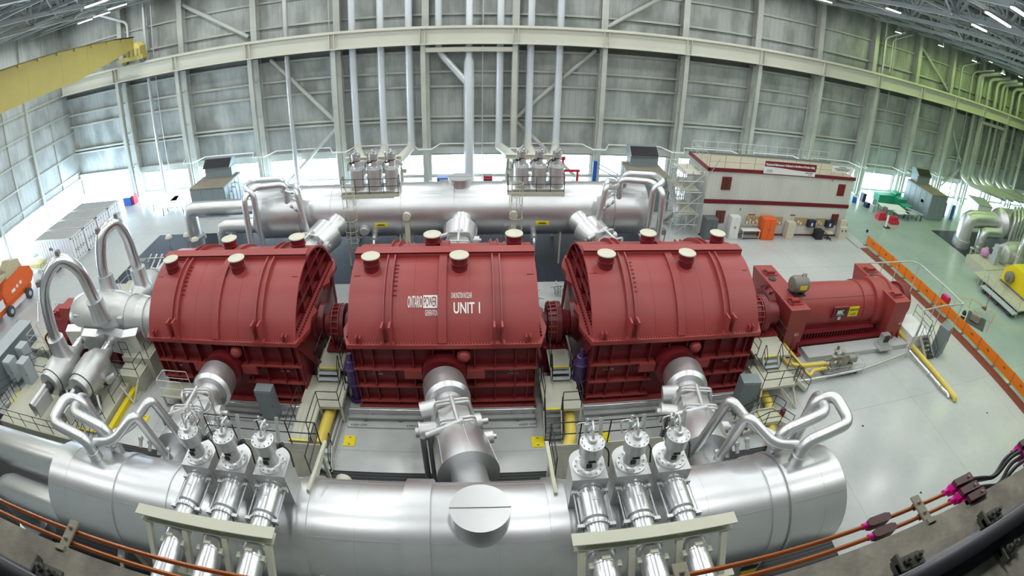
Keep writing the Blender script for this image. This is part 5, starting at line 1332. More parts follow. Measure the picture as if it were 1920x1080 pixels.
# purple pumps by the turbine flanks
def pump(x, y, label):
    t = thing('vertical_pump', label, 'pump', (x, y, 0), 'purple vertical pumps')
    m = MB(); m.lathe((x, y, 0), (0,0,1), [(0, 0.34), (0.1, 0.34), (0.12, 0.22), (1.0, 0.22), (1.02, 0.36), (1.10, 0.36), (1.12, 0.30), (1.9, 0.30), (1.92, 0.36), (2.0, 0.36), (2.05, 0.30), (2.35, 0.22), (2.38, 0.12), (2.75, 0.10)], 24); m.build('body', PURPLE, t)
    m = MB(); m.tube([(x+0.35, y-0.1, 0.05), (x+0.32, y-0.12, 1.7), (x+0.2, y, 2.3)], 0.07, 10, 0.3); m.build('riser', GALV, t)
    m = MB(); m.tube([(x-0.3, y, 1.9), (x-0.45, y, 1.4), (x-0.4, y, 0.1)], 0.05, 8, 0.2); m.build('drain', DARK, t)
pump(-5.72, 18.5, 'purple pump squeezed between UNIT 1 and the first red turbine'); pump(4.62, 18.6, 'purple pump between UNIT 1 and the last red turbine')
# generator plinth, pump skid and yellow pipes
struct('trim_generator_plinth', MB().box(18.3, 27.2, 19.55, 20.6, 0.0, 0.32), FLOORW)
t = thing('pump_skid', 'grey pump skid with valves in front of the generator', 'pump', (20, 18.5, 0))
m = MB(); m.box(18.75, 21.4, 18.0, 19.0, 0.12, 0.26); m.box(18.75, 21.4, 18.0, 18.06, 0.2, 0.34)
for x in (18.9, 20.9): m.box(x, x+0.12, 18.05, 18.95, 0.0, 0.12)
m.build('base_frame', GALV, t)
OLG = mat('olive_pump_paint', (0.30, 0.29, 0.23), 0.45, 0.1, 0.15, 3)
m = MB(); m.lathe((20.45, 18.5, 0.78), (1,0,0), [(0, 0.15), (0.05, 0.22), (0.5, 0.22), (0.52, 0.26), (0.58, 0.26), (0.6, 0.12), (0.8, 0.1)], 20); m.build('motor', OLG, t)
m = MB(); m.lathe((20.05, 18.55, 0.75), (0,-1,0), [(0, 0.34), (0.25, 0.34), (0.3, 0.15)], 22); m.box(19.9, 20.9, 18.3, 18.75, 0.26, 0.5); m.build('pump_casing', OLG, t)
m = MB()
for k, (x, y) in enumerate(((19.05, 18.3), (19.35, 18.6), (19.7, 18.35), (19.6, 18.8))):
    m.cyl((x, y, 0.26), (x, y, 1.25+0.12*k), 0.08, n=10); m.sphere((x, y, 0.8), 0.16, 12, 8); m.cyl((x-0.14, y, 1.05+0.1*k), (x+0.14, y, 1.05+0.1*k), 0.05, n=8)
    m.lathe((x, y, 1.25+0.12*k), (0,0,1), [(0, 0.17), (0.03, 0.17)], 14)
m.build_each('hand_valve', OLG, t, 4)
m = MB()
for z, y in ((0.55, 18.4), (0.7, 18.7), (0.45, 18.55)): m.cyl((18.8, y, z), (20.2, y, z), 0.07, n=10)
m.tube([(19.3, 18.3, 1.0), (19.3, 18.2, 1.3), (20.2, 18.3, 1.2), (20.3, 18.5, 1.0)], 0.06, 8, 0.15); m.build('manifold', OLG, t)
m = MB(); rail(m, [(18.7, 18.1, 0), (18.7, 17.9, 0), (21.5, 17.9, 0), (21.5, 18.9, 0)], 0.75, 0.022, 1.4, False); m.build('guard_rail', GALV, t)
m = MB(); m.cyl((21.15, 18.02, 0.05), (21.15, 18.22, 0.05), 0.22, n=18) if False else m.cyl((21.1, 18.2, 0.0), (21.1, 18.2, 0.12), 0.2, n=18); m.build('drip_pan', DARK, t)
for k, p in enumerate(([(18.8, 18.55, 0.62), (17.2, 18.6, 0.62), (16.3, 18.9, 0.6), (16.2, 20.2, 0.6)], [(18.8, 18.35, 0.45), (17.8, 18.3, 0.45), (17.5, 18.0, 0.3), (16.9, 20.4, 0.5)], [(17.5, 18.1, 0.3), (17.15, 19.2, 0.55), (16.85, 20.5, 0.75)])):
    m = MB(); m.tube(p, 0.13 - 0.02*k, 14, 0.25); tag(m.build('yellow_pipe', YEL), 'yellow pipe from the pump skid, %s of three' % ('upper', 'lower', 'thinnest')[k], 'pipe', 'yellow pipes')
m = MB(); m.tube([(14.4, 18.0, 0.35), (17.0, 17.75, 0.3), (21.5, 17.95, 0.3), (26.4, 18.75, 0.3)], 0.08, 12, 0.3); tag(m.build('floor_pipe', SIL), 'silver pipe along the floor in front of the generator', 'pipe')
m = MB(); m.tube([(27.0, 20.8, 0.55), (27.35, 19.4, 0.30), (27.4, 16.6, 0.24), (27.3, 14.0, 0.22), (27.3, 13.95, 0.05)], 0.17, 18, 0.25); tag(m.build('yellow_pipe', YEL), 'long straight yellow pipe on the floor past the generator', 'pipe', 'yellow pipes')
m = MB(); m.tube([(26.7, 18.9, 0.28), (26.85, 16.5, 0.2), (26.85, 14.9, 0.2), (27.0, 14.6, 0.2), (26.95, 14.3, 0.05)], 0.11, 14, 0.2)
for y in (18.0, 16.6, 15.3): m.lathe((26.78, y, 0.22), (0,-1,0), [(0, 0.12), (0, 0.15), (0.08, 0.15), (0.08, 0.12)], 14)
tag(m.build('silver_floor_pipe', SILB), 'bright silver pipe beside the long yellow floor pipe', 'pipe')
t = thing('junction_box_stand', 'grey junction box stand at the foot of the exciter end frame', 'box', (24.9, 19.4, 0.3))
m = MB(); m.cbox((24.75, 19.9, 0.75), (0.7, 0.4, 0.7)); m.build('box', GALV, t)
m = MB(); m.cbox((24.6, 19.6, 0.36), (1.2, 0.8, 0.06)); m.build('base', GALV, t)
m = MB()
for k in range(6): m.tube([(24.55+0.08*k, 19.7, 0.6), (24.5+0.09*k, 19.6, 0.95), (24.6+0.07*k, 19.7, 1.1)], 0.03, 6, 0.06)
m.build('wiring', DARK, t)
# galvanised rail frame and steps at the generator end
t = thing('galvanised_barrier', 'tall galvanised pipe barrier around the generator end', 'railing', (29, 20, 0))
m = MB(); m.tube([(26.9, 25.7, 2.9), (32.0, 25.8, 2.9), (32.5, 25.35, 2.9), (32.45, 22.0, 2.9), (32.3, 19.65, 2.9), (29.9, 19.75, 2.9), (27.0, 19.4, 2.95), (26.5, 18.75, 2.9), (26.2, 18.6, 0.05)], 0.055, 10, 0.12); m.build('top_rail', GALV, t)
m = MB()
for x, y in ((26.45, 18.75), (29.6, 19.7), (32.2, 19.7), (32.45, 22.3), (32.4, 25.3), (30.2, 25.75), (28.4, 25.72)): m.cyl((x, y, 0), (x, y, 2.95), 0.035, n=8)
m.build_each('post', GALV, t)
platform('small pale landing with black rails at the generator end', [(27.1, 29.2, 19.4, 21.9, 0.95, 0.95)], [[(27.6, 19.5, 0.95), (27.6, 19.45, 0.95)], [(28.9, 19.5, 0.95), (29.1, 21.6, 0.95)]], (), (), WHITE)
stair('steel_stair', 'steep dark stair between the yellow pipe and dark cabinet', 27.9, 28.75, 18.0, 19.35, 0.0, 0.95, 'Y', 5, DARK)
# white railed landing beside the first inlet pipe
platform('white railed landing beside the first inlet pipe', [(-15.9, -14.2, 16.8, 18.0, 0.9, 0.08)], [[(-14.3, 16.9, 0.9), (-15.8, 16.9, 0.9), (-15.8, 17.7, 0.9), (-14.3, 17.7, 0.9)]], [((-15.8, 16.9, 0.85), (-15.8, 16.9, 0)), ((-14.3, 16.9, 0.85), (-14.3, 16.9, 0))], rail_mat=WHITE)
# ================================================================== AIR HANDLING UNITS BY THE FAR WALL
AHU = mat('air_unit_grey', (0.25, 0.30, 0.315), 0.45, 0.1, 0.06, 1)
AHUT = mat('rusty_tan_unit_roof', (0.25, 0.225, 0.175), 0.6, 0, 0.25, 1.2)
def air_unit(x0, x1, y0, y1, h, label, lab_dir=-1, extra=True):
    t = thing('air_handling_unit', label, 'air unit', ((x0+x1)/2, (y0+y1)/2, 0), 'grey air handling units')
    m = MB(); m.box(x0, x1, y0, y1, 0.0, h); b = m.build('casing', AHU, t)
    m = MB(); m.box(x0-0.06, x1+0.06, y0-0.06, y1+0.06, h, h+0.06); m.build('roof', AHUT, t)
    m = MB()
    n = 3
    for k in range(n):
        x = x0+(x1-x0)*k/n; m.box(x+0.05, x+(x1-x0)/n-0.05, y0-0.025, y0, h*0.36, h-0.08)
        m.box(x+0.05, x+(x1-x0)/n-0.05, y0-0.025, y0, 0.1, h*0.33)
    m.build_each('door_panel', AHU, t)
    for sx, xx in ((-1, x0), (1, x1)):
        m = MB(); k = 5
        for i in range(k):
            y = y0+(y1-y0)*i/k; m.box(min(xx, xx+sx*0.03), max(xx, xx+sx*0.03), y+0.06, y+(y1-y0)/k-0.06, 0.15, h-0.1)
        m.build_each('side_panel', AHU, t)
    xm, w = (x0+x1)/2+0.1, (x1-x0)*0.40
    m = MB(); m.box(xm-w, xm+w, y1-1.3, y1-0.1, h+0.06, h+1.05); m.build('plenum', AHU, t)
    m = MB(); m.prism([(y1-1.6, h+1.05), (y1-0.1, h+1.05), (y1-0.1, h+1.75), (y1-0.75, h+1.75)], 'X', xm-w-0.1, xm+w-0.05); hd = m.build('hood', AHU, t)
    m = MB()
    d = Vector((0, 0.85, 0.70)).normalized(); nn = Vector((0, -0.70, 0.85)).normalized()
    p0 = Vector((0, y1-1.6, h+1.05)); L = 1.10
    m.bar(Vector((xm-0.05, p0.y, p0.z)) + d*0.05 + nn*0.012, Vector((xm-0.05, p0.y, p0.z)) + d*1.05 + nn*0.012, 2*w-0.1, 0.02, up=nn)
    for i in range(9):
        q = p0 + d*(0.06+L*(i/9)) + nn*0.02
        m.bar((xm-w, q.y, q.z), (xm+w-0.15, q.y, q.z), 0.05, 0.09, up=nn)
    m.build('louvre', BLACK, hd)
    m = MB()
    for i in range(4): m.tube([(x1+0.25+0.12*i, y0+0.6+0.5*i, 0), (x1+0.25+0.12*i, y0+0.6+0.5*i, h*0.6+0.2*i), (x1+0.05, y0+0.9+0.5*i, h*0.6+0.25*i)], 0.06, 8, 0.15)
    m.build('side_piping', GALV, t)
    return t
air_unit(-25.9, -22.2, 41.0, 45.0, 2.75, 'grey air handling unit with black hood behind the silver ducts with tall bends')
air_unit(13.0, 16.25, 40.6, 44.9, 3.0, 'grey air handling unit with black hood beside the scaffold and white workshop')
t = air_unit(50.5, 53.8, 40.7, 45.6, 3.1, 'tall steel air handling unit with black hood on the green floor')
m = MB(); m.box(50.47, 50.5, 41.9, 42.4, 1.6, 1.95); m.build('warning_sign', YELB, t)
# ================================================================== WORKSHOP
t = thing('workshop_building', 'pale two storey workshop with dark red bands against the far wall', 'building', (25, 38, 0))
wy = 36.0
CL2 = striped('ribbed_workshop_cladding', (0.56,0.57,0.53), (0.47,0.48,0.45), 0, 0.32, 0.06, 0.6)
m = MB(); m.box(17.5, 32.5, wy, 40.0, 0.0, 5.55); m.build('wall', CL2, t)
m = MB(); m.box(17.4, 32.6, wy-0.06, 40.1, 5.55, 5.62); m.build('roof', mat('tan_roof_sheet', (0.40, 0.37, 0.28), 0.7, 0, 0.08, 0.6), t)
TRIMR = mat('dark_red_trim', (0.17, 0.010, 0.022), 0.45, 0, 0.06, 2)
m = MB(); m.box(17.38, 32.62, wy-0.1, wy-0.02, 5.42, 5.70); m.box(17.36, 17.46, wy-0.1, 40.1, 5.42, 5.70); m.build('eaves_trim', TRIMR, t, label='dark red eaves trim')
m = MB(); m.box(17.45, 32.55, wy-0.05, wy, 2.76, 3.10)
for z in (2.84, 2.93, 3.02): m.box(17.45, 32.55, wy-0.07, wy-0.05, z-0.02, z+0.02)
m.build('belt_trim', TRIMR, t, label='dark red belt between the storeys')
m = MB(); m.box(17.45, 32.55, wy-0.05, wy, 0.04, 0.16); m.build('plinth_trim', TRIMR, t)
for wx, wz, d in ((19.17, 4.46, 0.36), (31.15, 4.45, 0.36), (19.12, 1.62, 0.36), (31.2, 1.62, 0.36)):
    m = MB(); m.box(wx-d-0.06, wx+d+0.06, wy-0.06, wy, wz-0.53, wz+0.53); f = m.build('window', TRIMR, t)
    for s in (-1, 1):
        m = MB(); m.box(wx+s*0.19-0.14, wx+s*0.19+0.14, wy-0.08, wy-0.06, wz-0.46, wz+0.46); m.build('pane', BROWNB if not (wx > 31 and wz > 3) else REDD, f)
m = MB()
rail(m, [(17.5, wy+0.6, 5.62), (17.5, 39.95, 5.62), (32.0, 39.95, 5.62)], 1.05, 0.022, 1.2); m.build('roof_railing', GALV, t)
m = MB(); m.box(17.45, 32.4, 39.85, 40.05, 5.62, 5.74); m.build('roof_curb', STEELD, t)
m = MB(); rail(m, [(17.5, wy+0.1, 5.62), (32.4, wy+0.1, 5.62)], 1.05, 0.016, 1.35); m.build('front_railing', STEELD, t)
m = MB(); m.cbox((29.9, wy-0.02, 5.28), (0.08, 0.06, 0.14)); m.cbox((20.9, wy-0.03, 2.3), (0.06, 0.06, 0.2)); m.build_each('wall_lamp', STEELD, t)
m = MB(); m.cbox((22.1, wy-0.02, 1.86), (0.65, 0.03, 0.10)); m.cbox((26.3, wy-0.02, 1.92), (0.55, 0.03, 0.10)); m.build_each('name_strip', mat('brown_name_strip', (0.25, 0.1, 0.07), 0.5, 0, 0.2, 8), t)
t = thing('wall_banner', 'white and dark red maintenance banner on the workshop eaves', 'banner', (25, wy-0.15, 6))
BZ0, BZ1, BX0, BX1 = 5.50, 6.55, 22.35, 27.65
m = MB(); m.box(BX0, BX1, wy-0.16, wy-0.13, BZ0, BZ1); m.build('sheet', WHITE, t)
top = [(BX0+(BX1-BX0)*k/24, BZ0+0.50+0.10*math.cos(k/24*PI*1.15)+0.0) for k in range(25)]
m = MB(); m.prism(top + [(BX1, BZ1), (BX0, BZ1)], 'Y', wy-0.175, wy-0.16); m.build('red_swoosh', TRIMR, t, label='dark red upper part of the banner')
text('Mechanical Maintenance: Dedicated to Excellence & Nuclear Safety', 0.28, TXT, 'lettering', t, face_y(BX0+0.1, wy-0.18, BZ1-0.36), 'white lettering', fit=BX1-BX0-0.25, bold=0.006)
text('ONTARIO POWER', 0.16, TXTK, 'lettering', t, face_y(BX1-1.1, wy-0.165, BZ0+0.22), 'dark lettering', fit=0.8)
text('GENERATION', 0.09, TXTK, 'lettering', t, face_y(BX1-0.75, wy-0.165, BZ0+0.10), 'dark lettering', fit=0.4)
m = MB()
for k in range(5): m.box(BX0+0.25+0.05*(k % 2), BX0+0.85, wy-0.165, wy-0.16, BZ0+0.12+0.055*k, BZ0+0.14+0.055*k)
m.build('small_print', GREYC, t)
m = MB()
for x in (BX0+0.4, BX1-0.4): m.bar((x, wy-0.14, BZ1-0.1), (x, wy+0.6, 5.65), 0.03, 0.03)
m.build('stay', GALV, t)
t = thing('notice_board', 'small white notice on the workshop eaves beside the banner', 'sign', (30.7, wy-0.1, 6.3))
m = MB(); m.box(29.5, 32.0, wy-0.12, wy-0.09, 6.08, 6.62); m.build('sheet', WHITE, t)
m = MB()
for w, z in ((0.9, 6.52), (1.9, 6.38), (1.5, 6.25)):
    n = int(w/0.16)
    for q in range(n): m.box(30.7-w/2+w*q/n, 30.7-w/2+w*(q+0.8)/n, wy-0.125, wy-0.12, z-0.035, z+0.035)
m.build('print_line', TXTK, t, label='rows of small dark print')
m = MB()
for x in (29.8, 31.7): m.bar((x, wy-0.1, 6.1), (x, wy-0.02, 5.5), 0.04, 0.04)
m.build_each('post', GALV, t)
# furniture along the workshop front
cabinet(18.1, 35.55, 1.05, 0.9, 1.75, 0, 'dark grey steel cupboard at the scaffold end of the workshop front', mat('slate_cupboard', (0.12,0.135,0.15), 0.45, 0, 0.06, 1), name='steel_cupboard', doors=2, group='cupboards along the workshop')
cabinet(20.35, 35.65, 0.85, 0.6, 1.88, 0, 'white two door cupboard before the workshop', WHITE, name='steel_cupboard', doors=2, group='cupboards along the workshop')
cabinet(23.55, 35.5, 1.25, 0.8, 1.85, 0, 'bright orange two door cupboard before the workshop', ORANGEL, name='steel_cupboard', doors=2, group='cupboards along the workshop')
t = thing('filing_cabinet', 'cream filing cabinet beside the orange cupboard', 'cabinet', (26.0, 35.6, 0))
m = MB(); m.box(25.6, 26.4, 35.3, 35.9, 0, 1.5); m.build('body', LID, t)
m = MB()
for k in range(4): m.box(25.64, 26.36, 35.275, 35.3, 0.06+0.36*k, 0.38+0.36*k)
for dr in m.build_each('drawer', LID, t): pass
t = thing('work_bench', 'pale two tier bench between the white and orange cupboards', 'bench', (21.9, 35.5, 0))
m = MB(); m.box(21.05, 22.75, 35.1, 35.75, 0.78, 0.83); m.build('top', WHITE, t)
m = MB(); m.box(21.1, 22.7, 35.5, 35.75, 1.12, 1.16); m.box(21.1, 22.7, 35.15, 35.7, 0.2, 0.24); m.build_each('shelf', GALV, t)
m = MB()
for x in (21.1, 22.7):
    for y in (35.15, 35.7): m.box(x-0.03, x+0.03, y-0.03, y+0.03, 0, 0.78 if y < 35.5 else 1.14)
m.build_each('leg', GALV, t)
for k, (a, b) in enumerate(((21.6, 22.15), (22.2, 22.9), (24.3, 25.3), (26.6, 28.0), (28.95, 30.1))):
    m = MB(); m.box(a, b, wy-0.06, wy-0.02, 1.02, 1.72)
    t = thing('cork_board', ('first tan board above the bench', 'second tan board above the bench', 'tan board beside the orange cupboard', 'tan board beside the cream filing cabinet', 'tan board with papers between the navy boxes')[k], 'board', ((a+b)/2, wy, 1.4), 'boards on the workshop wall')
    m.build('board', TAN, t)
    m = MB()
    for q in range(3): m.cbox((a+0.15+0.3*q if a+0.15+0.3*q < b-0.1 else b-0.12, wy-0.065, 1.2+0.15*(q % 2)), (0.14, 0.01, 0.2))
    m.build('paper', WHITE, t)
for k, x in enumerate((28.4, 30.55)):
    t = thing('wall_box', ('navy wall box above the black bin', 'navy wall box above the star footed tray')[k], 'box', (x, wy, 1.4), 'navy boxes on the workshop wall')
    m = MB(); m.box(x-0.42, x+0.42, wy-0.4, wy-0.02, 0.98, 1.62); m.build('body', NAVY, t)
    m = MB(); m.box(x-0.1, x+0.08, wy-0.41, wy-0.4, 1.1, 1.4); m.build('label_paper', WHITE, t)
t = thing('waste_bin', 'black bin on the floor before the workshop', 'bin', (29.3, 35.5, 0)); m = MB(); m.prism([(28.95, 0), (29.65, 0), (29.7, 0.78), (28.9, 0.78)], 'Y', 35.2, 35.8); m.build('body', BLACK, t); m = MB(); m.box(28.88, 29.72, 35.15, 35.85, 0.78, 0.84); m.build('lid', BLACK, t)
t = thing('pedestal_tray', 'small tray on a black star foot before the workshop', 'stand', (30.5, 35.4, 0)); m = MB(); m.cbox((30.5, 35.4, 0.62), (0.7, 0.5, 0.1)); m.build('tray', LID, t); m = MB(); m.cyl((30.5, 35.4, 0.05), (30.5, 35.4, 0.58), 0.05, n=8)
for k in range(5): m.bar((30.5, 35.4, 0.1), (30.5+0.4*math.cos(k*1.257), 35.4+0.4*math.sin(k*1.257), 0.03), 0.06, 0.05)
m.build('star_foot', BLACK, t)
t = thing('kiosk_cabinet', 'cream kiosk cabinet at the workshop corner toward the green floor', 'cabinet', (32.2, 35.6, 0)); m = MB(); m.box(31.7, 32.65, 35.3, 35.9, 0, 1.15); m.box(31.8, 32.6, 35.6, 35.9, 1.15, 1.7); m.build('body', LID, t); m = MB(); m.cbox((31.95, 35.29, 0.85), (0.12, 0.02, 0.2)); m.cbox((32.4, 35.29, 0.85), (0.12, 0.02, 0.2)); m.build('display', BLACK, t)
# scaffold stair at the workshop's left end
t = thing('scaffold_tower', 'silver scaffold stair tower at the workshop\'s end', 'scaffold', (16.4, 37.6, 0))
m = MB()
for x in (15.4, 16.2, 16.95):
    for y in (36.0, 37.4, 38.8): m.cyl((x, y, 0), (x, y, 5.4), 0.035, n=6)
m.build_each('standard', GALV, t)
m = MB()
for z in (0.9, 1.8, 2.7, 3.6, 4.5, 5.3):
    for y in (36.0, 37.4, 38.8): m.cyl((15.1, y, z), (17.2, y, z), 0.03, n=6)
    for x in (15.4, 16.95): m.cyl((x, 35.7, z), (x, 39.1, z), 0.03, n=6)
m.build_each('ledger', GALV, t)
m = MB()
for k in range(3): m.cyl((15.4, 36.0, 0.2+1.7*k), (17.2, 36.0, 1.7+1.7*k), 0.03, n=6); m.cyl((15.4, 36, 1.8+1.5*k), (15.4, 38.8, 0.3+1.5*k), 0.03, n=6)
m.cyl((17.2, 36.0, 4.4), (18.1, 35.6, 6.5), 0.03, n=6); m.cyl((14.6, 35.4, 0.1), (15.6, 36.5, 4.2), 0.03, n=6)
m.build_each('brace', GALV, t)
m = MB()
for z in (1.85, 3.65, 5.0): m.box(15.45, 17.0, 36.1, 38.7, z, z+0.05)
m.build_each('plank', BEIGE, t)
m = MB()
for k in range(2): m.bar((15.3, 38.4-2.2*(k % 2), 0.1+1.8*k), (15.3, 36.2+2.2*(k % 2), 1.9+1.8*k), 0.5, 0.08)
m.build_each('stair_flight', GALV, t)
t = thing('control_desk', 'small dark desk on legs behind the last red turbine', 'desk', (13.4, 34.6, 0)); m = MB(); m.box(12.9, 14.0, 34.4, 34.9, 0.75, 1.15); m.build('top_box', STEELD, t)
m = MB()
for x in (12.95, 13.3, 13.6, 13.95): m.box(x-0.03, x+0.03, 34.45, 34.5, 0, 0.75)
m.build_each('leg', STEELD, t)
# blue post rack and red gantry seen through the gap by the windows
t = thing('blue_rack', 'bright blue upright with ladder arm beside the air unit by the workshop', 'rack', (10.4, 46.4, 0)); m = MB(); m.box(10.4, 10.75, 44.8, 45.1, 0, 3.0); m.build('upright', BLUE, t)
m = MB(); m.bar((10.75, 44.9, 2.85), (12.7, 44.6, 1.9), 0.05, 0.08); m.bar((10.75, 44.9, 2.45), (12.7, 44.6, 1.5), 0.05, 0.08)
for k in range(7): m.cyl((10.9+0.28*k, 44.9-0.04*k, 2.78-0.137*k), (10.9+0.28*k, 44.9-0.04*k, 2.36-0.137*k), 0.02, n=6)
m.build('ladder_arm', mat('pale_blue_arm', (0.25,0.42,0.62), 0.45, 0, 0.05, 2), t)
t = thing('red_gantry', 'red lifting gantry with a hanging sign before the far windows', 'gantry', (6.8, 46.9, 0)); RG = mat('gantry_red', (0.55, 0.03, 0.06), 0.45, 0, 0.06, 2)
m = MB()
for x in (4.3, 7.9): m.box(x-0.1, x+0.1, 46.2, 46.4, 0, 2.75)
m.box(7.75, 7.95, 45.2, 45.4, 0, 1.9); m.box(9.0, 9.2, 45.2, 45.4, 0, 1.9)
m.build_each('leg', RG, t)
m = MB(); m.box(3.9, 8.1, 46.2, 46.4, 2.65, 2.95); m.box(7.6, 9.3, 45.2, 45.4, 1.85, 2.05); m.build_each('beam', RG, t)
t = thing('hanging_sign', 'white sign for the turbine generator training station under the red gantry', 'sign', (6.7, 46.1, 1.9)); m = MB(); m.box(5.0, 7.85, 46.08, 46.12, 1.55, 2.15); m.build('sheet', WHITE, t)
m = MB(); m.box(5.9, 7.85, 46.06, 46.08, 1.45, 1.55); m.build('yellow_strip', YEL, t)
text('& Turbine Generator', 0.2, TXTK, 'lettering', t, face_y(5.4, 46.07, 1.93), 'dark lettering', fit=2.3)
text('Training Station', 0.2, mat('purple_lettering', (0.2, 0.02, 0.25), 0.5, 0, 0.05, 2), 'lettering', t, face_y(5.3, 46.07, 1.68), 'purple lettering', fit=1.7)
t = thing('equipment_crate', 'blue equipment crate behind the far vessel and middle nozzle', 'crate', (-9, 46, 0)); 
m = MB(); m.box(-3.5, -2.2, 46.2, 47.0, 0, 0.95); m.build('body', BLUE, t); m = MB(); m.box(-3.3, -2.4, 46.16, 46.2, 0.6, 0.85); m.build('panel', GREYL, t)
t = thing('red_case', 'small maroon case behind the far vessel near the middle nozzle', 'case', (1.0, 46.3, 0)); m = MB(); m.box(0.7, 1.5, 46, 46.6, 0.0, 1.15); m.build('body', MAROON, t); m = MB(); m.box(0.7, 1.5, 45.97, 46.0, 0.85, 1.1); m.build('lid', RG, t)
# ================================================================== WEST SIDE: CONTAINERS, TABLES, LIFT
CONT = mat('white_container_paint', (0.82, 0.83, 0.84), 0.5, 0, 0.04, 1)
CONTR = mat('grey_container_roof', (0.58, 0.59, 0.60), 0.6, 0, 0.10, 1)
def container(y0, label):
    x0, x1, d, h = -40.9, -35.3, 1.95, 2.25
    t = thing('shipping_container', label, 'container', ((x0+x1)/2, y0+d/2, 0), 'white shipping containers')
    m = MB()
    for (ya, yb) in ((y0, y0+0.06), (y0+d-0.06, y0+d)):
        n = 26; w = (x1-x0-0.2)/n
        for k in range(n):
            o = 0.03 if k % 2 else 0.0
            m.box(x0+0.1+k*w, x0+0.1+(k+1)*w, ya+o, yb-0.03+o, 0.15, h-0.08)
    m.box(x0+0.03, x0+0.06, y0, y0+d, 0.1, h); m.build('wall', CONT, t)
    m = MB(); n = 22; w = (x1-x0-0.1)/n
    for k in range(n): m.box(x0+0.05+k*w, x0+0.05+(k+0.62)*w, y0+0.08, y0+d-0.08, h-0.04, h+0.02)
    m.box(x0, x1, y0+0.04, y0+d-0.04, h-0.06, h-0.03); m.build('roof', CONTR, t)
    m = MB()
    for x in (x0, x1-0.12):
        for y in (y0, y0+d-0.12): m.box(x, x+0.12, y, y+0.12, 0, h)
    for y in (y0, y0+d-0.1):
        for z in (0.02, h-0.1): m.box(x0, x1, y, y+0.1, z, z+0.12)
    for x in (x0, x1-0.1):
        for z in (0.02, h-0.1): m.box(x, x+0.1, y0, y0+d, z, z+0.12)
    m.build('frame', CONT, t)
    for s in (0, 1):
        ya = y0+0.13+s*(d/2-0.12); yb = ya+d/2-0.15
        m = MB(); m.box(x1-0.06, x1-0.02, ya, yb, 0.16, h-0.12); dr = m.build('door', CONT, t)
        m = MB()
        for q in (0.25, 0.72):
            y = ya+(yb-ya)*q; m.cyl((x1+0.02, y, 0.1), (x1+0.02, y, h-0.06), 0.022, n=6)
        m.build_each('lock_rod', GALV, dr)
        m = MB()
        for q in (0.25, 0.72):
            y = ya+(yb-ya)*q
            for z in (0.3, 0.85, 1.1, h-0.35): m.cbox((x1+0.02, y, z), (0.05, 0.1, 0.07))
            m.cbox((x1+0.04, y+0.12, 1.0), (0.03, 0.28, 0.04))
        m.build('lock_fitting', STEELD, dr)
    return t
for k, y in enumerate((32.75, 34.95, 37.15, 39.3)):
    o = container(y, ('white shipping container with black side marks, first of the row', 'white shipping container next to the black marked one', 'white shipping container third along the row by the end wall', 'white shipping container at the row end beside the blue bin')[k])
    if k == 0:
        m = MB()
        for q, hh in ((0, 0.22), (1, 0.3), (2, 0.22)): m.box(-38.9+0.22*q, -38.78+0.22*q, 32.72, 32.75, 1.2, 1.2+hh)
        m.build('side_marking', TXTK, o, label='black marks on the container side')
def table(x, y, w, d, rz, label, top=WHITE, h=0.8, leg=NAVY, group='folding work tables'):
    t = thing('work_table', label, 'table', (x, y, 0), group)
    m = MB(); m.cbox((0, 0, h-0.02), (w, d, 0.05)); m.build('top', top, t, world=False)
    for sx in (-1, 1):
        for sy in (-1, 1):
            m = MB(); m.bar((sx*(w/2-0.18), sy*(d/2-0.12), h-0.04), (sx*(w/2-0.12), sy*(d/2-0.08), 0), 0.06, 0.06); m.build('leg', leg, t, world=False)
    m = MB()
    for sx in (-1, 1): m.bar((sx*(w/2-0.15), -d/2+0.1, 0.3), (sx*(w/2-0.15), d/2-0.1, 0.3), 0.04, 0.04)
    m.build_each('cross_bar', leg, t) if False else m.build('cross_bar', leg, t, world=False)
    t.rotation_euler.z = rz
table(-31.2, 44.3, 2.9, 1.8, 0.25, 'large white work table by the end wall columns'); table(-29.2, 44.5, 2.4, 1.3, 0.1, 'white work table touching the large one behind'); table(-29.1, 42.6, 2.6, 1.3, 0.12, 'white work table in front, toward the tall silver duct')
t = thing('storage_bin', 'blue bin with red end beside the corner crane column', 'bin', (-37.4, 45.8, 0)); m = MB(); m.cbox((-37.5, 45.8, 0.45), (1.1, 0.9, 0.9)); m.build('body', BLUE, t); m = MB(); m.cbox((-36.8, 46.0, 0.5), (0.35, 0.8, 0.95)); m.build('end_cap', RG, t)
for k in range(7):
    m = MB(); a = random.random()*6; m.tube([(-41.2+0.25*k, 43.2+0.2*(k % 3), 0.08), (-40.9+0.22*k, 43.6, 0.9+0.1*(k % 2)), (-40.5+0.2*k, 44.2, 0.4)], 0.09, 6, 0.2)
    tag(m.build('hose_coil', mat('teal_hose', (0.20, 0.45, 0.45), 0.5, 0, 0.1, 3)), 'teal hose in the pile behind the white containers', 'hose', 'teal hoses behind the containers')
t = thing('pink_bundle', 'pink wrapped bundle behind the second container', 'bundle', (-43, 38.2, 0)); m = MB(); m.sphere((-43.0, 38.6, 0.55), 0.6, 14, 8, 0.8); m.sphere((-42.4, 38.9, 0.5), 0.5, 12, 8, 0.9); m.build('wrap', mat('pink_sheet', (0.65,0.28,0.55), 0.5, 0, 0.1, 3), t); m = MB(); m.box(-44.2, -42, 37.6, 38.2, 0, 0.15); m.build('skid', GREYL, t)
t = thing('pallet_cart', 'pale cart loaded with yellow boards before the container row', 'cart', (-39.7, 31.5, 0))
m = MB(); m.box(-40.9, -38.6, 30.9, 32.1, 0.25, 0.35); m.build('bed', WHITE, t)
m = MB()
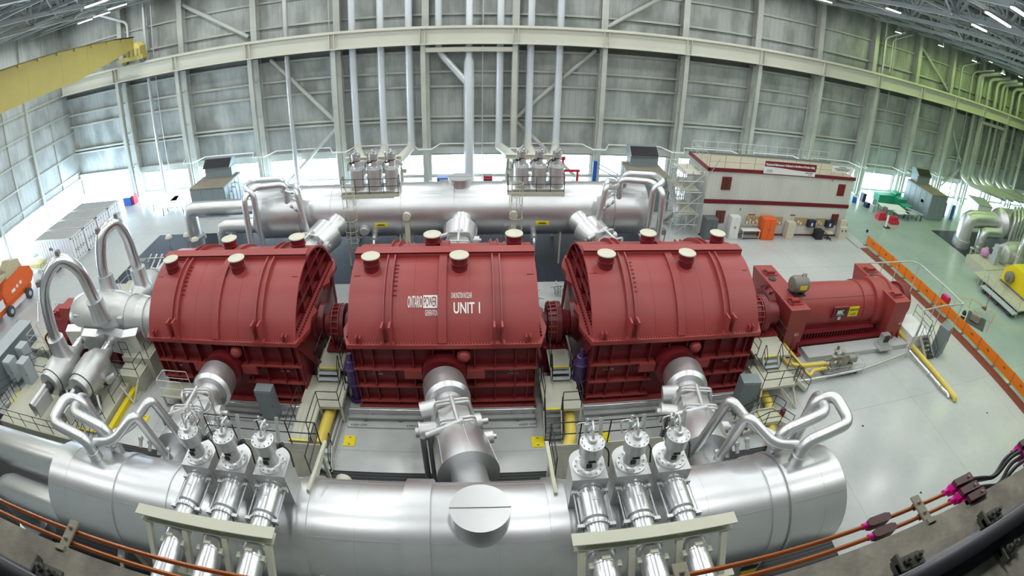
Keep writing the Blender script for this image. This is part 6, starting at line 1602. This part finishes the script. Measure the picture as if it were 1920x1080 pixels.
for k in range(3): m.box(-40.85, -39.0, 30.95, 32.05, 0.36+0.15*k, 0.48+0.15*k)
m.build_each('board', mat('pale_yellow_board', (0.7,0.66,0.3), 0.5, 0, 0.08, 2), t)
m = MB()
for x in (-40.7, -38.8):
    for y in (31.0, 32.0): m.cyl((x, y-0.05, 0.13), (x, y+0.05, 0.13), 0.13, n=14)
m.build_each('wheel', TYRE, t)
m = MB(); m.tube([(-38.65, 31.0, 0.35), (-38.65, 31.0, 0.95), (-38.65, 32.0, 0.95), (-38.65, 32.0, 0.35)], 0.03, 6, 0.1); m.tube([(-38.62, 31.5, 0.35), (-38.62, 31.5, 0.95)], 0.03, 6); m.build('end_frame', WHITE, t)
t = thing('black_trolley', 'black tool trolley beside the yellow board cart', 'trolley', (-37.2, 31.2, 0)); m = MB(); m.box(-37.8, -36.5, 30.8, 31.7, 0.2, 0.55); m.build('tray', BLACK, t); m = MB(); m.tube([(-36.5, 30.85, 0.5), (-36.4, 30.85, 1.0), (-36.4, 31.65, 1.0), (-36.5, 31.65, 0.5)], 0.03, 6, 0.1); m.build('handle', BLACK, t)
m = MB()
for x in (-37.6, -36.7):
    for y in (30.9, 31.6): m.cyl((x, y-0.04, 0.1), (x, y+0.04, 0.1), 0.1, n=12)
m.build_each('wheel', TYRE, t)
m = MB(); m.lathe((-43.5, 34.4, 0), (0,0,1), [(0, 0.42), (0.12, 0.42), (0.12, 0.2), (0.02, 0.2)], 18); tag(m.build('cable_reel', mat('pale_teal_reel', (0.35,0.55,0.58), 0.5, 0, 0.1, 2)), 'small teal cable coil on the floor by the end wall windows', 'coil')
# boom lift
t = thing('boom_lift', 'orange boom lift with grey wheels by the end wall', 'lift', (-38, 25, 0))
m = MB(); m.prism([(-39.2, 0.45), (-37.2, 0.45), (-37.0, 0.75), (-37.0, 1.05), (-39.2, 1.05)], 'Y', 21.4, 27.6); m.build('chassis', ORANGEL, t)
m = MB(); m.box(-37.05, -36.75, 24.2, 26.4, 0.35, 0.65); m.build('axle_guard', WHITE, t)
m = MB(); m.prism([(24.0, 1.05), (27.7, 1.05), (28.2, 1.5), (28.0, 2.3), (27.2, 2.7), (24.4, 2.5), (23.9, 2.0)], 'X', -39.0, -36.9); m.build('counterweight', ORANGEL, t, 20)
m = MB(); m.prism([(21.4, 1.05), (23.6, 1.05), (23.4, 1.7), (21.6, 1.9)], 'X', -38.8, -36.9); m.build('engine_cover', ORANGEL, t, 20)
m = MB(); m.box(-36.9, -36.88, 22.9, 23.7, 1.0, 1.7); m.box(-36.9, -36.87, 21.5, 22.6, 0.6, 1.0); m.build('decal', WHITE, t)
m = MB()
for q, w in ((25.0, 0.5), (25.7, 0.25), (26.2, 0.3)): m.box(-36.9, -36.885, q, q+w, 1.45+0.1*(q-25), 1.7+0.1*(q-25))
m.build('side_lettering', WHITE, t)
BOOM = mat('cream_boom_paint', (0.55,0.50,0.33), 0.5, 0, 0.08, 2)
m = MB(); m.bar((-38.6, 17.5, 2.3), (-38.2, 26.6, 3.3), 0.4, 0.4); m.bar((-37.5, 17.0, 1.9), (-37.4, 25.0, 2.95), 0.32, 0.3); m.build_each('boom', BOOM, t)
m = MB(); m.prism([(25.2, 2.5), (27.4, 2.5), (27.2, 3.4), (26.2, 3.7), (25.4, 3.2)], 'X', -38.5, -37.2); m.build('boom_turret', BOOM, t, 20)
m = MB(); m.bar((-38.0, 18.5, 2.0), (-37.9, 24.8, 2.8), 0.3, 0.26); m.build('ram', BLACK, t)
for x, y in ((-36.75, 26.75), (-36.75, 24.0), (-39.3, 26.75), (-39.3, 24.0), (-36.75, 21.6)):
    m = MB(); m.lathe((x-0.22, y, 0.45), (1,0,0), [(0, 0.2), (0.0, 0.36), (0.07, 0.45), (0.37, 0.45), (0.44, 0.36), (0.44, 0.2)], 24); w = m.build('wheel', TYRE, t)
    m = MB(); m.cyl((x+0.16, y, 0.45), (x+0.24, y, 0.45), 0.2, n=16); m.build('hub', GREYL, w)
t = thing('pink_barrel', 'pink wrapped barrel on a stand by the end wall door', 'barrel', (-41, 27.6, 0)); m = MB(); m.cyl((-41.3, 27.6, 0.5), (-40.7, 28.0, 0.9), 0.4, n=16); m.build('wrap', MAG, t); m = MB(); m.box(-41.6, -40.2, 27.0, 28.0, 0.0, 0.3); m.cyl((-41, 27.6, 0.3), (-41, 27.6, 0.6), 0.1, n=8); m.build('stand', GREYL, t)
for k, p in enumerate(([(-35.4, 23.4, 0.0), (-31.3, 20.4, 1.2)], [(-35.0, 26.0, 0.0), (-30.0, 21.6, 1.4)], )):
    m = MB(); m.cyl(p[0], p[1], 0.05, n=8); m.cbox((p[0][0], p[0][1], 0.03), (0.3, 0.3, 0.05)); tag(m.build('prop_pole', GALV), 'galvanised prop pole slanting from the %s lift wheel' % ('near', 'far')[k], 'pole', 'leaning prop poles')
# ================================================================== EAST SIDE: BARRIER, TOOLS, SECOND UNIT
BY = [34.2, 32.1, 30.2, 28.2, 26.1, 24.1, 22.1, 20.0, 18.0, 15.9, 13.8, 11.7, 9.6, 7.5]
def banner(y0, y1, k):
    t = thing('barrier_banner', 'orange barrier panel, number %s from the far end' % ('one two three four five six seven eight nine ten eleven twelve thirteen'.split()[k]), 'barrier', (34.45, (y0+y1)/2, 0), 'orange barrier panels')
    n = 6; x = 34.45; vs = []
    for i in range(n+1):
        f = i/n; y = y0+(y1-y0)*f; bul = 0.05*math.sin(PI*f); sag = 0.05*math.sin(PI*f)
        vs += [(x+bul-0.006, y, 0.16), (x+bul-0.006, y, 0.98-sag), (x+bul+0.006, y, 0.16), (x+bul+0.006, y, 0.98-sag)]
    fs = []
    for i in range(n):
        a, b = i*4, (i+1)*4; fs += [(a, b, b+1, a+1), (a+3, b+3, b+2, a+2), (a+1, b+1, b+3, a+3), (a+2, b+2, b, a)]
    fs += [(0, 1, 3, 2), (n*4, n*4+2, n*4+3, n*4+1)]
    m = MB(); m.add(vs, fs); sh = m.build('sheet', ORANGE, t)
    text('NO', 0.22, TXTK, 'lettering', t, Matrix.Translation((x-0.0, (y0+y1)/2+0.16, 0.55)) @ Matrix.Rotation(-PI/2, 4, 'Z') @ Matrix.Rotation(PI/2, 4, 'X'), 'small black lettering', fit=0.26)
    m = MB(); m.cyl((x, y0, 0), (x, y0, 1.0), 0.022, n=8); m.cyl((x, y1, 0), (x, y1, 1.0), 0.022, n=8); m.build_each('post', STEELD, t)
    m = MB(); m.cbox((x, y0, 0.03), (0.42, 0.2, 0.06)); m.build('foot', STEELD, t)
for k in range(len(BY)-1): banner(BY[k], BY[k+1], k)
t = thing('barrier_head_post', 'post with dark square head at the far end of the orange barrier', 'post', (34.4, 34.4, 0)); m = MB(); m.cyl((34.4, 34.45, 0), (34.4, 34.45, 1.2), 0.03, n=8); m.build('post', GREYL, t); m = MB(); m.cbox((34.4, 34.45, 1.3), (0.2, 0.12, 0.26)); m.build('head', NAVY, t)
t = thing('floor_stanchion', 'thin dark frame stanchion on the floor beyond the workshop corner', 'stanchion', (33.6, 37.0, 0)); m = MB(); m.tube([(32.9, 38.4, 0.75), (34.1, 37.2, 0.75), (34.1, 37.2, 0.0)], 0.02, 6, 0.05); m.cbox((34.1, 37.2, 0.02), (0.3, 0.2, 0.04)); m.build('frame', MAROON, t)
table(45.0, 41.9, 3.4, 1.8, -0.1, 'pale work table beside the green boxes', h=0.85); table(45.5, 40.6, 2.4, 0.9, 0.1, 'narrow pale table before the large one', h=0.8); table(47.2, 40.6, 1.9, 1.0, 0.0, 'grey work table with a shelf beside the air unit', GREYL); table(48.4, 41.2, 2.4, 0.8, -1.0, 'violet-grey bench along the air unit', mat('violet_grey_top', (0.35,0.36,0.50), 0.45, 0, 0.05, 2))
for k, (x, y, w, d, h, z) in enumerate(((46.0, 45.2, 1.8, 1.1, 1.1, 0), (47.9, 45.5, 1.5, 1.1, 1.0, 0), (49.3, 45.9, 1.0, 1.0, 1.2, 0), (48.9, 44.6, 1.5, 1.2, 1.0, 0), (48.6, 43.0, 1.6, 1.0, 0.7, 0))):
    t = thing('storage_box', 'green storage box, %s' % ('first of the group by the workshop side', 'second of the group from the workshop side', 'tallest, against the steel air unit', 'behind the lowest green box', 'lowest of the group before the air unit')[k], 'box', (x, y, z), 'green storage boxes')
    m = MB(); m.cbox((x, y, h/2), (w, d, h)); m.build('body', GREEN, t); m = MB(); m.cbox((x, y, h+0.03), (w+0.06, d+0.06, 0.06)); m.build('lid', GREEN, t)
for k, (x, y) in enumerate(((41.8, 40.3), (43.0, 39.3))):
    t = thing('red_jack', ('red machine block behind the white marker post', 'red machine block before the pale work tables')[k], 'machine', (x, y, 0), 'red machine blocks'); m = MB(); m.cbox((x, y, 0.2), (1.3, 0.7, 0.4)); m.build('base', RG, t)
    m = MB()
    for q in (-0.35, 0.3): m.cbox((x+q, y, 0.6), (0.4, 0.5, 0.4))
    m.build_each('block', RG, t)
t = thing('marker_post', 'white and yellow marker post on a black base on the east floor', 'post', (40.9, 38.3, 0)); m = MB(); m.cyl((40.9, 38.3, 0.06), (40.9, 38.3, 1.4), 0.12, n=10); m.build('post', WHITE, t); m = MB(); m.cbox((41.0, 38.2, 0.03), (0.8, 0.5, 0.06)); m.build('base', BLACK, t); m = MB(); m.cbox((40.9, 38.3, 1.5), (0.25, 0.2, 0.25)); m.build('head', STEELD, t)
t = thing('fire_extinguisher', 'red extinguisher on the floor beyond the workshop corner', 'extinguisher', (37.2, 45.6, 0)); m = MB(); m.lathe((37.2, 45.6, 0), (0,0,1), [(0, 0.2), (0.95, 0.2), (1.1, 0.08), (1.2, 0.06)], 14); m.build('cylinder', RG, t); m = MB(); m.cbox((37.2, 45.5, 1.22), (0.1, 0.25, 0.06)); m.build('handle', BLACK, t)
for k in range(6):
    x, y = (42.2, 42.0, 43.2, 41.2, 44.0, 43.0)[k], (43.5, 42.2, 41.3, 44.8, 44.3, 45.3)[k]
    m = MB(); m.cbox((x, y, 0.3+0.1*(k % 3)), (0.6, 0.5, 0.6+0.2*(k % 3)), 0.3*k); tag(m.build('tool_case', (NAVY, GREYL, STEELD, BLUE, GALV, NAVY)[k]), ('navy tool case in front of the pale table', 'light grey tool case beside the pale table', 'dark tool case under the pale table edge', 'blue tool case behind the crane column', 'galvanised tool case before the green boxes', 'navy tool case behind the pale table')[k], 'case', 'tool cases')
for k, (x, y) in enumerate(((55.3, 41.9), (56.4, 41.2))):
    t = thing('blue_panel_rack', ('blue panel rack touching the tall steel air unit', 'blue panel rack standing clear of the tall steel air unit')[k], 'rack', (x, y, 0), 'blue panel racks'); m = MB(); m.cbox((x, y, 1.0), (0.9, 0.35, 1.7), 0.5); m.build('panel', BLUE, t)
    m = MB()
    for s in (-1, 1): m.cbox((x+s*0.3, y+s*0.15, 0.1), (0.12, 0.5, 0.2), 0.5)
    m.build_each('foot', GREYL, t)
t = thing('white_hut', 'white cabin behind the fat silver elbow', 'cabin', (63.8, 42.2, 0)); m = MB(); m.prism([(61.5, 40.6), (64.4, 40.0), (66.6, 43.2), (63, 44)], 'Z', 0, 2.5); m.build('wall', WHITE, t); m = MB(); m.prism([(61.4, 40.5), (64.5, 39.9), (66.7, 43.3), (62.9, 44.1)], 'Z', 2.5, 2.6); m.build('roof', GREYL, t)
m = MB(); m.cbox((62.0, 40.45, 1.3), (0.5, 0.06, 0.7), -0.2); m.build('window', NAVY, t)
m = MB(); m.cbox((62.8, 40.28, 1.6), (0.8, 0.05, 0.35), -0.2); m.build('yellow_notice', YELB, t)
# second unit, in greenish light
t = thing('second_unit_duct', 'fat silver elbow duct of the neighbouring unit', 'pipe', (50, 34, 0), 'ducts of the neighbouring unit')
m = MB(); m.tube([(56.5, 34.2, 3.2), (50.3, 34.2, 3.2), (50.3, 34.2, 0.02)], 0.95, 32, 0.8, 2); m.build('duct', SIL, t)
m = MB(); m.lathe((50.3, 34.2, 0), (0,0,1), [(0, 1.12), (0.9, 1.12), (0.92, 0.96)], 32); m.build('base_collar', SIL, t)
t = thing('second_unit_duct', 'lower silver elbow duct tucked under the neighbouring unit\'s fat one', 'pipe', (52.4, 33.4, 0), 'ducts of the neighbouring unit')
m = MB(); m.tube([(57, 32.8, 2.3), (52.4, 32.8, 2.3), (52.4, 32.8, 0.02)], 0.6, 24, 0.5, 2); m.build('duct', SIL, t)
t = thing('second_steam_reheater', 'silver vessel end of the neighbouring unit behind green lit pipes', 'steam vessel', (60, 33.5, 0))
m = MB(); m.lathe((56.2, 33.6, 3.2), (1,0,0), [(0, 0.4), (0.1, 1.3), (0.5, 1.75), (25, 1.75)], 40); m.build('vessel', SIL, t)
m = MB(); m.cyl((56.35, 32.6, 2.2), (56.15, 32.4, 2.1), 0.45, n=20); m.build('manway', SIL, t)
for k in range(5):
    m = MB(); m.tube([(57.0+0.9*k, 31.6+0.05*k, 0.1), (57.0+0.9*k, 31.4, 4.4+0.25*k), (58.3+0.9*k, 32.6, 5.2+0.2*k), (60.0+0.9*k, 33.6, 5.2)], 0.22, 12, 0.6)
    tag(m.build('second_unit_pipe', SIL), 'curved silver pipe before the neighbouring vessel, %s from the fat elbow' % ('first', 'second', 'third', 'fourth', 'fifth')[k], 'pipe', 'curved pipes of the neighbouring unit')
t = thing('second_pipe_rack', 'tangled green lit pipe rack below the neighbouring vessel', 'pipes', (60, 31, 0))
m = MB()
for k in range(12): m.tube([(56.5+0.7*k, 30.8, 0.0), (56.8+0.7*k, 30.9, 1.2+0.22*(k % 5)), (58.0+0.7*k, 31.2, 1.6+0.25*(k % 4)), (58.4+0.7*k, 31.6, 3.0)], 0.05+0.02*(k % 3), 8, 0.3)
for k in range(8): m.cyl((56+k, 31.4, 0.2*k % 2), (58.5+k, 31.0, 2.6), 0.03, n=6)
m.build('pipes', GALV, t)
for k, (x, y) in enumerate(((49.2, 31.6), (49.9, 31.4), (51.2, 32.0), (52.6, 31.6), (53.2, 31.0))):
    t = thing('hand_valve', 'pale hand valve beside the fat silver elbow, %s from the open floor' % ('first', 'second', 'third', 'fourth', 'fifth')[k], 'valve', (x, y, 0), 'pale hand valves of the neighbouring unit')
    m = MB(); m.cyl((x, y, 0), (x, y, 1.0+0.25*(k % 3)), 0.07, n=8); m.build('stem', GALV, t); m = MB(); m.lathe((x, y, 1.0+0.25*(k % 3)), (0,0,1), [(0, 0.05), (0.02, 0.26), (0.1, 0.26), (0.2, 0.1)], 12); m.build('wheel', GALV, t)
platform('long beige deck of the neighbouring unit with grey rails', [(47.0, 56.0, 27.4, 30.6, 0.9, 0.9), (44.5, 54, 20.5, 27.4, 0.8, 0.12)], [[(47.1, 30.4, 0.9), (47.1, 28.6, 0.9)], [(46.0, 27.3, 0.8), (44.6, 25.5, 0.8), (44.6, 20.7, 0.8)]],
   [((44.7, y, 0.7), (44.7, y, 0.0)) for y in (20.7, 22.5, 24.5, 26.5)], (), None, 'access_platform', GALV)
cabinet(50.0, 28.6, 0.9, 0.7, 2.0, 0.9, 'grey cabinet on the neighbouring deck beside pink covers', GREYL)
for k, (x, y) in enumerate(((49.9, 30.1), (52.3, 29.9))):
    m = MB(); m.sphere((x, y, 1.35), 0.55, 14, 8, 0.9); tag(m.build('pink_cover', mat('pink_sheet', (0.65,0.28,0.55), 0.5)), ('pink plastic cover before the grey cabinet on the neighbouring deck', 'pink plastic cover behind the grey cabinet on the neighbouring deck')[k], 'cover', 'pink covers')
t = thing('second_turbine_body', 'pale insulated turbine casing of the neighbouring unit', 'turbine', (54, 28, 0)); m = MB(); m.lathe((51.3, 28.6, 2.0), (1,0,0), [(0, 0.5), (0.2, 1.0), (2, 1.25), (5, 1.2), (5.5, 0.6)], 28); m.build('casing', SILR, t); m = MB(); m.box(51.8, 56, 27.6, 29.4, 0.9, 1.3); m.build('pedestal', BEIGE, t)
t = thing('steam_loop_pipe', 'silver loop pipe rising from the neighbouring turbine', 'pipe', (53.5, 27, 0)); m = MB(); m.tube([(53.0, 27.2, 1.6), (53.0, 27.2, 3.4), (53.6, 27.3, 5.4), (55.5, 27.6, 6.4), (57, 28, 5.5)], 0.42, 24, 1.2, 8); m.build('pipe', SILB, t); m = MB(); m.lathe((53.0, 27.2, 1.0), (0,0,1), [(0, 0.7), (0.3, 0.6), (1.4, 0.58), (1.42, 0.42)], 24); m.build('socket', SIL, t)
t = thing('yellow_machine', 'yellow machine with grey motor on the neighbouring deck', 'machine', (48.5, 23, 0)); m = MB(); m.prism([(21.0, 0.8), (25.6, 0.8), (25.6, 2.2), (24.8, 2.9), (22.4, 2.9), (21.0, 2.0)], 'X', 47.6, 50.5); m.build('housing', YELB, t)
m = MB(); m.lathe((47.6, 24.4, 1.8), (-1,0,0), [(0, 0.5), (0.1, 0.55), (0.7, 0.55), (0.8, 0.3), (1.1, 0.25)], 20); m.build('motor', OLIVE, t); m = MB(); m.box(47.4, 50.7, 21, 25.6, 0.8, 0.95); m.build('base', STEELD, t)
t = thing('wheeled_ramp', 'grey wheeled steps before the neighbouring deck', 'steps', (44.0, 23.5, 0)); m = MB(); m.box(43.5, 44.5, 20.5, 25.4, 0.45, 0.55); m.build('deck', GREYL, t)
m = MB()
for y in (21.2, 23.0, 24.9): m.cyl((43.7, y, 0.2), (43.95, y, 0.2), 0.2, n=14)
m.build_each('wheel', TYRE, t)
m = MB()
for y in (20.6, 25.3): m.tube([(43.55, y, 0.5), (43.55, y, 1.5), (44.4, y, 1.5), (44.4, y, 0.5)], 0.03, 6, 0.1)
m.build_each('rail', GALV, t)
# things on the east floor near the barrier
t = thing('wooden_crate', 'strapped wooden crate on a dark mat beyond the orange barrier', 'crate', (37.9, 21.3, 0)); m = MB(); m.cbox((37.9, 21.3, 0.35), (1.0, 0.9, 0.55), 0.5); m.build('box', mat('grey_plywood', (0.30,0.28,0.22), 0.7, 0, 0.15, 3), t)
m = MB()
for q in (-0.25, 0.25): m.cbox((37.9+q*0.88, 21.3+q*0.48, 0.36), (0.05, 0.93, 0.6), 0.5)
m.build_each('strap', GALV, t)
m = MB(); m.cbox((38.0, 21.2, 0.012), (2.6, 1.9, 0.02), 0.55); tag(m.build('floor_mat', mat('dark_floor_mat', (0.06,0.065,0.06), 0.7, 0, 0.15, 3)), 'dark mat under the wooden crate on the east floor', 'mat')
t = thing('black_bollard', 'black and white bollard between the barrier and the crate', 'bollard', (36.2, 21.6, 0)); m = MB(); m.lathe((36.2, 21.6, 0), (0,0,1), [(0, 0.22), (0.7, 0.2), (0.85, 0.1), (0.88, 0.02)], 16); m.build('body', BLACK, t); m = MB(); m.lathe((36.2, 21.6, 0.42), (0,0,1), [(0, 0.212), (0, 0.218), (0.08, 0.215), (0.08, 0.2)], 16, False); m.build('stripe', WHITE, t)
t = thing('red_stand', 'red box stand at the orange barrier beside the galvanised rail', 'stand', (35.1, 23.2, 0)); m = MB(); m.cbox((35.2, 23.4, 0.55), (0.5, 0.8, 1.1)); m.build('box', RG, t); m = MB(); m.cbox((35.2, 23.4, 1.13), (0.4, 0.7, 0.06)); m.build('top', MAG, t)
t = thing('sign_stanchion', 'small red sign on a stanchion beyond the wooden crate', 'sign', (41.3, 22.6, 0)); m = MB(); m.cyl((41.3, 22.6, 0), (41.3, 22.6, 1.1), 0.025, n=8); m.build('post', MAROON, t); m = MB(); m.cbox((41.3, 22.6, 1.2), (0.3, 0.05, 0.25)); m.build('plate', RG, t); m = MB(); m.cbox((41.3, 22.6, 0.03), (0.7, 0.5, 0.06)); m.build('base', MAROON, t)
t = thing('notice_stand', 'small white notice stand at the corner of the dark mat', 'sign', (39.6, 21.3, 0)); m = MB(); m.cyl((39.6, 21.3, 0), (39.6, 21.3, 0.6), 0.02, n=6); m.build('post', GALV, t); m = MB(); m.cbox((39.6, 21.3, 0.75), (0.4, 0.05, 0.35), -0.4); m.build('plate', WHITE, t)
t = thing('rope_barrier', 'thin orange rope on posts around the wooden crate', 'rope', (38, 22, 0))
m = MB(); P = [(36.8, 23.4), (38.9, 23.0), (39.9, 20.6), (37.8, 19.6)]
for x, y in P: m.cyl((x, y, 0), (x, y, 0.9), 0.02, n=6)
m.build_each('post', ORANGEL, t)
m = MB(); m.tube([(x, y, 0.86) for x, y in P], 0.015, 5); m.build('rope', ORANGE, t)
m = MB()
for k, (x, y) in enumerate(()): pass
for k, (x, y) in enumerate(((19.0, 14.0), (19.9, 8.9), (29.5, 12.2))):
    m = MB(); m.cyl((x, y, 0.0), (x, y, 0.012), 0.07, n=16); tag(m.build('floor_drain', BLACK), ('small black floor drain near the pump skid', 'small black floor drain past the rounded end of the near vessel', 'small black floor drain beyond the long yellow pipe')[k], 'drain', 'floor drains')
# pipes climbing the far right wall
DULLP = mat('dull_grey_green_pipe', (0.42, 0.45, 0.41), 0.45, 0.35, 0.06, 2)
EX = [61.0, 63.8, 65.7, 68.6, 71.0, 72.8, 76.2, 78.6]
for i, x in enumerate(EX):
    m = MB()
    if i == 0: m.tube([(x+2.2, 46.8, 20.2), (x, 48.3, 18.9), (x, 48.3, 0)], 0.16, 12, 0.5)
    else: m.tube([(x+2.4, 46.0, 19.9), (x, 48.3, 18.6), (x, 48.3, 4.0), (x+0.3, 46.4, 3.3), (x+5, 42.0, 3.3)] if i > 1 else [(x+2.4, 46.0, 19.9), (x, 48.3, 18.6), (x, 48.3, 0)], 0.33 if i > 1 else 0.12, 16, 0.8)
    tag(m.build('steam_riser_pipe', DULLP), '%s silver pipe beyond the workshop climbing the green lit wall' % ('first', 'second', 'third', 'fourth', 'fifth', 'sixth', 'seventh', 'eighth')[i], 'pipe', 'steam pipes up the green lit wall')
for (x, nm) in ((44.9, 'first'), (46.2, 'second')):
    m = MB(); m.tube([(x+1.6, 46.5, 20.3), (x, 48.2, 19.0), (x, 48.2, 15.0)], 0.14 if nm == 'first' else 0.07, 10, 0.4); tag(m.build('roof_drain_pipe', SILW), '%s bent drain pipe above the crane girder on the green lit wall' % nm, 'pipe', 'bent drain pipes')
m = MB(); m.tube([(-38.4, 45.5, 21.0), (-36.0, 48.2, 19.2), (-36.0, 48.2, 15.5)], 0.16, 10, 0.5); tag(m.build('roof_drain_pipe', SILW), 'bent pale drain pipe above the yellow crane end', 'pipe')
